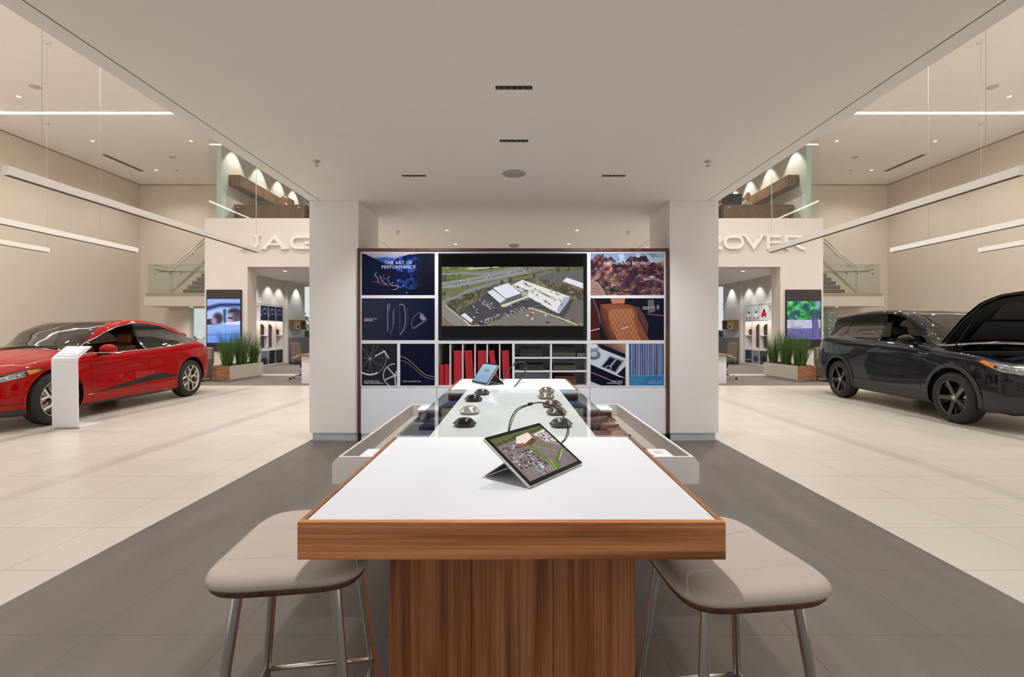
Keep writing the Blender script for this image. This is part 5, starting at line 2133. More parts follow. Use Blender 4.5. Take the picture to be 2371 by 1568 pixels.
def make_car(kind, label, loc, heading):
    car = thing('car', label, 'car', loc, heading)
    MW[car.name] = Matrix.Identity(4)      # parts are built in the car's own axes
    if kind == 'red':
        wf, wr_, r = 1.495, -1.495, .376
        spec = dict(
            top=[(2.335, .56), (2.32, .66), (2.27, .74), (2.15, .82), (1.9, .905), (1.6, .965), (1.3, 1.01), (1.02, 1.06), (.72, 1.21), (.40, 1.375), (.05, 1.50), (-.3, 1.557), (-.7, 1.555), (-1.1, 1.52), (-1.5, 1.445), (-1.85, 1.35), (-2.0, 1.29), (-2.08, 1.18), (-2.18, 1.08), (-2.25, 1.01), (-2.30, .92), (-2.34, .70)],
            belt=[(2.335, .54), (2.30, .63), (2.2, .71), (2.0, .80), (1.7, .895), (1.4, .945), (1.1, .965), (.6, .985), (0, 1.005), (-.6, 1.035), (-1.1, 1.07), (-1.5, 1.095), (-1.9, 1.075), (-2.15, 1.02), (-2.28, .90), (-2.34, .67)],
            w=[(2.335, .42), (2.31, .60), (2.24, .74), (2.1, .84), (1.85, .905), (1.5, .935), (1.1, .925), (.6, .915), (0, .915), (-.6, .925), (-1.1, .94), (-1.5, .95), (-1.9, .925), (-2.15, .86), (-2.27, .77), (-2.34, .60)],
            bot=[(2.335, .40), (2.3, .28), (2.2, .21), (1.9, .18), (1.3, .17), (0, .17), (-1.3, .18), (-1.9, .24), (-2.2, .34), (-2.34, .50)],
            roofw=[(2.3, .3), (1.0, .56), (.5, .56), (0, .56), (-.6, .55), (-1.2, .52), (-1.7, .48), (-2.0, .44), (-2.34, .35)], tuck=.03)
        paint = mat('red_car_paint', rgb(162, 2, 4), .4, .0, .03, .6, coat_rough=.0)
        seatm = mat('tan_leather_seat', rgb(134, 78, 48), .5)
    else:
        wf, wr_, r = 1.37, -1.37, .370
        spec = dict(
            top=[(2.24, .62), (2.225, .78), (2.17, .90), (2.03, .99), (1.8, 1.045), (1.5, 1.085), (1.2, 1.115), (.98, 1.14), (.72, 1.31), (.42, 1.52), (.18, 1.65), (-.1, 1.715), (-.5, 1.742), (-1.0, 1.738), (-1.5, 1.71), (-1.88, 1.66), (-2.02, 1.57), (-2.12, 1.36), (-2.23, 1.14), (-2.31, .90), (-2.34, .68)],
            belt=[(2.24, .60), (2.21, .74), (2.12, .87), (1.9, .97), (1.6, 1.02), (1.2, 1.05), (.9, 1.085), (.4, 1.12), (-.2, 1.145), (-.8, 1.17), (-1.3, 1.195), (-1.8, 1.21), (-2.08, 1.18), (-2.23, 1.07), (-2.31, .86), (-2.34, .65)],
            w=[(2.24, .46), (2.22, .66), (2.15, .79), (2.0, .885), (1.7, .935), (1.37, .945), (1.0, .935), (.5, .925), (0, .925), (-.6, .93), (-1.1, .94), (-1.5, .945), (-1.9, .92), (-2.15, .87), (-2.28, .80), (-2.34, .66)],
            bot=[(2.24, .42), (2.2, .31), (2.1, .26), (1.8, .23), (1.2, .22), (0, .22), (-1.2, .23), (-1.8, .28), (-2.2, .38), (-2.34, .50)],
            roofw=[(2.2, .35), (.98, .62), (.4, .62), (0, .62), (-.8, .62), (-1.4, .60), (-2.0, .57), (-2.34, .45)], tuck=.02)
        paint = mat('dark_blue_car_paint', rgb(5, 6, 22), .4, .0, .05, 1.0, coat_rough=.0)
        seatm = mat('black_leather_seat', rgb(36, 33, 32), .55)
    B = Body(spec, car, paint)
    sidef = lambda f: abs(f.calc_center_median().y) > .38
    topf = lambda f: f.normal.z > .12 and f.calc_center_median().z > .9
    R = r + (.055 if kind == 'red' else .06)
    # creases and shut lines are traced before anything is cut away
    ribs = []
    # glass
    if kind == 'red':
        front = [(.84, 1.005), (.60, 1.15), (.34, 1.29), (.05, 1.40), (-.28, 1.455), (-.30, 1.02), (.3, 1.005)]
        rear = [(-.345, 1.46), (-.62, 1.46), (-.95, 1.425), (-1.28, 1.345), (-1.60, 1.225), (-1.74, 1.155), (-1.70, 1.13), (-1.2, 1.085), (-.8, 1.05), (-.36, 1.025)]
        dlo = [(.93, .985), (.62, 1.165), (.34, 1.31), (.04, 1.425), (-.3, 1.483), (-.66, 1.485), (-.98, 1.448), (-1.32, 1.365), (-1.66, 1.235), (-1.82, 1.15), (-1.72, 1.118), (-1.2, 1.07), (-.8, 1.036), (-.34, 1.008), (.3, .985)]
        wsp = [(1.04, 0), (1.0, .40), (.88, .655), (.50, .575), (.10, .505), (.07, 0)]
        rfp = [(.06, 0), (.09, .50), (-.4, .50), (-.9, .485), (-1.35, .455), (-1.36, 0)]
        rwp = [(-1.98, 0), (-1.96, .42), (-2.14, .50), (-2.16, 0)]
    else:
        front = [(.68, 1.155), (.52, 1.26), (.30, 1.435), (.10, 1.575), (-.02, 1.615), (-.30, 1.645), (-.30, 1.17)]
        rear = [(-.36, 1.648), (-.8, 1.66), (-1.18, 1.65), (-1.22, 1.60), (-1.38, 1.24), (-1.36, 1.215), (-.9, 1.20), (-.36, 1.18)]
        dlo = [(.78, 1.13), (.53, 1.295), (.31, 1.46), (.10, 1.60), (-.02, 1.64), (-.3, 1.665), (-.8, 1.68), (-1.22, 1.67), (-1.44, 1.205), (-.9, 1.18), (-.3, 1.155)]
        quarter = [(-1.32, 1.645), (-1.7, 1.60), (-1.88, 1.55), (-1.96, 1.44), (-2.01, 1.31), (-1.8, 1.245), (-1.50, 1.235)]
        wsp = [(.96, 0), (.92, .45), (.80, .70), (.48, .645), (.20, .575), (.18, 0)]
        rfp = [(.15, 0), (.17, .55), (-.8, .57), (-1.5, .55), (-1.5, 0)]
        rwp = [(-2.06, 0), (-2.04, .56), (-2.2, .62), (-2.2, 0)]
    sym = lambda p: p + [(x, -y) for x, y in p[::-1] if y > 0]
    # shut lines etc
    blk = M['gap']
    zb_s = .30 if kind == 'red' else .44
    lines = []
    for sg in (1, -1):
        if kind == 'red':
            for pts in ([(.92, .985), (.93, .7), (.90, .45), (.88, .24)], [(-.33, 1.01), (-.33, .6), (-.30, .35), (-.26, .24)], [(-1.22, 1.07), (-1.20, .9), (-1.08, .7), (-1.02, .5), (-1.0, .26)]):
                B.ribbon(pts, .005, blk, 'door_gap', sgn=sg, off=.0002)
            B.ribbon([(.96, .42), (.6, .395), (.0, .37), (-1.02, .40)], .004, blk, 'sill_line', sgn=sg, off=.0)
        else:
            for pts in ([(.80, 1.10), (.82, .8), (.80, .55), (.78, .36)], [(-.33, 1.11), (-.33, .7), (-.33, .36)], [(-1.40, 1.15), (-1.30, .95), (-1.12, .78), (-1.0, .6), (-.96, .36)]):
                B.ribbon(pts, .006, blk, 'door_gap', sgn=sg, off=.0002)
    # belt crease lines as chrome or plain
    if kind == 'red':
        for sg in (1, -1):
            B.ribbon(dlo, .014, M['chrome'], 'window_surround', sgn=sg, off=.003, closed=True)
    else:
        for sg in (1, -1):
            B.ribbon([(1.05, 1.05), (.4, 1.075), (-.4, 1.095), (-1.3, 1.12), (-2.0, 1.11)], .006, M['lampdark'], 'belt_line', sgn=sg, off=.001)
            B.ribbon([(.95, .985), (.80, .99), (.74, 1.0)], .02, M['lampdark'], 'side_vent', sgn=sg, off=.002)
    hood_o = None
    if kind != 'red':
        hp = [(.985, 0), (.97, .60), (.96, .80), (1.5, .835), (1.85, .80), (2.05, .68), (2.13, .4), (2.15, 0)]
        hood = B.cut(sym(hp), (0, 1), lambda f: f.normal.z > .25 and f.calc_center_median().z > .86)
        hoodverts = hood
        hood_o = B.extract(hood, 'bonnet', paint, thick=.0)
    else:
        for sg in (1, -1):
            B.ribbon([(1.02, sg * .66), (1.3, sg * .72), (1.7, sg * .74), (2.0, sg * .66), (2.12, sg * .5)], .006, blk, 'bonnet_gap', mode='top', off=.0)
            B.ribbon([(1.1, sg * .36), (1.5, sg * .40), (1.9, sg * .40), (2.1, sg * .34)], .004, paint, 'bonnet_crease', mode='top', off=.0)
    # glass panes
    fs = B.cut(front, (0, 2), sidef)
    fsf = fs
    for sg in (1, -1):
        if kind == 'red' and sg == 1 or kind != 'red' and sg == -1:
            # this front window is wound down; only the fixed front corner keeps glass
            B.extract(fs, 'lowered_window', 'carglass', sgn=sg)
            last = COL.objects[-1] if False else None
        else:
            B.extract(fs, 'side_window', 'carglass', sgn=sg)
        fs = [f for f in fs if f.is_valid]
    for o in [o for o in car.children if o.name.startswith('lowered_window')]:
        bpy.data.objects.remove(o)
    fs = B.cut(rear, (0, 2), sidef)
    for sg in (1, -1):
        B.extract(fs, 'rear_side_window', 'carglassd', sgn=sg)
        fs = [f for f in fs if f.is_valid]
    if kind != 'red':
        fs = B.cut(quarter, (0, 2), sidef)
        for sg in (1, -1):
            B.extract(fs, 'quarter_window', 'carglassd', sgn=sg)
            fs = [f for f in fs if f.is_valid]
    fs = B.cut(dlo, (0, 2), sidef)
    for sg in (1, -1):
        B.extract(fs, 'window_frame', M['black'], sgn=sg, off=-.002)
        fs = [f for f in fs if f.is_valid]
    B.extract(B.cut(sym(wsp), (0, 1), topf), 'windscreen', 'carglass')
    B.extract(B.cut(sym(rfp), (0, 1), topf), 'roof_panel', 'roofglass')
    B.extract(B.cut(sym(rwp), (0, 1), lambda f: f.calc_center_median().z > .95 and f.normal.z > -.1), 'rear_window', 'carglassd')
    # arches, cladding
    for xw in (wf, wr_):
        fs = B.cut(circ(xw, r + .005, R, 32), (0, 2), lambda f: abs(f.calc_center_median().y) > .52)
        bmesh.ops.delete(B.bm, geom=fs, context='FACES')
        if kind != 'red':
            ring = B.cut(circ(xw, r + .005, R + .062, 32), (0, 2), lambda f: abs(f.calc_center_median().y) > .6)
            for sg in (1, -1):
                B.extract(ring, 'wheel_arch_trim', 'plastic', off=.008, sgn=sg)
                ring = [f for f in ring if f.is_valid]
        for sg in (1, -1):
            mb = MB()
            for k in range(20):
                a0, a1 = -.25 + (PI + .5) * k / 20, -.25 + (PI + .5) * (k + 1) / 20
                c0, s0, c1, s1 = math.cos(a0), math.sin(a0), math.cos(a1), math.sin(a1)
                Rr = R + .004
                mb.quad((xw + Rr * c0, sg * .50, r + Rr * s0), (xw + Rr * c1, sg * .50, r + Rr * s1), (xw + Rr * c1, sg * .885, r + Rr * s1), (xw + Rr * c0, sg * .885, r + Rr * s0))
                mb.quad((xw, sg * .50, r), (xw, sg * .50, r), (xw, sg * .50, r), (xw, sg * .50, r)) if False else None
            mb.prism([(xw + Rr * math.cos(a), r + Rr * math.sin(a)) for a in np.linspace(-.25, PI + .25, 20)], sg * .49, sg * .50, 'y')
            mb.build('arch_liner', 'blackm', car)
    clad = [(wf - R + .04, .10), (wf - R + .03, .33), (.4, .31), (wr_ + R - .03, .34), (wr_ + R - .04, .10)] if kind == 'red' else [(wf - R + .05, .1), (wf - R + .03, .40), (wr_ + R - .03, .41), (wr_ + R - .05, .1)]
    if kind == 'red':
        clad = [(p[0], min(p[1], .225)) for p in clad]
    fs = B.cut(clad, (0, 2), lambda f: abs(f.calc_center_median().y) > .5)
    for sg in (1, -1):
        B.extract(fs, 'sill_cladding', 'plastic', sgn=sg, off=.003)
        fs = [f for f in fs if f.is_valid]
    if kind == 'red':
        fin = [(.90, .36), (.55, .42), (.1, .475), (-.42, .545), (-.70, .555), (-1.05, .485), (-1.06, .455), (-.5, .44), (.1, .40)]
        fs = B.cut(fin, (0, 2), lambda f: abs(f.calc_center_median().y) > .6)
        for sg in (1, -1):
            B.extract(fs, 'door_cladding', 'blackm', sgn=sg, off=.001)
            fs = [f for f in fs if f.is_valid]
        B.ribbon([(.98, .355), (.90, .358), (.85, .36)], .012, M['chrome'], 'badge_strip', off=.003)
    else:
        st = [(wf - R + .04, .47), (wf - R + .0, .56), (.3, .54), (-.9, .52), (wr_ + R - .02, .47)]
        low = [(2.4, .2), (2.4, .50), (1.9, .46), (wf + R - .02, .44), (wf + R - .04, .2)]
        fs = B.cut(low, (0, 2), lambda f: True)
        B.extract(fs, 'bumper_lower', 'plastic', off=.004)
        low = [(-2.5, .2), (-2.5, .62), (-1.95, .50), (wr_ - R + .02, .44), (wr_ - R + .04, .2)]
        fs = B.cut(low, (0, 2), lambda f: True)
        B.extract(fs, 'rear_bumper_lower', 'plastic', off=.004)
    # lamps
    if kind == 'red':
        hl = [(1.66, .825), (1.78, .765), (2.02, .70), (2.20, .655), (2.24, .665), (2.22, .72), (2.05, .785), (1.85, .825)]
        hf = lambda f: abs(f.calc_center_median().y) > .50
        tl = [(-2.02, 1.0), (-2.2, .99), (-2.36, .90), (-2.36, .80), (-2.15, .86)]
    else:
        hl = [(1.76, .925), (1.90, .865), (2.06, .80), (2.20, .765), (2.26, .78), (2.26, .85), (2.12, .91), (1.9, .955), (1.78, .96)]
        hf = lambda f: abs(f.calc_center_median().y) > .46
        tl = [(-1.96, 1.12), (-2.15, 1.12), (-2.36, 1.04), (-2.36, .88), (-2.15, .92), (-2.02, 1.0)]
    amb = [(p[0], p[1]) for p in ([(1.72, .80), (1.78, .768), (1.88, .742), (1.90, .80), (1.80, .81)] if kind == 'red' else [(1.79, .925), (1.90, .872), (1.98, .84), (1.98, .885), (1.86, .94)])]
    for sg in (1, -1):
        for a_, b_ in ((.25, .02), (.75, .03)):
            pass
    fs = B.cut(amb, (0, 2), hf)
    for sg in (1, -1):
        B.extract(fs, 'amber_marker', 'amber', sgn=sg)
        fs = [f for f in fs if f.is_valid]
    fs = B.cut(hl, (0, 2), hf)
    for sg in (1, -1):
        g = B.extract(fs, 'headlamp', 'lampglass', sgn=sg, keep=True)
        B.extract(fs, 'headlamp_reflector', M['lampdark'], g, off=-.03, sgn=sg)
        fs = [f for f in fs if f.is_valid]
        for (x_, z_) in (((1.98, .745), (2.10, .715)) if kind == 'red' else ((2.05, .86), (2.15, .835))):
            p = B.side(x_, z_, sg, -.022)
            if p:
                MB().ball(p, .024, 12).build('lamp_lens', 'chrome', g)
        B.ribbon([(1.84, .735), (2.02, .712), (2.18, .672)] if kind == 'red' else [(1.92, .86), (2.08, .805), (2.2, .785)], .012, M['chrome'], 'daylight_bar', g, sgn=sg, off=-.006)
    fs = B.cut(tl, (0, 2), lambda f: abs(f.calc_center_median().y) > .5)
    for sg in (1, -1):
        B.extract(fs, 'tail_lamp', 'redlens', sgn=sg, off=.002)
        fs = [f for f in fs if f.is_valid]
    # grille and intakes, looking at the front
    if kind == 'red':
        gr = [(-.40, .72), (-.46, .55), (-.34, .36), (.34, .36), (.46, .55), (.40, .72)]
        iv = [(.60, .60), (.80, .58), (.76, .40), (.62, .34)]
    else:
        gr = [(-.52, .86), (-.56, .72), (.56, .72), (.52, .86)]
        iv = [(.62, .66), (.86, .68), (.84, .50), (.64, .46)]
    ff = lambda f: f.calc_center_median().x > 1.7 and f.normal.x > .1
    B.extract(B.cut(gr, (1, 2), ff), 'grille', 'blackm', off=-.006)
    for sg in (1, -1):
        B.extract(B.cut([(sg * a_, b_) for a_, b_ in iv], (1, 2), ff), 'air_intake', 'blackm', off=-.006)
        for q in range(4):
            z_ = iv[3][1] + .05 + q * .05
            p0, p1 = B.front(sg * .66, z_, -.004), B.front(sg * .76, z_ + .01, -.004)
            if p0 and p1:
                MB().tube([p0, p1], .005, 6).build('intake_bar', 'black', car)
    if kind == 'red':
        fs = B.cut([(2.4, .22), (2.4, .30), (1.95, .285), (wf + R - .01, .27), (wf + R - .03, .1), (2.3, .1)], (0, 2), lambda f: True)
        B.extract(fs, 'front_splitter', 'plastic', off=.003)
        B.ribbon([(wf + R - .01, .355), (2.0, .36), (2.15, .37), (2.24, .38)], .014, M['blackm'], 'bumper_line', off=.0)
    # handles, mirrors
    for sg in (1, -1):
        if kind == 'red':
            for x_, z_ in ((-.22, .79), (-1.12, .86)):
                B.ribbon([(x_ - .10, z_ + .012), (x_ + .10, z_ + .005), (x_ + .11, z_ - .012), (x_ - .09, z_ - .01)], .004, blk, 'door_handle', sgn=sg, off=.0, closed=True)
            mirror(car, B, .70, 1.01, sg, paint, 'chrome')
        else:
            for x_, z_ in ((-.20, 1.03), (-1.24, 1.06)):
                handle(car, B, x_, z_, sg, paint)
            mirror(car, B, .56, 1.165, sg, M['black'], 'blackm')
    B.finish()
    # under and inside
    MB().box(-1.9, 1.85, -.50, .50, .19, .5).build('underfloor', 'blackm', car)
    MB().box(-1.0, .95, -.80, .80, .26, .42).build('cabin_floor', 'interior', car)
    zi = .42 if kind == 'red' else .55
    dz = 0 if kind == 'red' else .09
    b = MB().box(.62, .98, -.74, .74, .62 + dz, .93 + dz, .06, 3)
    b.build('dashboard', 'interior', car)
    MB().lathe([(.165, -.012), (.18, 0), (.165, .012), (.155, 0), (.165, -.012)], 28, 'x').xform(Matrix.Translation((.48, .37, .93 + dz)) @ Matrix.Rotation(.35, 4, 'Y')).build('steering_wheel', 'blackm', car)
    for y_ in (.37, -.37):
        seat_(car, .0, y_, zi - .03, seatm)
    MB().box(-1.25, -.8, -.62, .62, zi, zi + .2, .05, 3).build('rear_bench', seatm, car)
    MB().box(-.06, .06, -.62, .62, 0, .6, .05, 3).xform(Matrix.Translation((-1.2, 0, zi + .1)) @ Matrix.Rotation(-.3, 4, 'Y')).build('rear_backrest', seatm, car)
    for sg in (1, -1):
        MB().box(-1.3, .9, sg * .80, sg * .83, .42, .98 + dz, .01).build('door_lining', 'interior', car)
    hub = M['redlens'] if kind == 'red' else M['alu']
    rim1 = mat('rim_silver', (.62, .60, .57, 1), .22, .95) if kind == 'red' else mat('rim_black', rgb(20, 19, 19), .14, .2, .5, 1)
    rim2 = mat('rim_dark', rgb(40, 38, 38), .3, .6)
    ty = .235 if kind == 'red' else .235
    for xw in (wf, wr_):
        for sg in (1, -1):
            wheel(car, xw, sg * (.935 - ty / 2), r, ty, 'R' if 0 else (.266 if kind == 'red' else .258), 'y5' if kind == 'red' else 's5', rim1, rim2, sg, hub)
    # aerial fin and spoiler
    zt_ = spec['top']
    tf = pchip(zt_)
    xf = -1.25 if kind == 'red' else -1.35
    MB().prism([(xf + .08, tf(xf) - .01), (xf - .04, tf(xf) + .045), (xf - .08, tf(xf) + .04), (xf - .09, tf(xf) - .015)], -.015, .015, 'y', bev=.006).build('roof_fin', paint, car)
    xs_ = -1.78 if kind == 'red' else -1.82
    sp = MB()
    hw = .50 if kind == 'red' else .60
    z0 = tf(xs_) - (.045 if kind == 'red' else .0)
    pr = [(xs_ + .18, z0 + .03), (xs_ - .16, z0 - .035), (xs_ - .24, z0 - .065), (xs_ - .22, z0 - .10), (xs_ - .02, z0 - .09)] if kind == 'red' else [(xs_ + .2, z0 + .008), (xs_ - .12, z0 - .035), (xs_ - .20, z0 - .065), (xs_ - .18, z0 - .09), (xs_ + .0, z0 - .06)]
    sp.prism(pr, -hw, hw, 'y', bev=.008)
    sp.build('roof_spoiler', paint, car)
    if kind != 'red':
        # raised bonnet: turn about its rear edge
        piv = Vector((1.0, 0, 1.10))
        T = Matrix.Translation((.03, 0, .085)) @ Matrix.Translation(piv) @ Matrix.Rotation(-math.radians(46.5), 4, 'Y') @ Matrix.Translation(-piv)
        me = hood_o.data
        und = MB()
        src = bmesh.new()
        src.from_mesh(me)
        # inner frame, a little below the skin
        und.bm.free()
        und.bm = src.copy()
        for v in und.bm.verts:
            v.co.z -= .035
            v.co.y *= .95
            v.co.x = 1.03 + (v.co.x - 1.03) * .96
        bmesh.ops.reverse_faces(und.bm, faces=und.bm.faces)
        und.xform(T).build('bonnet_underside', 'blackm', hood_o)
        src.free()
        me.transform(T)
        rim_ = MB()
        for sg in (1, -1):
            rim_.tube([T @ Vector((1.02, sg * .78, 1.06)), T @ Vector((1.5, sg * .815, 1.01)), T @ Vector((1.85, sg * .78, .97)), T @ Vector((2.04, sg * .66, .93)), T @ Vector((2.13, sg * .3, .89)), T @ Vector((2.15, 0, .885))], .012, 8)
        rim_.build('bonnet_seal', 'blackm', hood_o)
        pad = MB()
        for v in ((1.15, 1.5, .55), (1.55, 1.95, .50)):
            pad.box(v[0], v[1], -v[2], v[2], .98, .99, .004)
        pad.xform(Matrix.Translation((0, 0, .0)))
        pad.xform(T).build('insulation_pad', M['tyre'], hood_o)
        for sg in (1, -1):
            MB().tube([(1.12, sg * .74, .98), T @ Vector((1.55, sg * .72, 1.0))], .009, 8).build('gas_strut', 'blackm', car)
        # engine bay
        bay = MB()
        bay.box(.95, 2.02, -.70, .70, .55, .72)
        bay.build('engine_bay_floor', 'blackm', car)
        MB().box(1.15, 1.75, -.30, .26, .72, .93, .03).build('engine_cover', M['plastic'], car)
        MB().box(1.2, 1.5, .34, .62, .72, .92, .02).build('battery_box', M['blackm'], car)
        MB().box(1.2, 1.6, -.66, -.38, .72, .90, .03).build('air_box', M['blackm'], car)
        MB().box(1.88, 2.08, -.62, .62, .84, .885, .01).build('slam_panel', M['blackm'], car)
        MB().box(.92, 1.08, -.76, .76, .95, 1.03, .02).build('scuttle', M['blackm'], car)
        MB().tube([(1.62, -.5, .9), (1.7, -.3, .96), (1.72, 0, .96), (1.66, .3, .93)], .03, 12).build('hose', M['tyre'], car)
        for sg in (1, -1):
            MB().box(1.0, 1.95, sg * .70, sg * .80, .78, .95, .01).build('inner_wing', M['blackm'], car)
        MB().tube([(.95, -.5, 1.075), (.80, -.1, 1.19), (.78, .45, 1.20)], .008, 6).build('wiper', 'blackm', car)
    else:
        MB().tube([(1.0, -.55, 1.045), (.94, -.1, 1.10), (.92, .4, 1.10)], .008, 6).build('wiper', 'blackm', car)
    return car


def place(Yr, xr_px, Yf, xf_px):
    """car centre and heading from the two outer wheel faces on the aisle side"""
    a = Vector(((xr_px - VX) * Yr / F, Yr, 0))
    b = Vector(((xf_px - VX) * Yf / F, Yf, 0))
    d = (b - a).normalized()
    c = (a + b) / 2
    return c, d


# outer wheel face centres (rear, front) seen at x 444 / 136 and 1937 / 2206
CAR = {}
for nm, xr, xf, zr, zf, side, wb in (('red', 444, 137, (HC - .376) / (877 - VY), (HC - .376) / (924.5 - VY), 1, 2.99), ('black', 1937, 2206, (HC - .37) / (877 - VY), (HC - .37) / (921.5 - VY), -1, 2.74)):
    c_, d_v = place(F * zr, xr, F * zf, xf)
    nrm = Vector((-d_v.y, d_v.x, 0))          # the car's left
    k_ = 1.02 if nm == 'red' else 1.0
    ctr = c_ * k_ - nrm * side * .935
    ctr.z = 0
    lab = 'glossy red crossover car with black roof and silver wheels, behind the white info stand' if nm == 'red' else 'black-blue sport utility car with raised bonnet and black wheels'
    CAR[nm] = make_car(nm, lab, ctr, math.atan2(d_v.y, d_v.x))
    print('CAR', nm, [round(v, 2) for v in ctr], round((c_ - c_).length, 2), 'wb px', round((Vector(((xf - VX) * zf, F * zf)) - Vector(((xr - VX) * zr, F * zr))).length, 3))
# ------------------------------------------------------------------ info stand by the red car
t = thing('info_stand', 'white bent-sheet information stand on the floor in front of the red car wheel', 'stand', (-6.13, 6.50, 0), math.radians(2))
th = .026
prof = [(.40, 0), (.40, .014), (.05, .02), (.02, .03), (.006, .07), (0, .12), (-.02, .95), (-.015, .985), (.0, 1.01)]
# side profile (y, z): foot going away, upright, slanted top
outer = [(.42, .0), (.03, .0), (.0, .012), (-.016, .05), (-.03, .93), (-.022, .965), (.0, .99), (.20, 1.125), (.212, 1.112), (.02, .975), (.0, .955), (-.005, .92), (.008, .06), (.016, .03), (.04, .018), (.42, .014)]
mb = MB()
mb.prism([(a, b) for a, b in outer], -.17, .17, 'x', bev=.002)
mb.build('panel', mat('stand_white', rgb(238, 238, 242), .35), t)
me_ = text_mesh('XXX', .02)
c = Canvas(60, 44, (232, 232, 238))
c.line([(26, 8), (30, 14), (34, 8)], 1, (190, 190, 200))
c.line([(27, 10), (27, 16)], 1, (200, 200, 210))
for k in range(11):
    if k != 5:
        c.line([(12 + k * 3.4, 34), (13.6 + k * 3.4, 34)], 2.2, (130, 134, 150), .9)
mt = Matrix.Translation((0, -.006, .9908)) @ Matrix.Rotation(math.atan2(.20, .135) * -1, 4, 'X')
c.mesh('info_print', -.15, .15, .01, .22, M['print'], t, y=-.0012, mtx=mt)
bpy.data.meshes.remove(me_)

# ------------------------------------------------------------------ portrait displays on the brand walls
def totem(s, label, x0, x1, y0, ya_, yb_, y1, cv):
    Y = YB - .05
    t = thing('portrait_display', label, 'screen', ((((x0 + x1) / 2) - VX) * Y / F, Y, HC - (y1 - VY) * Y / F))
    q = lambda a: (a - VX) * Y / F
    z = lambda a: HC - (a - VY) * Y / F
    MB().box(q(x0), q(x1), Y, YB - .001, z(y1), z(y0), .004).build('housing', mat('display_frame_%d' % (s > 0), rgb(28, 24, 40), .15), t, world=True)
    MB().box(q(x0) + .02, q(x1) - .02, Y - .0018, Y, z(ya_) + .01, z(y0) - .02).build('top_panel', mat('display_dark_%d' % (s > 0), rgb(60, 50, 58), .3), t, world=True)
    cv.mesh('picture', q(x0) + .03, q(x1) - .03, z(yb_), z(ya_), M['screen'], t, y=-.003, mtx=Matrix.Translation((-((x0 + x1) / 2 - VX) * Y / F, 0, -z(y1))))


c = Canvas(80, 100, (150, 176, 232))
c.grade(np.ones(c.xx.shape, bool), (150, 176, 236), (190, 206, 244), c.yy / 60)
c.poly([(0, 14), (30, 8), (80, 8), (80, 20), (30, 20), (0, 28)], (96, 124, 196))
c.poly([(0, 18), (30, 11), (80, 11), (80, 15), (30, 16), (0, 24)], (38, 52, 92))
c.poly([(0, 30), (40, 22), (80, 24), (80, 58), (0, 58)], (170, 196, 238))
c.poly([(38, 24), (46, 22), (46, 52), (40, 56)], (50, 90, 120))
c.poly([(0, 46), (14, 44), (20, 58), (0, 60)], (44, 46, 70))
c.blob(26, 44, 12, 13, (60, 52, 64), 1, .3)
c.blob(16, 50, 7, 8, (190, 164, 190), .8, .4)
c.blob(66, 30, 16, 9, (44, 36, 48), 1, .3)
c.blob(60, 44, 14, 13, (176, 160, 196), 1, .25)
c.blob(72, 40, 12, 16, (70, 60, 80), .8, .4)
c.line([(52, 43), (60, 44)], 3.2, (38, 34, 60), .9)
c.blob(50, 49, 3, 3, (186, 166, 200), .8, .4)
c.poly([(46, 54), (80, 50), (80, 60), (46, 60)], (216, 220, 246))
c.grade(c.yy > 58, (150, 178, 236), (96, 146, 236), (c.yy - 58) / 42)
c.line([(0, 82), (80, 80)], 1.5, (70, 100, 190), .9)
for k in range(6):
    c.blob(30 + 8 * k, 88, 4, 10, (60, 140, 240), .5, .5)
totem(-1, 'portrait display showing two blurred people in a blue car, beside the grass planter', 477.5, 558.5, 671, 692.5, 794, 813, c)
c = Canvas(80, 90, (150, 150, 170))
n = c.fbm(9, 3)
up = c.yy < 46
c.grade(up, (18, 92, 52), (120, 220, 130), (n - .3) * 2.2)
c.put(up & (c.fbm(14, 21) > .62 - c.xx / 300), (34, 62, 96), .7)
c.blob(80, 2, 16, 14, (150, 190, 240), .7, .5)
c.grade((c.yy >= 44) & (c.yy < 66), (196, 196, 216), (170, 172, 200), c.fbm(8, 44))
c.grade(c.yy >= 64, (120, 106, 176), (92, 84, 140), c.fbm(6, 48))
c.line([(8, 62), (36, 60)], 2, (120, 150, 60), .8)
c.poly([(58, 36), (66, 30), (72, 38), (76, 60), (78, 84), (60, 86), (60, 60)], (84, 78, 120))
c.blob(63, 36, 6, 5, (74, 70, 104), 1, .3)
for k in range(5):
    c.line([(64 + 3 * k, 44), (63 + 3 * k, 84)], .8, (140, 130, 180), .6)
c.blob(12, 52, 3, 10, (190, 150, 170), .8, .4)
c.blob(8, 74, 5, 8, (130, 110, 180), .7, .4)
totem(1, 'portrait display showing green trees and a seated grey animal, beside the grass planter', 1820, 1902, 671, 697.5, 786, 808, c)


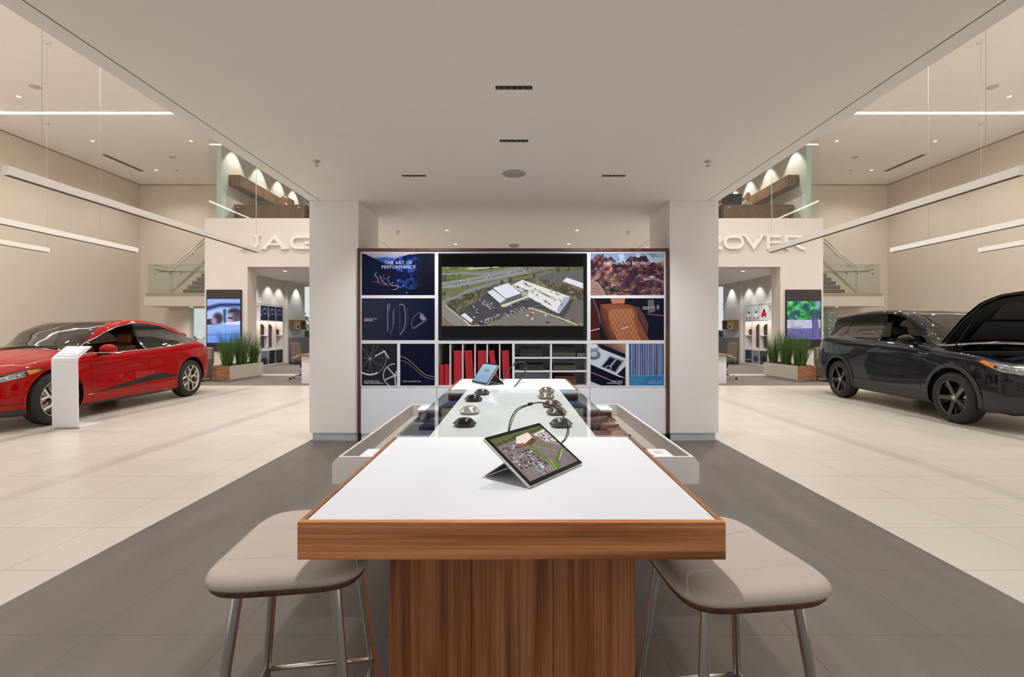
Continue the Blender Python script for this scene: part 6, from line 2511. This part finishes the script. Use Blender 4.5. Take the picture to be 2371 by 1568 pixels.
# ------------------------------------------------------------------ planters with tall grass, lounge chairs
def planter(s, nm):
    # end panel nearest the camera, long side running back
    A = P(532 if s < 0 else 1847, 885, FY(885))
    Bf = FY(871.5)
    Bp = P(609.5 if s < 0 else 1768, 871.5, Bf)
    C = P(491 if s < 0 else 1890, 883.5, FY(883.5))
    A.z = Bp.z = C.z = 0
    h = (885 - 848) * FY(885) / F
    t = thing('planter', 'long cream planter box with walnut end beside the %s car' % nm, 'planter', tuple(A))
    D = C + (Bp - A)

    def ring(ins, z0, z1, a, b, c_, d):
        pass
    base = .06
    for p, q, m, name in ((A, Bp, 'greige', 'long_side'), (A, C, 'walnut_e', 'end_panel'), (C, D, 'greige', 'long_side'), (Bp, D, M['walnut_d'], 'end_panel')):
        u = (q - p).normalized()
        cen = (A + Bp + C + D) / 4
        nn = Vector((-u.y, u.x, 0))
        if nn.dot(cen - p) < 0:
            nn = -nn
        ins = nn * .03
        e = u * .001
        mb = MB()
        mb.prism([(p.x, p.y), (q.x, q.y), ((q + ins - u * .03).x, (q + ins - u * .03).y), ((p + ins + u * .03).x, (p + ins + u * .03).y)], base if True else 0, h, 'z')
        mb.build(name, m, t, world=True)
    cen = (A + Bp + C + D) / 4
    sh = lambda p: (cen + (p - cen) * .9)
    MB().prism([(sh(p).x, sh(p).y) for p in (A, Bp, D, C)], 0, base, 'z').build('plinth', 'steel', t, world=True)
    MB().prism([(sh(p).x, sh(p).y) for p in (A, Bp, D, C)], h - .10, h - .05, 'z').build('soil', 'soil', t, world=True)
    rnd = random.Random(3 + s)
    labs = ['nearest the walnut end', 'second from the walnut end', 'in the middle of the box', 'second from the far end', 'at the far end of the box']
    for k in range(5):
        f = .10 + .2 * k
        pos = A + (Bp - A) * f + (C - A) * (.5 + (.2 if k % 2 else -.1))
        pos.z = h - .05
        g = thing('ornamental_grass', 'tall green grass clump in the planter by the %s car, %s' % (nm, labs[k]), 'plant', tuple(pos), 0, 'grass clumps in the planter by the %s car' % nm)
        mb = MB()
        H0 = .95 if k not in (1,) else .85
        for i in range(170):
            a = rnd.uniform(0, 2 * PI)
            r0 = rnd.uniform(0, .11)
            lean = rnd.uniform(.02, .20) + r0
            Hh = H0 * rnd.uniform(.55, 1.12)
            d = Vector((math.cos(a), math.sin(a), 0))
            sd = Vector((-d.y, d.x, 0)) if rnd.random() < .5 else d
            w = rnd.uniform(.004, .008)
            b0 = d * r0
            pr = None
            for j in range(6):
                u = j / 5
                c0 = b0 + d * lean * u ** 1.8 + Vector((0, 0, Hh * u - .05 * lean * u ** 3))
                ww = w * (1 - u) ** .7 + .0006
                pa, pb = mb.bm.verts.new(c0 - sd * ww), mb.bm.verts.new(c0 + sd * ww)
                if pr:
                    mb.bm.faces.new((pr[0], pr[1], pb, pa)).smooth = True
                pr = (pa, pb)
        mb.build('foliage', 'leaf', g)


planter(-1, 'red')
planter(1, 'black')


def lounge(s, nm):
    t = thing('lounge_chair', 'grey-brown upholstered lounge chair between the planter and the %s car' % nm, 'armchair', (s * 8.62, 12.75, 0))
    MB().box(-.36, .36, -.34, .34, .08, .42, .03).build('seat', 'sofa', t)
    MB().box(-.36, .36, .24, .36, .42, .90, .04).build('backrest', 'sofa', t)
    MB().box(-.38, -.27, -.34, .30, .08, .62, .03).build('armrest', 'sofa', t)
    MB().box(.27, .38, -.34, .30, .08, .62, .03).build('armrest', 'sofa', t)
    MB().box(-.37, .37, -.37, -.34, .04, .80, .02).build('front_panel', 'sofa', t)
    for a in (-.3, .3):
        for b in (-.3, .28):
            MB().box(a - .02, a + .02, b - .02, b + .02, 0, .08).build('leg', 'steel', t)


lounge(-1, 'red')
lounge(1, 'black')


# ------------------------------------------------------------------ lower office: shelving, niche, desk, chair
def office(s, nm):
    X = s * (XI - .01)
    t = thing('office_shelving', 'white lit shelving with picture panels inside the opening by the %s car' % nm, 'shelving', (X, 18.5, 0))
    cols = [16.97, 17.56, 18.15, 18.74, 19.33, 19.92]
    rows = [(0.04, .58), (.62, 1.72), (1.77, 2.34)]
    fr = MB()
    dd = s * .36
    for c_ in cols:
        fr.box(X, X + dd, c_ - .015, c_ + .015, 0.0, 2.38)
    for z in (.02, .60, 1.745, 2.36):
        fr.box(X, X + dd, cols[0], cols[-1], z - .02, z + .02)
    fr.box(X + dd, X + dd + s * .01, cols[0], cols[-1], 0, 2.38)
    for i in (2, 4):
        fr.box(X, X + dd, cols[i], cols[i + 1], 1.16, 1.185)
    fr.build('frame', 'frame', t, world=True)
    pics = []
    if s < 0:
        c = Canvas(90, 44, (24, 32, 46))
        pts = [(4, 30), (18, 26), (30, 10), (60, 8), (78, 16), (84, 28)]
        c.line(pts, 3, (90, 96, 230), .8, 2)
        c.line(pts, 1, (190, 190, 255), .9)
        c.line([(40, 24), (62, 24)], 1.6, (220, 224, 235))
        top = [c, c, c]
        b1 = Canvas(44, 44, (120, 120, 124))
        b1.blob(20, 36, 22, 14, (30, 32, 50))
        b2 = Canvas(44, 44, (90, 84, 84))
        b2.poly([(10, 0), (44, 0), (30, 44), (0, 44)], (40, 38, 42))
        b3 = Canvas(44, 44, (44, 46, 52))
        b3.poly([(10, 8), (34, 6), (30, 34), (14, 36)], (70, 72, 80))
        low = [b1, b2, b3]
    else:
        c = Canvas(90, 44, (206, 214, 222))
        c.poly([(4, 30), (14, 22), (32, 20), (44, 12), (64, 12), (76, 22), (86, 26), (86, 34), (4, 36)], (240, 242, 244))
        c.poly([(34, 20), (46, 14), (62, 14), (70, 21)], (50, 60, 72))
        c.blob(22, 35, 6, 5, (40, 44, 50), 1, .1)
        c.blob(70, 35, 6, 5, (40, 44, 50), 1, .1)
        c.line([(0, 40), (90, 38)], 4, (170, 178, 188), .6)
        c2 = Canvas(90, 44, (220, 226, 232))
        c2.poly([(18, 28), (26, 20), (36, 18), (44, 10), (62, 10), (72, 20), (80, 24), (80, 32), (18, 33)], (200, 26, 44))
        c2.poly([(38, 18), (46, 12), (60, 12), (67, 19)], (60, 30, 44))
        c2.blob(32, 33, 5, 4.5, (40, 34, 40), 1, .1)
        c2.blob(68, 33, 5, 4.5, (40, 34, 40), 1, .1)
        top = [c2, c, c]
        b1 = Canvas(44, 44, (70, 72, 74))
        b1.blob(24, 26, 16, 9, (26, 26, 30))
        b2 = Canvas(44, 44, (130, 132, 136))
        b2.blob(22, 28, 14, 10, (60, 62, 70))
        b3 = Canvas(44, 44, (60, 62, 66))
        b3.line([(8, 34), (36, 32)], 2, (190, 190, 190))
        low = [b1, b2, b3]
    rot = Matrix.Rotation(-s * PI / 2, 4, 'Z') if s > 0 else Matrix.Rotation(PI / 2, 4, 'Z')

    def put(cv, y0, y1, z0, z1, name):
        # picture facing the aisle
        cv.mesh(name, -(y1 - y0) / 2, (y1 - y0) / 2, z0, z1, M['print'], t, mtx=Matrix.Translation((-s * .003, (y0 + y1) / 2 - 18.5, 0)) @ rot)
    for i, cv in enumerate(top):
        a = 18.15 + .59 * i
        put(cv, a + .02, a + .57, 1.78, 2.335, 'picture_panel')
    for i, cv in enumerate(low):
        a = 18.15 + .59 * i
        put(cv, a + .02, a + .57, .05, .575, 'picture_panel')
    # lit wood backs
    MB().box(X + dd * .9, X + dd * .95, cols[0], cols[-1], .62, 1.72).build('wood_back', mat('pale_wood_back_' + nm, rgb(206, 176, 146), .5), t, world=True)
    for i in range(5):
        y_ = cols[i] + .02
        MB().box(X + dd * .1, X + dd * .8, y_, y_ + .55, 1.715, 1.722).build('shelf_light', mat('warm_strip', rgb(255, 220, 180), .5, emit=(1, .78, .55, 1), estr=3.5), t, world=True)
    # garments / accessories hung in the bays
    labs = ['dark coat hanging in the lit bay nearest the doorway', 'brown coat hanging in the middle lit bay', 'dark bag on the lit shelf in the last bay']
    for i in range(3):
        y_ = 18.45 + .59 * i
        colr = [(58, 50, 50), (92, 66, 60), (74, 50, 40)][i]
        g = thing('hanging_garment' if i < 2 else 'leather_bag', labs[i] + ' by the %s car' % nm, 'coat' if i < 2 else 'bag', (X + s * .12, y_ - .04, .7 if i < 2 else 1.19))
        if i < 2:
            MB().prism([(-.17, 0), (.17, 0), (.15, .5), (.19, .82), (.06, .92), (-.06, .92), (-.19, .82), (-.15, .5)], -.05, .05, 'x', bev=.02).build('cloth', mat('coat_%s_%d' % (nm, i), rgb(*colr), .8), g)
            MB().tube([(0, 0, .9), (0, 0, .96), (0, .02, 1.0)], .004, 6).build('hanger', 'steel', g)
        else:
            MB().box(-.07, .07, -.14, .14, 0, .24, .03).build('bag_body', mat('bag_' + nm, rgb(*colr), .5), g)
            MB().tube([(0, -.06, .23), (0, -.05, .32), (0, .05, .32), (0, .06, .23)], .008, 8).build('handle', 'blackm', g)
    # wall washers
    for yy in (17.6, 18.75, 19.6, 20.9):
        spot('office_wall_washer', (s * (XI - .45), yy, 3.43), 42, 80, .6, .04, (1, .95, .88), (s * (XI + .1), yy, 1.6))
    for xx in (-3, -6, -8):
        spot('office_light', (-s * xx, 17.4, 3.43), 280, 140, .5, .1, (1, .96, .9))
    # niche wall: dark cabinet, gold lit niche with a frame
    Xn = s * (XI - .12)
    n = thing('office_cabinet', 'dark grey low cabinet against the office wall by the %s car' % nm, 'cabinet', (Xn, 20.9, 0))
    MB().box(Xn - s * .35, Xn - s * .002, 20.2, 21.6, .02, 1.07, .006).build('carcass', mat('dark_laminate_' + nm, rgb(104, 96, 98), .4), n, world=True)
    MB().box(Xn - s * .354, Xn - s * .3505, 20.88, 20.886, .05, 1.04).build('door_gap', 'gap', n, world=True)
    n = thing('wall_niche_box', 'gold lit box niche on the office wall by the %s car' % nm, 'shelf', (Xn, 20.9, 1.4))
    b = MB()
    y0, y1, z0, z1 = 20.25, 21.35, 1.42, 1.83
    dp = -s * .22
    b.box(Xn - s * .003, Xn + dp, y0, y1, z0, z0 + .02)
    b.box(Xn - s * .003, Xn + dp, y0, y1, z1 - .02, z1)
    b.box(Xn - s * .003, Xn + dp, y0, y0 + .02, z0 + .02, z1 - .02)
    b.box(Xn - s * .003, Xn + dp, y1 - .02, y1, z0 + .02, z1 - .02)
    b.build('box', mat('niche_gold_' + nm, rgb(120, 96, 56), .4), n, world=True)
    MB().box(Xn - s * .003, Xn - s * .01, y0 + .02, y1 - .02, z0 + .02, z1 - .02).build('back', mat('niche_back_' + nm, rgb(90, 66, 40), .5, emit=(1, .7, .3, 1), estr=.12), n, world=True)  # faint amber lamplight put into the panel as glow, no niche lamp
    f = thing('picture_frame', 'small white picture frame standing in the gold niche by the %s car' % nm, 'frame', (Xn - s * .14, 20.75, z0 + .021))
    MB().box(-.012, .012, -.13, .13, 0, .22, .003).build('frame', 'pend', f)
    MB().box(-s * .0125, -s * .0135, -.09, .09, .04, .18).build('photo', 'blackm', f)
    # desk and task chair
    d = thing('desk', 'pale office desk end showing beside the column near the %s car' % nm, 'desk', (s * 5.2, 12.35, 0))
    xd = (VX - 702) * 12.3 / F
    MB().box(s * (xd - .9), s * xd, 12.2, 12.24, .0, .70).build('end_panel', 'frame', d, world=True)
    MB().box(s * (xd - .9), s * (xd + .10), 12.1, 12.95, .715, .745, .003).build('desk_top', 'walnut_e', d, world=True)
    MB().box(s * (xd - .04), s * xd, 12.24, 12.9, .0, .715).build('leg_panel', 'frame', d, world=True)
    ch = thing('office_chair', 'brown-grey office chair on castors at the desk near the %s car' % nm, 'chair', (s * 5.98, 13.35, 0), 0)
    k = .95
    bk = MB()
    bk.box(-.24, .24, -.02, .02, 0, .52, .018, 3)
    for v in bk.bm.verts:
        v.co.y += .10 * (v.co.x / .24) ** 2 * .5
    bk.xform(Matrix.Translation((s * .16, 0, .50)) @ Matrix.Rotation(s * PI / 2 * .4, 4, 'Z') @ Matrix.Rotation(.12, 4, 'X')).build('backrest', mat('chair_mesh_' + nm, rgb(116, 104, 88), .8), ch)
    MB().box(-.24, .24, -.24, .24, .42, .50, .03, 3).build('seat', 'blackm', ch)
    MB().tube([(0, 0, .10), (0, 0, .42)], .025, 12).build('column', 'chrome', ch)
    for i in range(5):
        a = 2 * PI * i / 5 + .2
        lg = MB().tube([(0, 0, .12), (.30 * math.cos(a), .30 * math.sin(a), .07)], [.022, .014], 8).build('leg', 'chrome', ch)
        MB().lathe([(0, -.02), (.026, -.02), (.026, .02), (0, .02)], 14, 'y', c=(.30 * math.cos(a), .30 * math.sin(a), .027)).build('castor', 'blackm', lg)
    MB().tube([(s * .10, -.26, .46), (s * .12, -.30, .60), (-s * .12, -.30, .68)], .014, 8).build('armrest', 'alu', ch)
    MB().tube([(s * .10, .26, .46), (s * .12, .30, .60), (-s * .12, .30, .68)], .014, 8).build('armrest', 'alu', ch)
    for (yy, xx) in ((16.6, 8.0), (18.2, 7.6)):
        tt = thing('ceiling_downlight', 'round downlight in the office ceiling by the %s car, %s' % (nm, 'near the doorway' if yy < 17 else 'deeper in the room'), 'ceiling light', (s * xx, yy, 3.45))
        MB().lathe([(.06, 0), (.08, 0), (.08, -.012), (.06, -.012)], 20, cap=False).build('trim_ring', 'pend', tt)
        MB().lathe([(0, -.004), (.06, -.004)], 20).build('lens', 'lamp', tt)


office(-1, 'red')
office(1, 'black')


# ------------------------------------------------------------------ upper office
def upper(s, nm):
    UF = BZ - .019
    Xi = s * (XO - .002)
    wd_ = wood('upper_walnut_' + nm, rgb(134, 100, 72), rgb(112, 82, 58), (5, .6, .6))
    z1, z0 = P(0, 405, YG + .45).z, P(0, 430, YG + .45).z
    t = thing('wall_cabinet', 'long brown wall cabinet in the glazed upper office over the %s car side' % nm, 'cabinet', (Xi, 16, z0))
    MB().box(Xi, Xi - s * .36, YG + .45, 17.6, z0, z1).build('carcass', wd_, t, world=True)
    t = thing('tall_cabinet', 'tall brown cabinet with open dark shelves behind the wall cabinet upstairs, %s car side' % nm, 'cabinet', (Xi, 18, UF))
    MB().box(Xi, Xi - s * .55, 17.65, 18.1, UF, z1 + .08).build('carcass', wd_, t, world=True)
    MB().box(Xi, Xi - s * .55, 18.5, 18.54, UF, z1 - .1).build('side_panel', wd_, t, world=True)
    for k in range(4):
        MB().box(Xi, Xi - s * .52, 18.1, 18.5, UF + .05 + k * .4, UF + .08 + k * .4).build('shelf', wd_, t, world=True)
    # counter desk along the glass
    Yd = YG + .75
    xa, xb = (VX - 525) * Yd / F, (VX - 705) * Yd / F
    zt_ = P(0, 474, Yd).z
    t = thing('counter_desk', 'brown counter desk behind the upper glass over the %s car side' % nm, 'desk', (s * 7.5, Yd, UF))
    xa = XO - .01
    MB().box(s * xa, s * xb, Yd, Yd + .04, UF, zt_ - .03).build('front_panel', wd_, t, world=True)
    MB().box(s * xa, s * (xb - .03), Yd - .01, Yd + .75, zt_ - .03, zt_).build('desk_top', wd_, t, world=True)
    MB().box(s * (xb + .04), s * xb, Yd + .04, Yd + .7, UF, zt_ - .03).build('side_panel', wd_, t, world=True)
    t = thing('open_bookcase', 'dark open bookcase at the end of the upper counter, %s car side' % nm, 'bookcase', (s * (xb - .3), Yd, UF))
    MB().box(s * (xb - .02), s * (xb - .05), Yd, Yd + .5, UF, zt_).build('side_panel', M['walnut_d'], t, world=True)
    MB().box(s * (xb - .5), s * (xb - .53), Yd, Yd + .5, UF, zt_).build('side_panel', M['walnut_d'], t, world=True)
    MB().box(s * (xb - .05), s * (xb - .5), Yd + .46, Yd + .5, UF, zt_).build('back', 'gap', t, world=True)
    for k in range(3):
        MB().box(s * (xb - .05), s * (xb - .5), Yd, Yd + .46, UF + .3 + k * .22, UF + .32 + k * .22).build('shelf', M['walnut_d'], t, world=True)
    for yy in (15.1, 16.6, 18.0, 19.2):
        spot('upper_wall_washer', (s * (XO - .5), yy, HH - .04), 110, 70, .35, .04, (1, .95, .86), (s * (XO + .1), yy, 5.2))
    for xx in (4, 7):
        spot('upper_light', (s * xx, 16.8, HH - .04), 300, 140, .5, .1, (1, .95, .88))


upper(-1, 'red')
upper(1, 'black')

# ------------------------------------------------------------------ people in the upper office
def person(name_lab, loc, rz, shirt, hairc, hair_amt, skin):
    t = thing('person', name_lab, 'person', loc, rz)

    def skinned(name, verts, edges, radii, m, par, sub=2):
        me = bpy.data.meshes.new('skel')
        me.from_pydata(verts, edges, [])
        o = bpy.data.objects.new('skel', me)
        COL.objects.link(o)
        md = o.modifiers.new('s', 'SKIN')
        me.skin_vertices.new() if not me.skin_vertices else None
        for i, r_ in enumerate(radii):
            me.skin_vertices[0].data[i].radius = r_ if isinstance(r_, tuple) else (r_, r_)
        me.skin_vertices[0].data[0].use_root = True
        s2 = o.modifiers.new('b', 'SUBSURF')
        s2.levels = s2.render_levels = sub
        dg = bpy.context.evaluated_depsgraph_get()
        nm_ = bpy.data.meshes.new_from_object(o.evaluated_get(dg))
        bpy.data.objects.remove(o)
        nm_.name = name
        for p in nm_.polygons:
            p.use_smooth = True
        nm_.materials.clear()
        nm_.materials.append(m)
        return link(name, nm_, par)
    # seated: pelvis .50, shoulders 1.0, head 1.28; facing -y
    V = [(0, 0, .52), (0, .01, .70), (0, .02, .88), (0, .01, 1.0), (0, 0, 1.07), (0, -.02, 1.15), (0, -.03, 1.24),
         (.15, .01, .99), (.21, -.02, .80), (.17, -.24, .76), (.13, -.34, .78), (-.15, .01, .99), (-.21, -.02, .80), (-.17, -.24, .76), (-.13, -.34, .78),
         (.10, -.04, .50), (.12, -.42, .50), (.12, -.44, .12), (.12, -.54, .06), (-.10, -.04, .50), (-.12, -.42, .50), (-.12, -.44, .12), (-.12, -.54, .06)]
    E = [(0, 1), (1, 2), (2, 3), (3, 4), (4, 5), (5, 6), (3, 7), (7, 8), (8, 9), (9, 10), (3, 11), (11, 12), (12, 13), (13, 14), (0, 15), (15, 16), (16, 17), (17, 18), (0, 19), (19, 20), (20, 21), (21, 22)]
    Rr = [.13, .125, .14, .12, .055, .075, .085, .06, .045, .034, .035, .06, .045, .034, .035, .085, .065, .045, .04, .085, .065, .045, .04]
    sk = mat('skin_' + name_lab.split()[1], skin, .5)
    skinned('body', V, E, Rr, sk, t)
    VS = V[:4] + [(0, 0, 1.05)] + V[7:10] + V[11:14]
    ES = [(0, 1), (1, 2), (2, 3), (3, 4), (3, 5), (5, 6), (6, 7), (3, 8), (8, 9), (9, 10)]
    skinned('shirt', VS, ES, [.142, .138, .152, .132, .068, .072, .057, .046, .072, .057, .046], shirt, t)
    VT = [V[0]] + [V[15], V[16], V[17]] + [V[19], V[20], V[21]]
    skinned('trousers', VT, [(0, 1), (1, 2), (2, 3), (0, 4), (4, 5), (5, 6)], [.14, .095, .075, .055, .095, .075, .055], M['blackm'], t)
    h = MB()
    h.ball((0, -.03, 1.24), .1, 24, sc=(.76, .96, 1.14))
    for v in h.bm.verts:
        if v.co.y < -.10 and v.co.z < 1.22:
            v.co.y += .004
    h.ball((0, -.135, 1.225), .016, 10, sc=(.8, 1.1, 1.3))
    for sx__ in (-1, 1):
        h.ball((sx__ * .079, -.02, 1.235), .02, 10, sc=(.4, .8, 1.2))
    h.build('head', sk, t)
    e = MB()
    for sx__ in (-1, 1):
        e.ball((sx__ * .03, -.118, 1.255), .009, 10)
    e.build('eyes', 'blackm', t)
    MB().box(-.022, .022, -.128, -.12, 1.178, 1.184, .002).build('mouth', mat('lip_' + name_lab.split()[1], rgb(150, 80, 70), .5), t)
    hr = MB().ball((0, -.018, 1.262 if hair_amt else 1.235), .1, 20, sc=(.80, .98, 1.1))
    dele = [v for v in hr.bm.verts if (v.co.y < -.07 and v.co.z < 1.32) or v.co.z < 1.20 or (not hair_amt and v.co.z > 1.29)]
    bmesh.ops.delete(hr.bm, geom=dele, context='VERTS')
    hr.build('hair', mat('hair_' + name_lab.split()[1], hairc, .6), t)
    return t


UFZ = BZ - .02
p_ = P(660, 462, 16.0)
person('balding seated person in a white shirt behind the upper counter desk, red car side', (p_.x, 16.0, p_.z - 1.235), -.6, mat('shirt_white', rgb(226, 226, 226), .7), rgb(150, 110, 90), False, rgb(206, 146, 116))
p_ = P(1722, 452, 15.95)
person('seated person in a pale blue shirt beside a monitor upstairs, black car side', (p_.x + .1, 15.95, p_.z - 1.27), .5, mat('shirt_blue', rgb(204, 212, 228), .7), rgb(216, 206, 190), True, rgb(206, 146, 116))
UPT = P(0, 474, YG + .75).z
xm = P(1696, 455, YG + 1.1).x
t = thing('computer_monitor', 'black computer monitor standing on the upper counter, black car side', 'monitor', (xm, YG + 1.15, UPT))
MB().box(-.33, .33, -.015, .015, .07, .46, .006).build('panel', M['black'], t)
MB().box(-.03, .03, .015, .04, .0, .25).build('stand', M['blackm'], t)
MB().box(-.12, .12, -.05, .10, 0, .012).build('foot', M['blackm'], t)
t = thing('desk_chair', 'dark green office chair at the upper counter, red car side', 'chair', (-8.45, 16.1, UFZ))
MB().box(-.2, .2, -.02, .02, .45, 1.0, .02, 3).xform(Matrix.Rotation(.5, 4, 'Z')).build('backrest', mat('chair_teal', rgb(60, 76, 76), .7), t)
MB().box(-.22, .22, -.2, .2, .42, .48, .02).build('seat', 'blackm', t)
MB().tube([(0, 0, 0), (0, 0, .42)], .03, 10).build('column', 'chrome', t)
for px_, lb in ((1797, 'small dark telephone on the upper counter, black car side'), (1816, 'low dark card reader on the upper counter, black car side')):
    q = P(px_, 471, YG + 1.0)
    t = thing('desk_phone', lb, 'phone', (q.x, YG + 1.0, UPT))
    MB().box(-.07, .07, -.06, .06, 0, .05, .01).build('body', M['blackm'], t)
    MB().tube([(-.06, -.02, .06), (.06, -.02, .06)], .014, 8).build('handset', M['blackm'], t)
t = thing('photo_board', 'white notice sheet on the upper office wall, red car side', 'notice', (-XO + .003, 18.9, 6.2))
MB().box(0, .006, -.12, .12, 0, .5).build('sheet', 'pend', t)

# ------------------------------------------------------------------ outside the windows
M['ground'] = noisy('outside_asphalt', rgb(120, 122, 126), .9, .1, 2)
struct('ground_outside', MB().box(-60, 60, 24.001, 90, -.2, -.05), 'ground')
rnd = random.Random(9)
M['tree'] = noisy('tree_leaf', rgb(140, 152, 124), .8, .4, 3)
M['bark'] = noisy('tree_bark', rgb(96, 84, 72), .9, .2, 10)
k = 0
for x in (-30, -24.5, -20, -17, -13.5, -9.5, 9.5, 13, 17, 20.5, 25, 30):
    y = 34 + rnd.uniform(-3, 6)
    h = rnd.uniform(3.2, 6.0)
    t = thing('tree', 'pale bushy tree outside the rear windows behind the parked cars', 'tree', (x, y, -.05), 0, 'trees outside the rear windows')
    MB().tube([(0, 0, 0), (0, 0, h * .7)], [.16, .07], 8).build('trunk', 'bark', t)
    mb = MB()
    for i in range(3600):
        a, r_, zz = rnd.uniform(0, 2 * PI), rnd.uniform(.1, 1) ** .6 * 1.5, rnd.uniform(.25, 1.0)
        r_ *= math.sin(PI * min(.98, zz * .8 + .1)) + .1
        c0 = Vector((r_ * math.cos(a), r_ * math.sin(a), h * zz))
        d1 = Vector((rnd.uniform(-1, 1), rnd.uniform(-1, 1), rnd.uniform(-1, 1))).normalized() * .09
        d2 = d1.orthogonal().normalized() * .05
        mb.quad(c0 - d1, c0 - d2, c0 + d1, c0 + d2)
    mb.build('foliage', 'tree', t)


def outcar(x, y, rz, colr, label):
    t = thing('parked_car', label, 'car', (x, y, -.05), rz, 'cars parked outside the rear windows')
    m = mat('parked_paint_%d' % int(x * 10), colr, .3, .2, .5, 1)
    MB().prism([(-2.2, .35), (-2.25, .8), (-2.0, .98), (-1.2, 1.04), (-.9, .98), (1.0, .98), (2.1, .86), (2.25, .55), (2.2, .35)], -.88, .88, 'y', bev=.06).build('body_shell', m, t)
    MB().prism([(-1.8, .97), (-1.3, 1.44), (.1, 1.48), (1.1, .97)], -.74, .74, 'y', bev=.05).build('glasshouse', 'black', t)
    for a in (-1.4, 1.4):
        for b in (-.86, .86):
            MB().lathe([(0, -.1), (.33, -.1), (.33, .1), (0, .1)], 20, 'y', c=(a, b * .93, .33)).build('wheel', 'tyre', t)


for i, (x, y, colr) in enumerate([(-15.8, 27, rgb(220, 224, 228)), (-19.5, 27.2, rgb(90, 96, 104)), (-11.8, 27.3, rgb(225, 228, 230)), (15.8, 28, rgb(70, 76, 84)), (11.6, 27, rgb(200, 204, 208)), (19.8, 27.4, rgb(210, 212, 214))]):
    outcar(x, y, PI / 2 + .1 * (i % 3), colr, ['white car parked outside the rear window behind the red car', 'dark grey car parked outside, farther out behind the red car', 'white car parked outside behind the lower office, red car side',
                                              'dark car parked outside the rear window behind the black car', 'silver car parked outside behind the lower office, black car side', 'pale car parked outside, farther out behind the black car'][i])
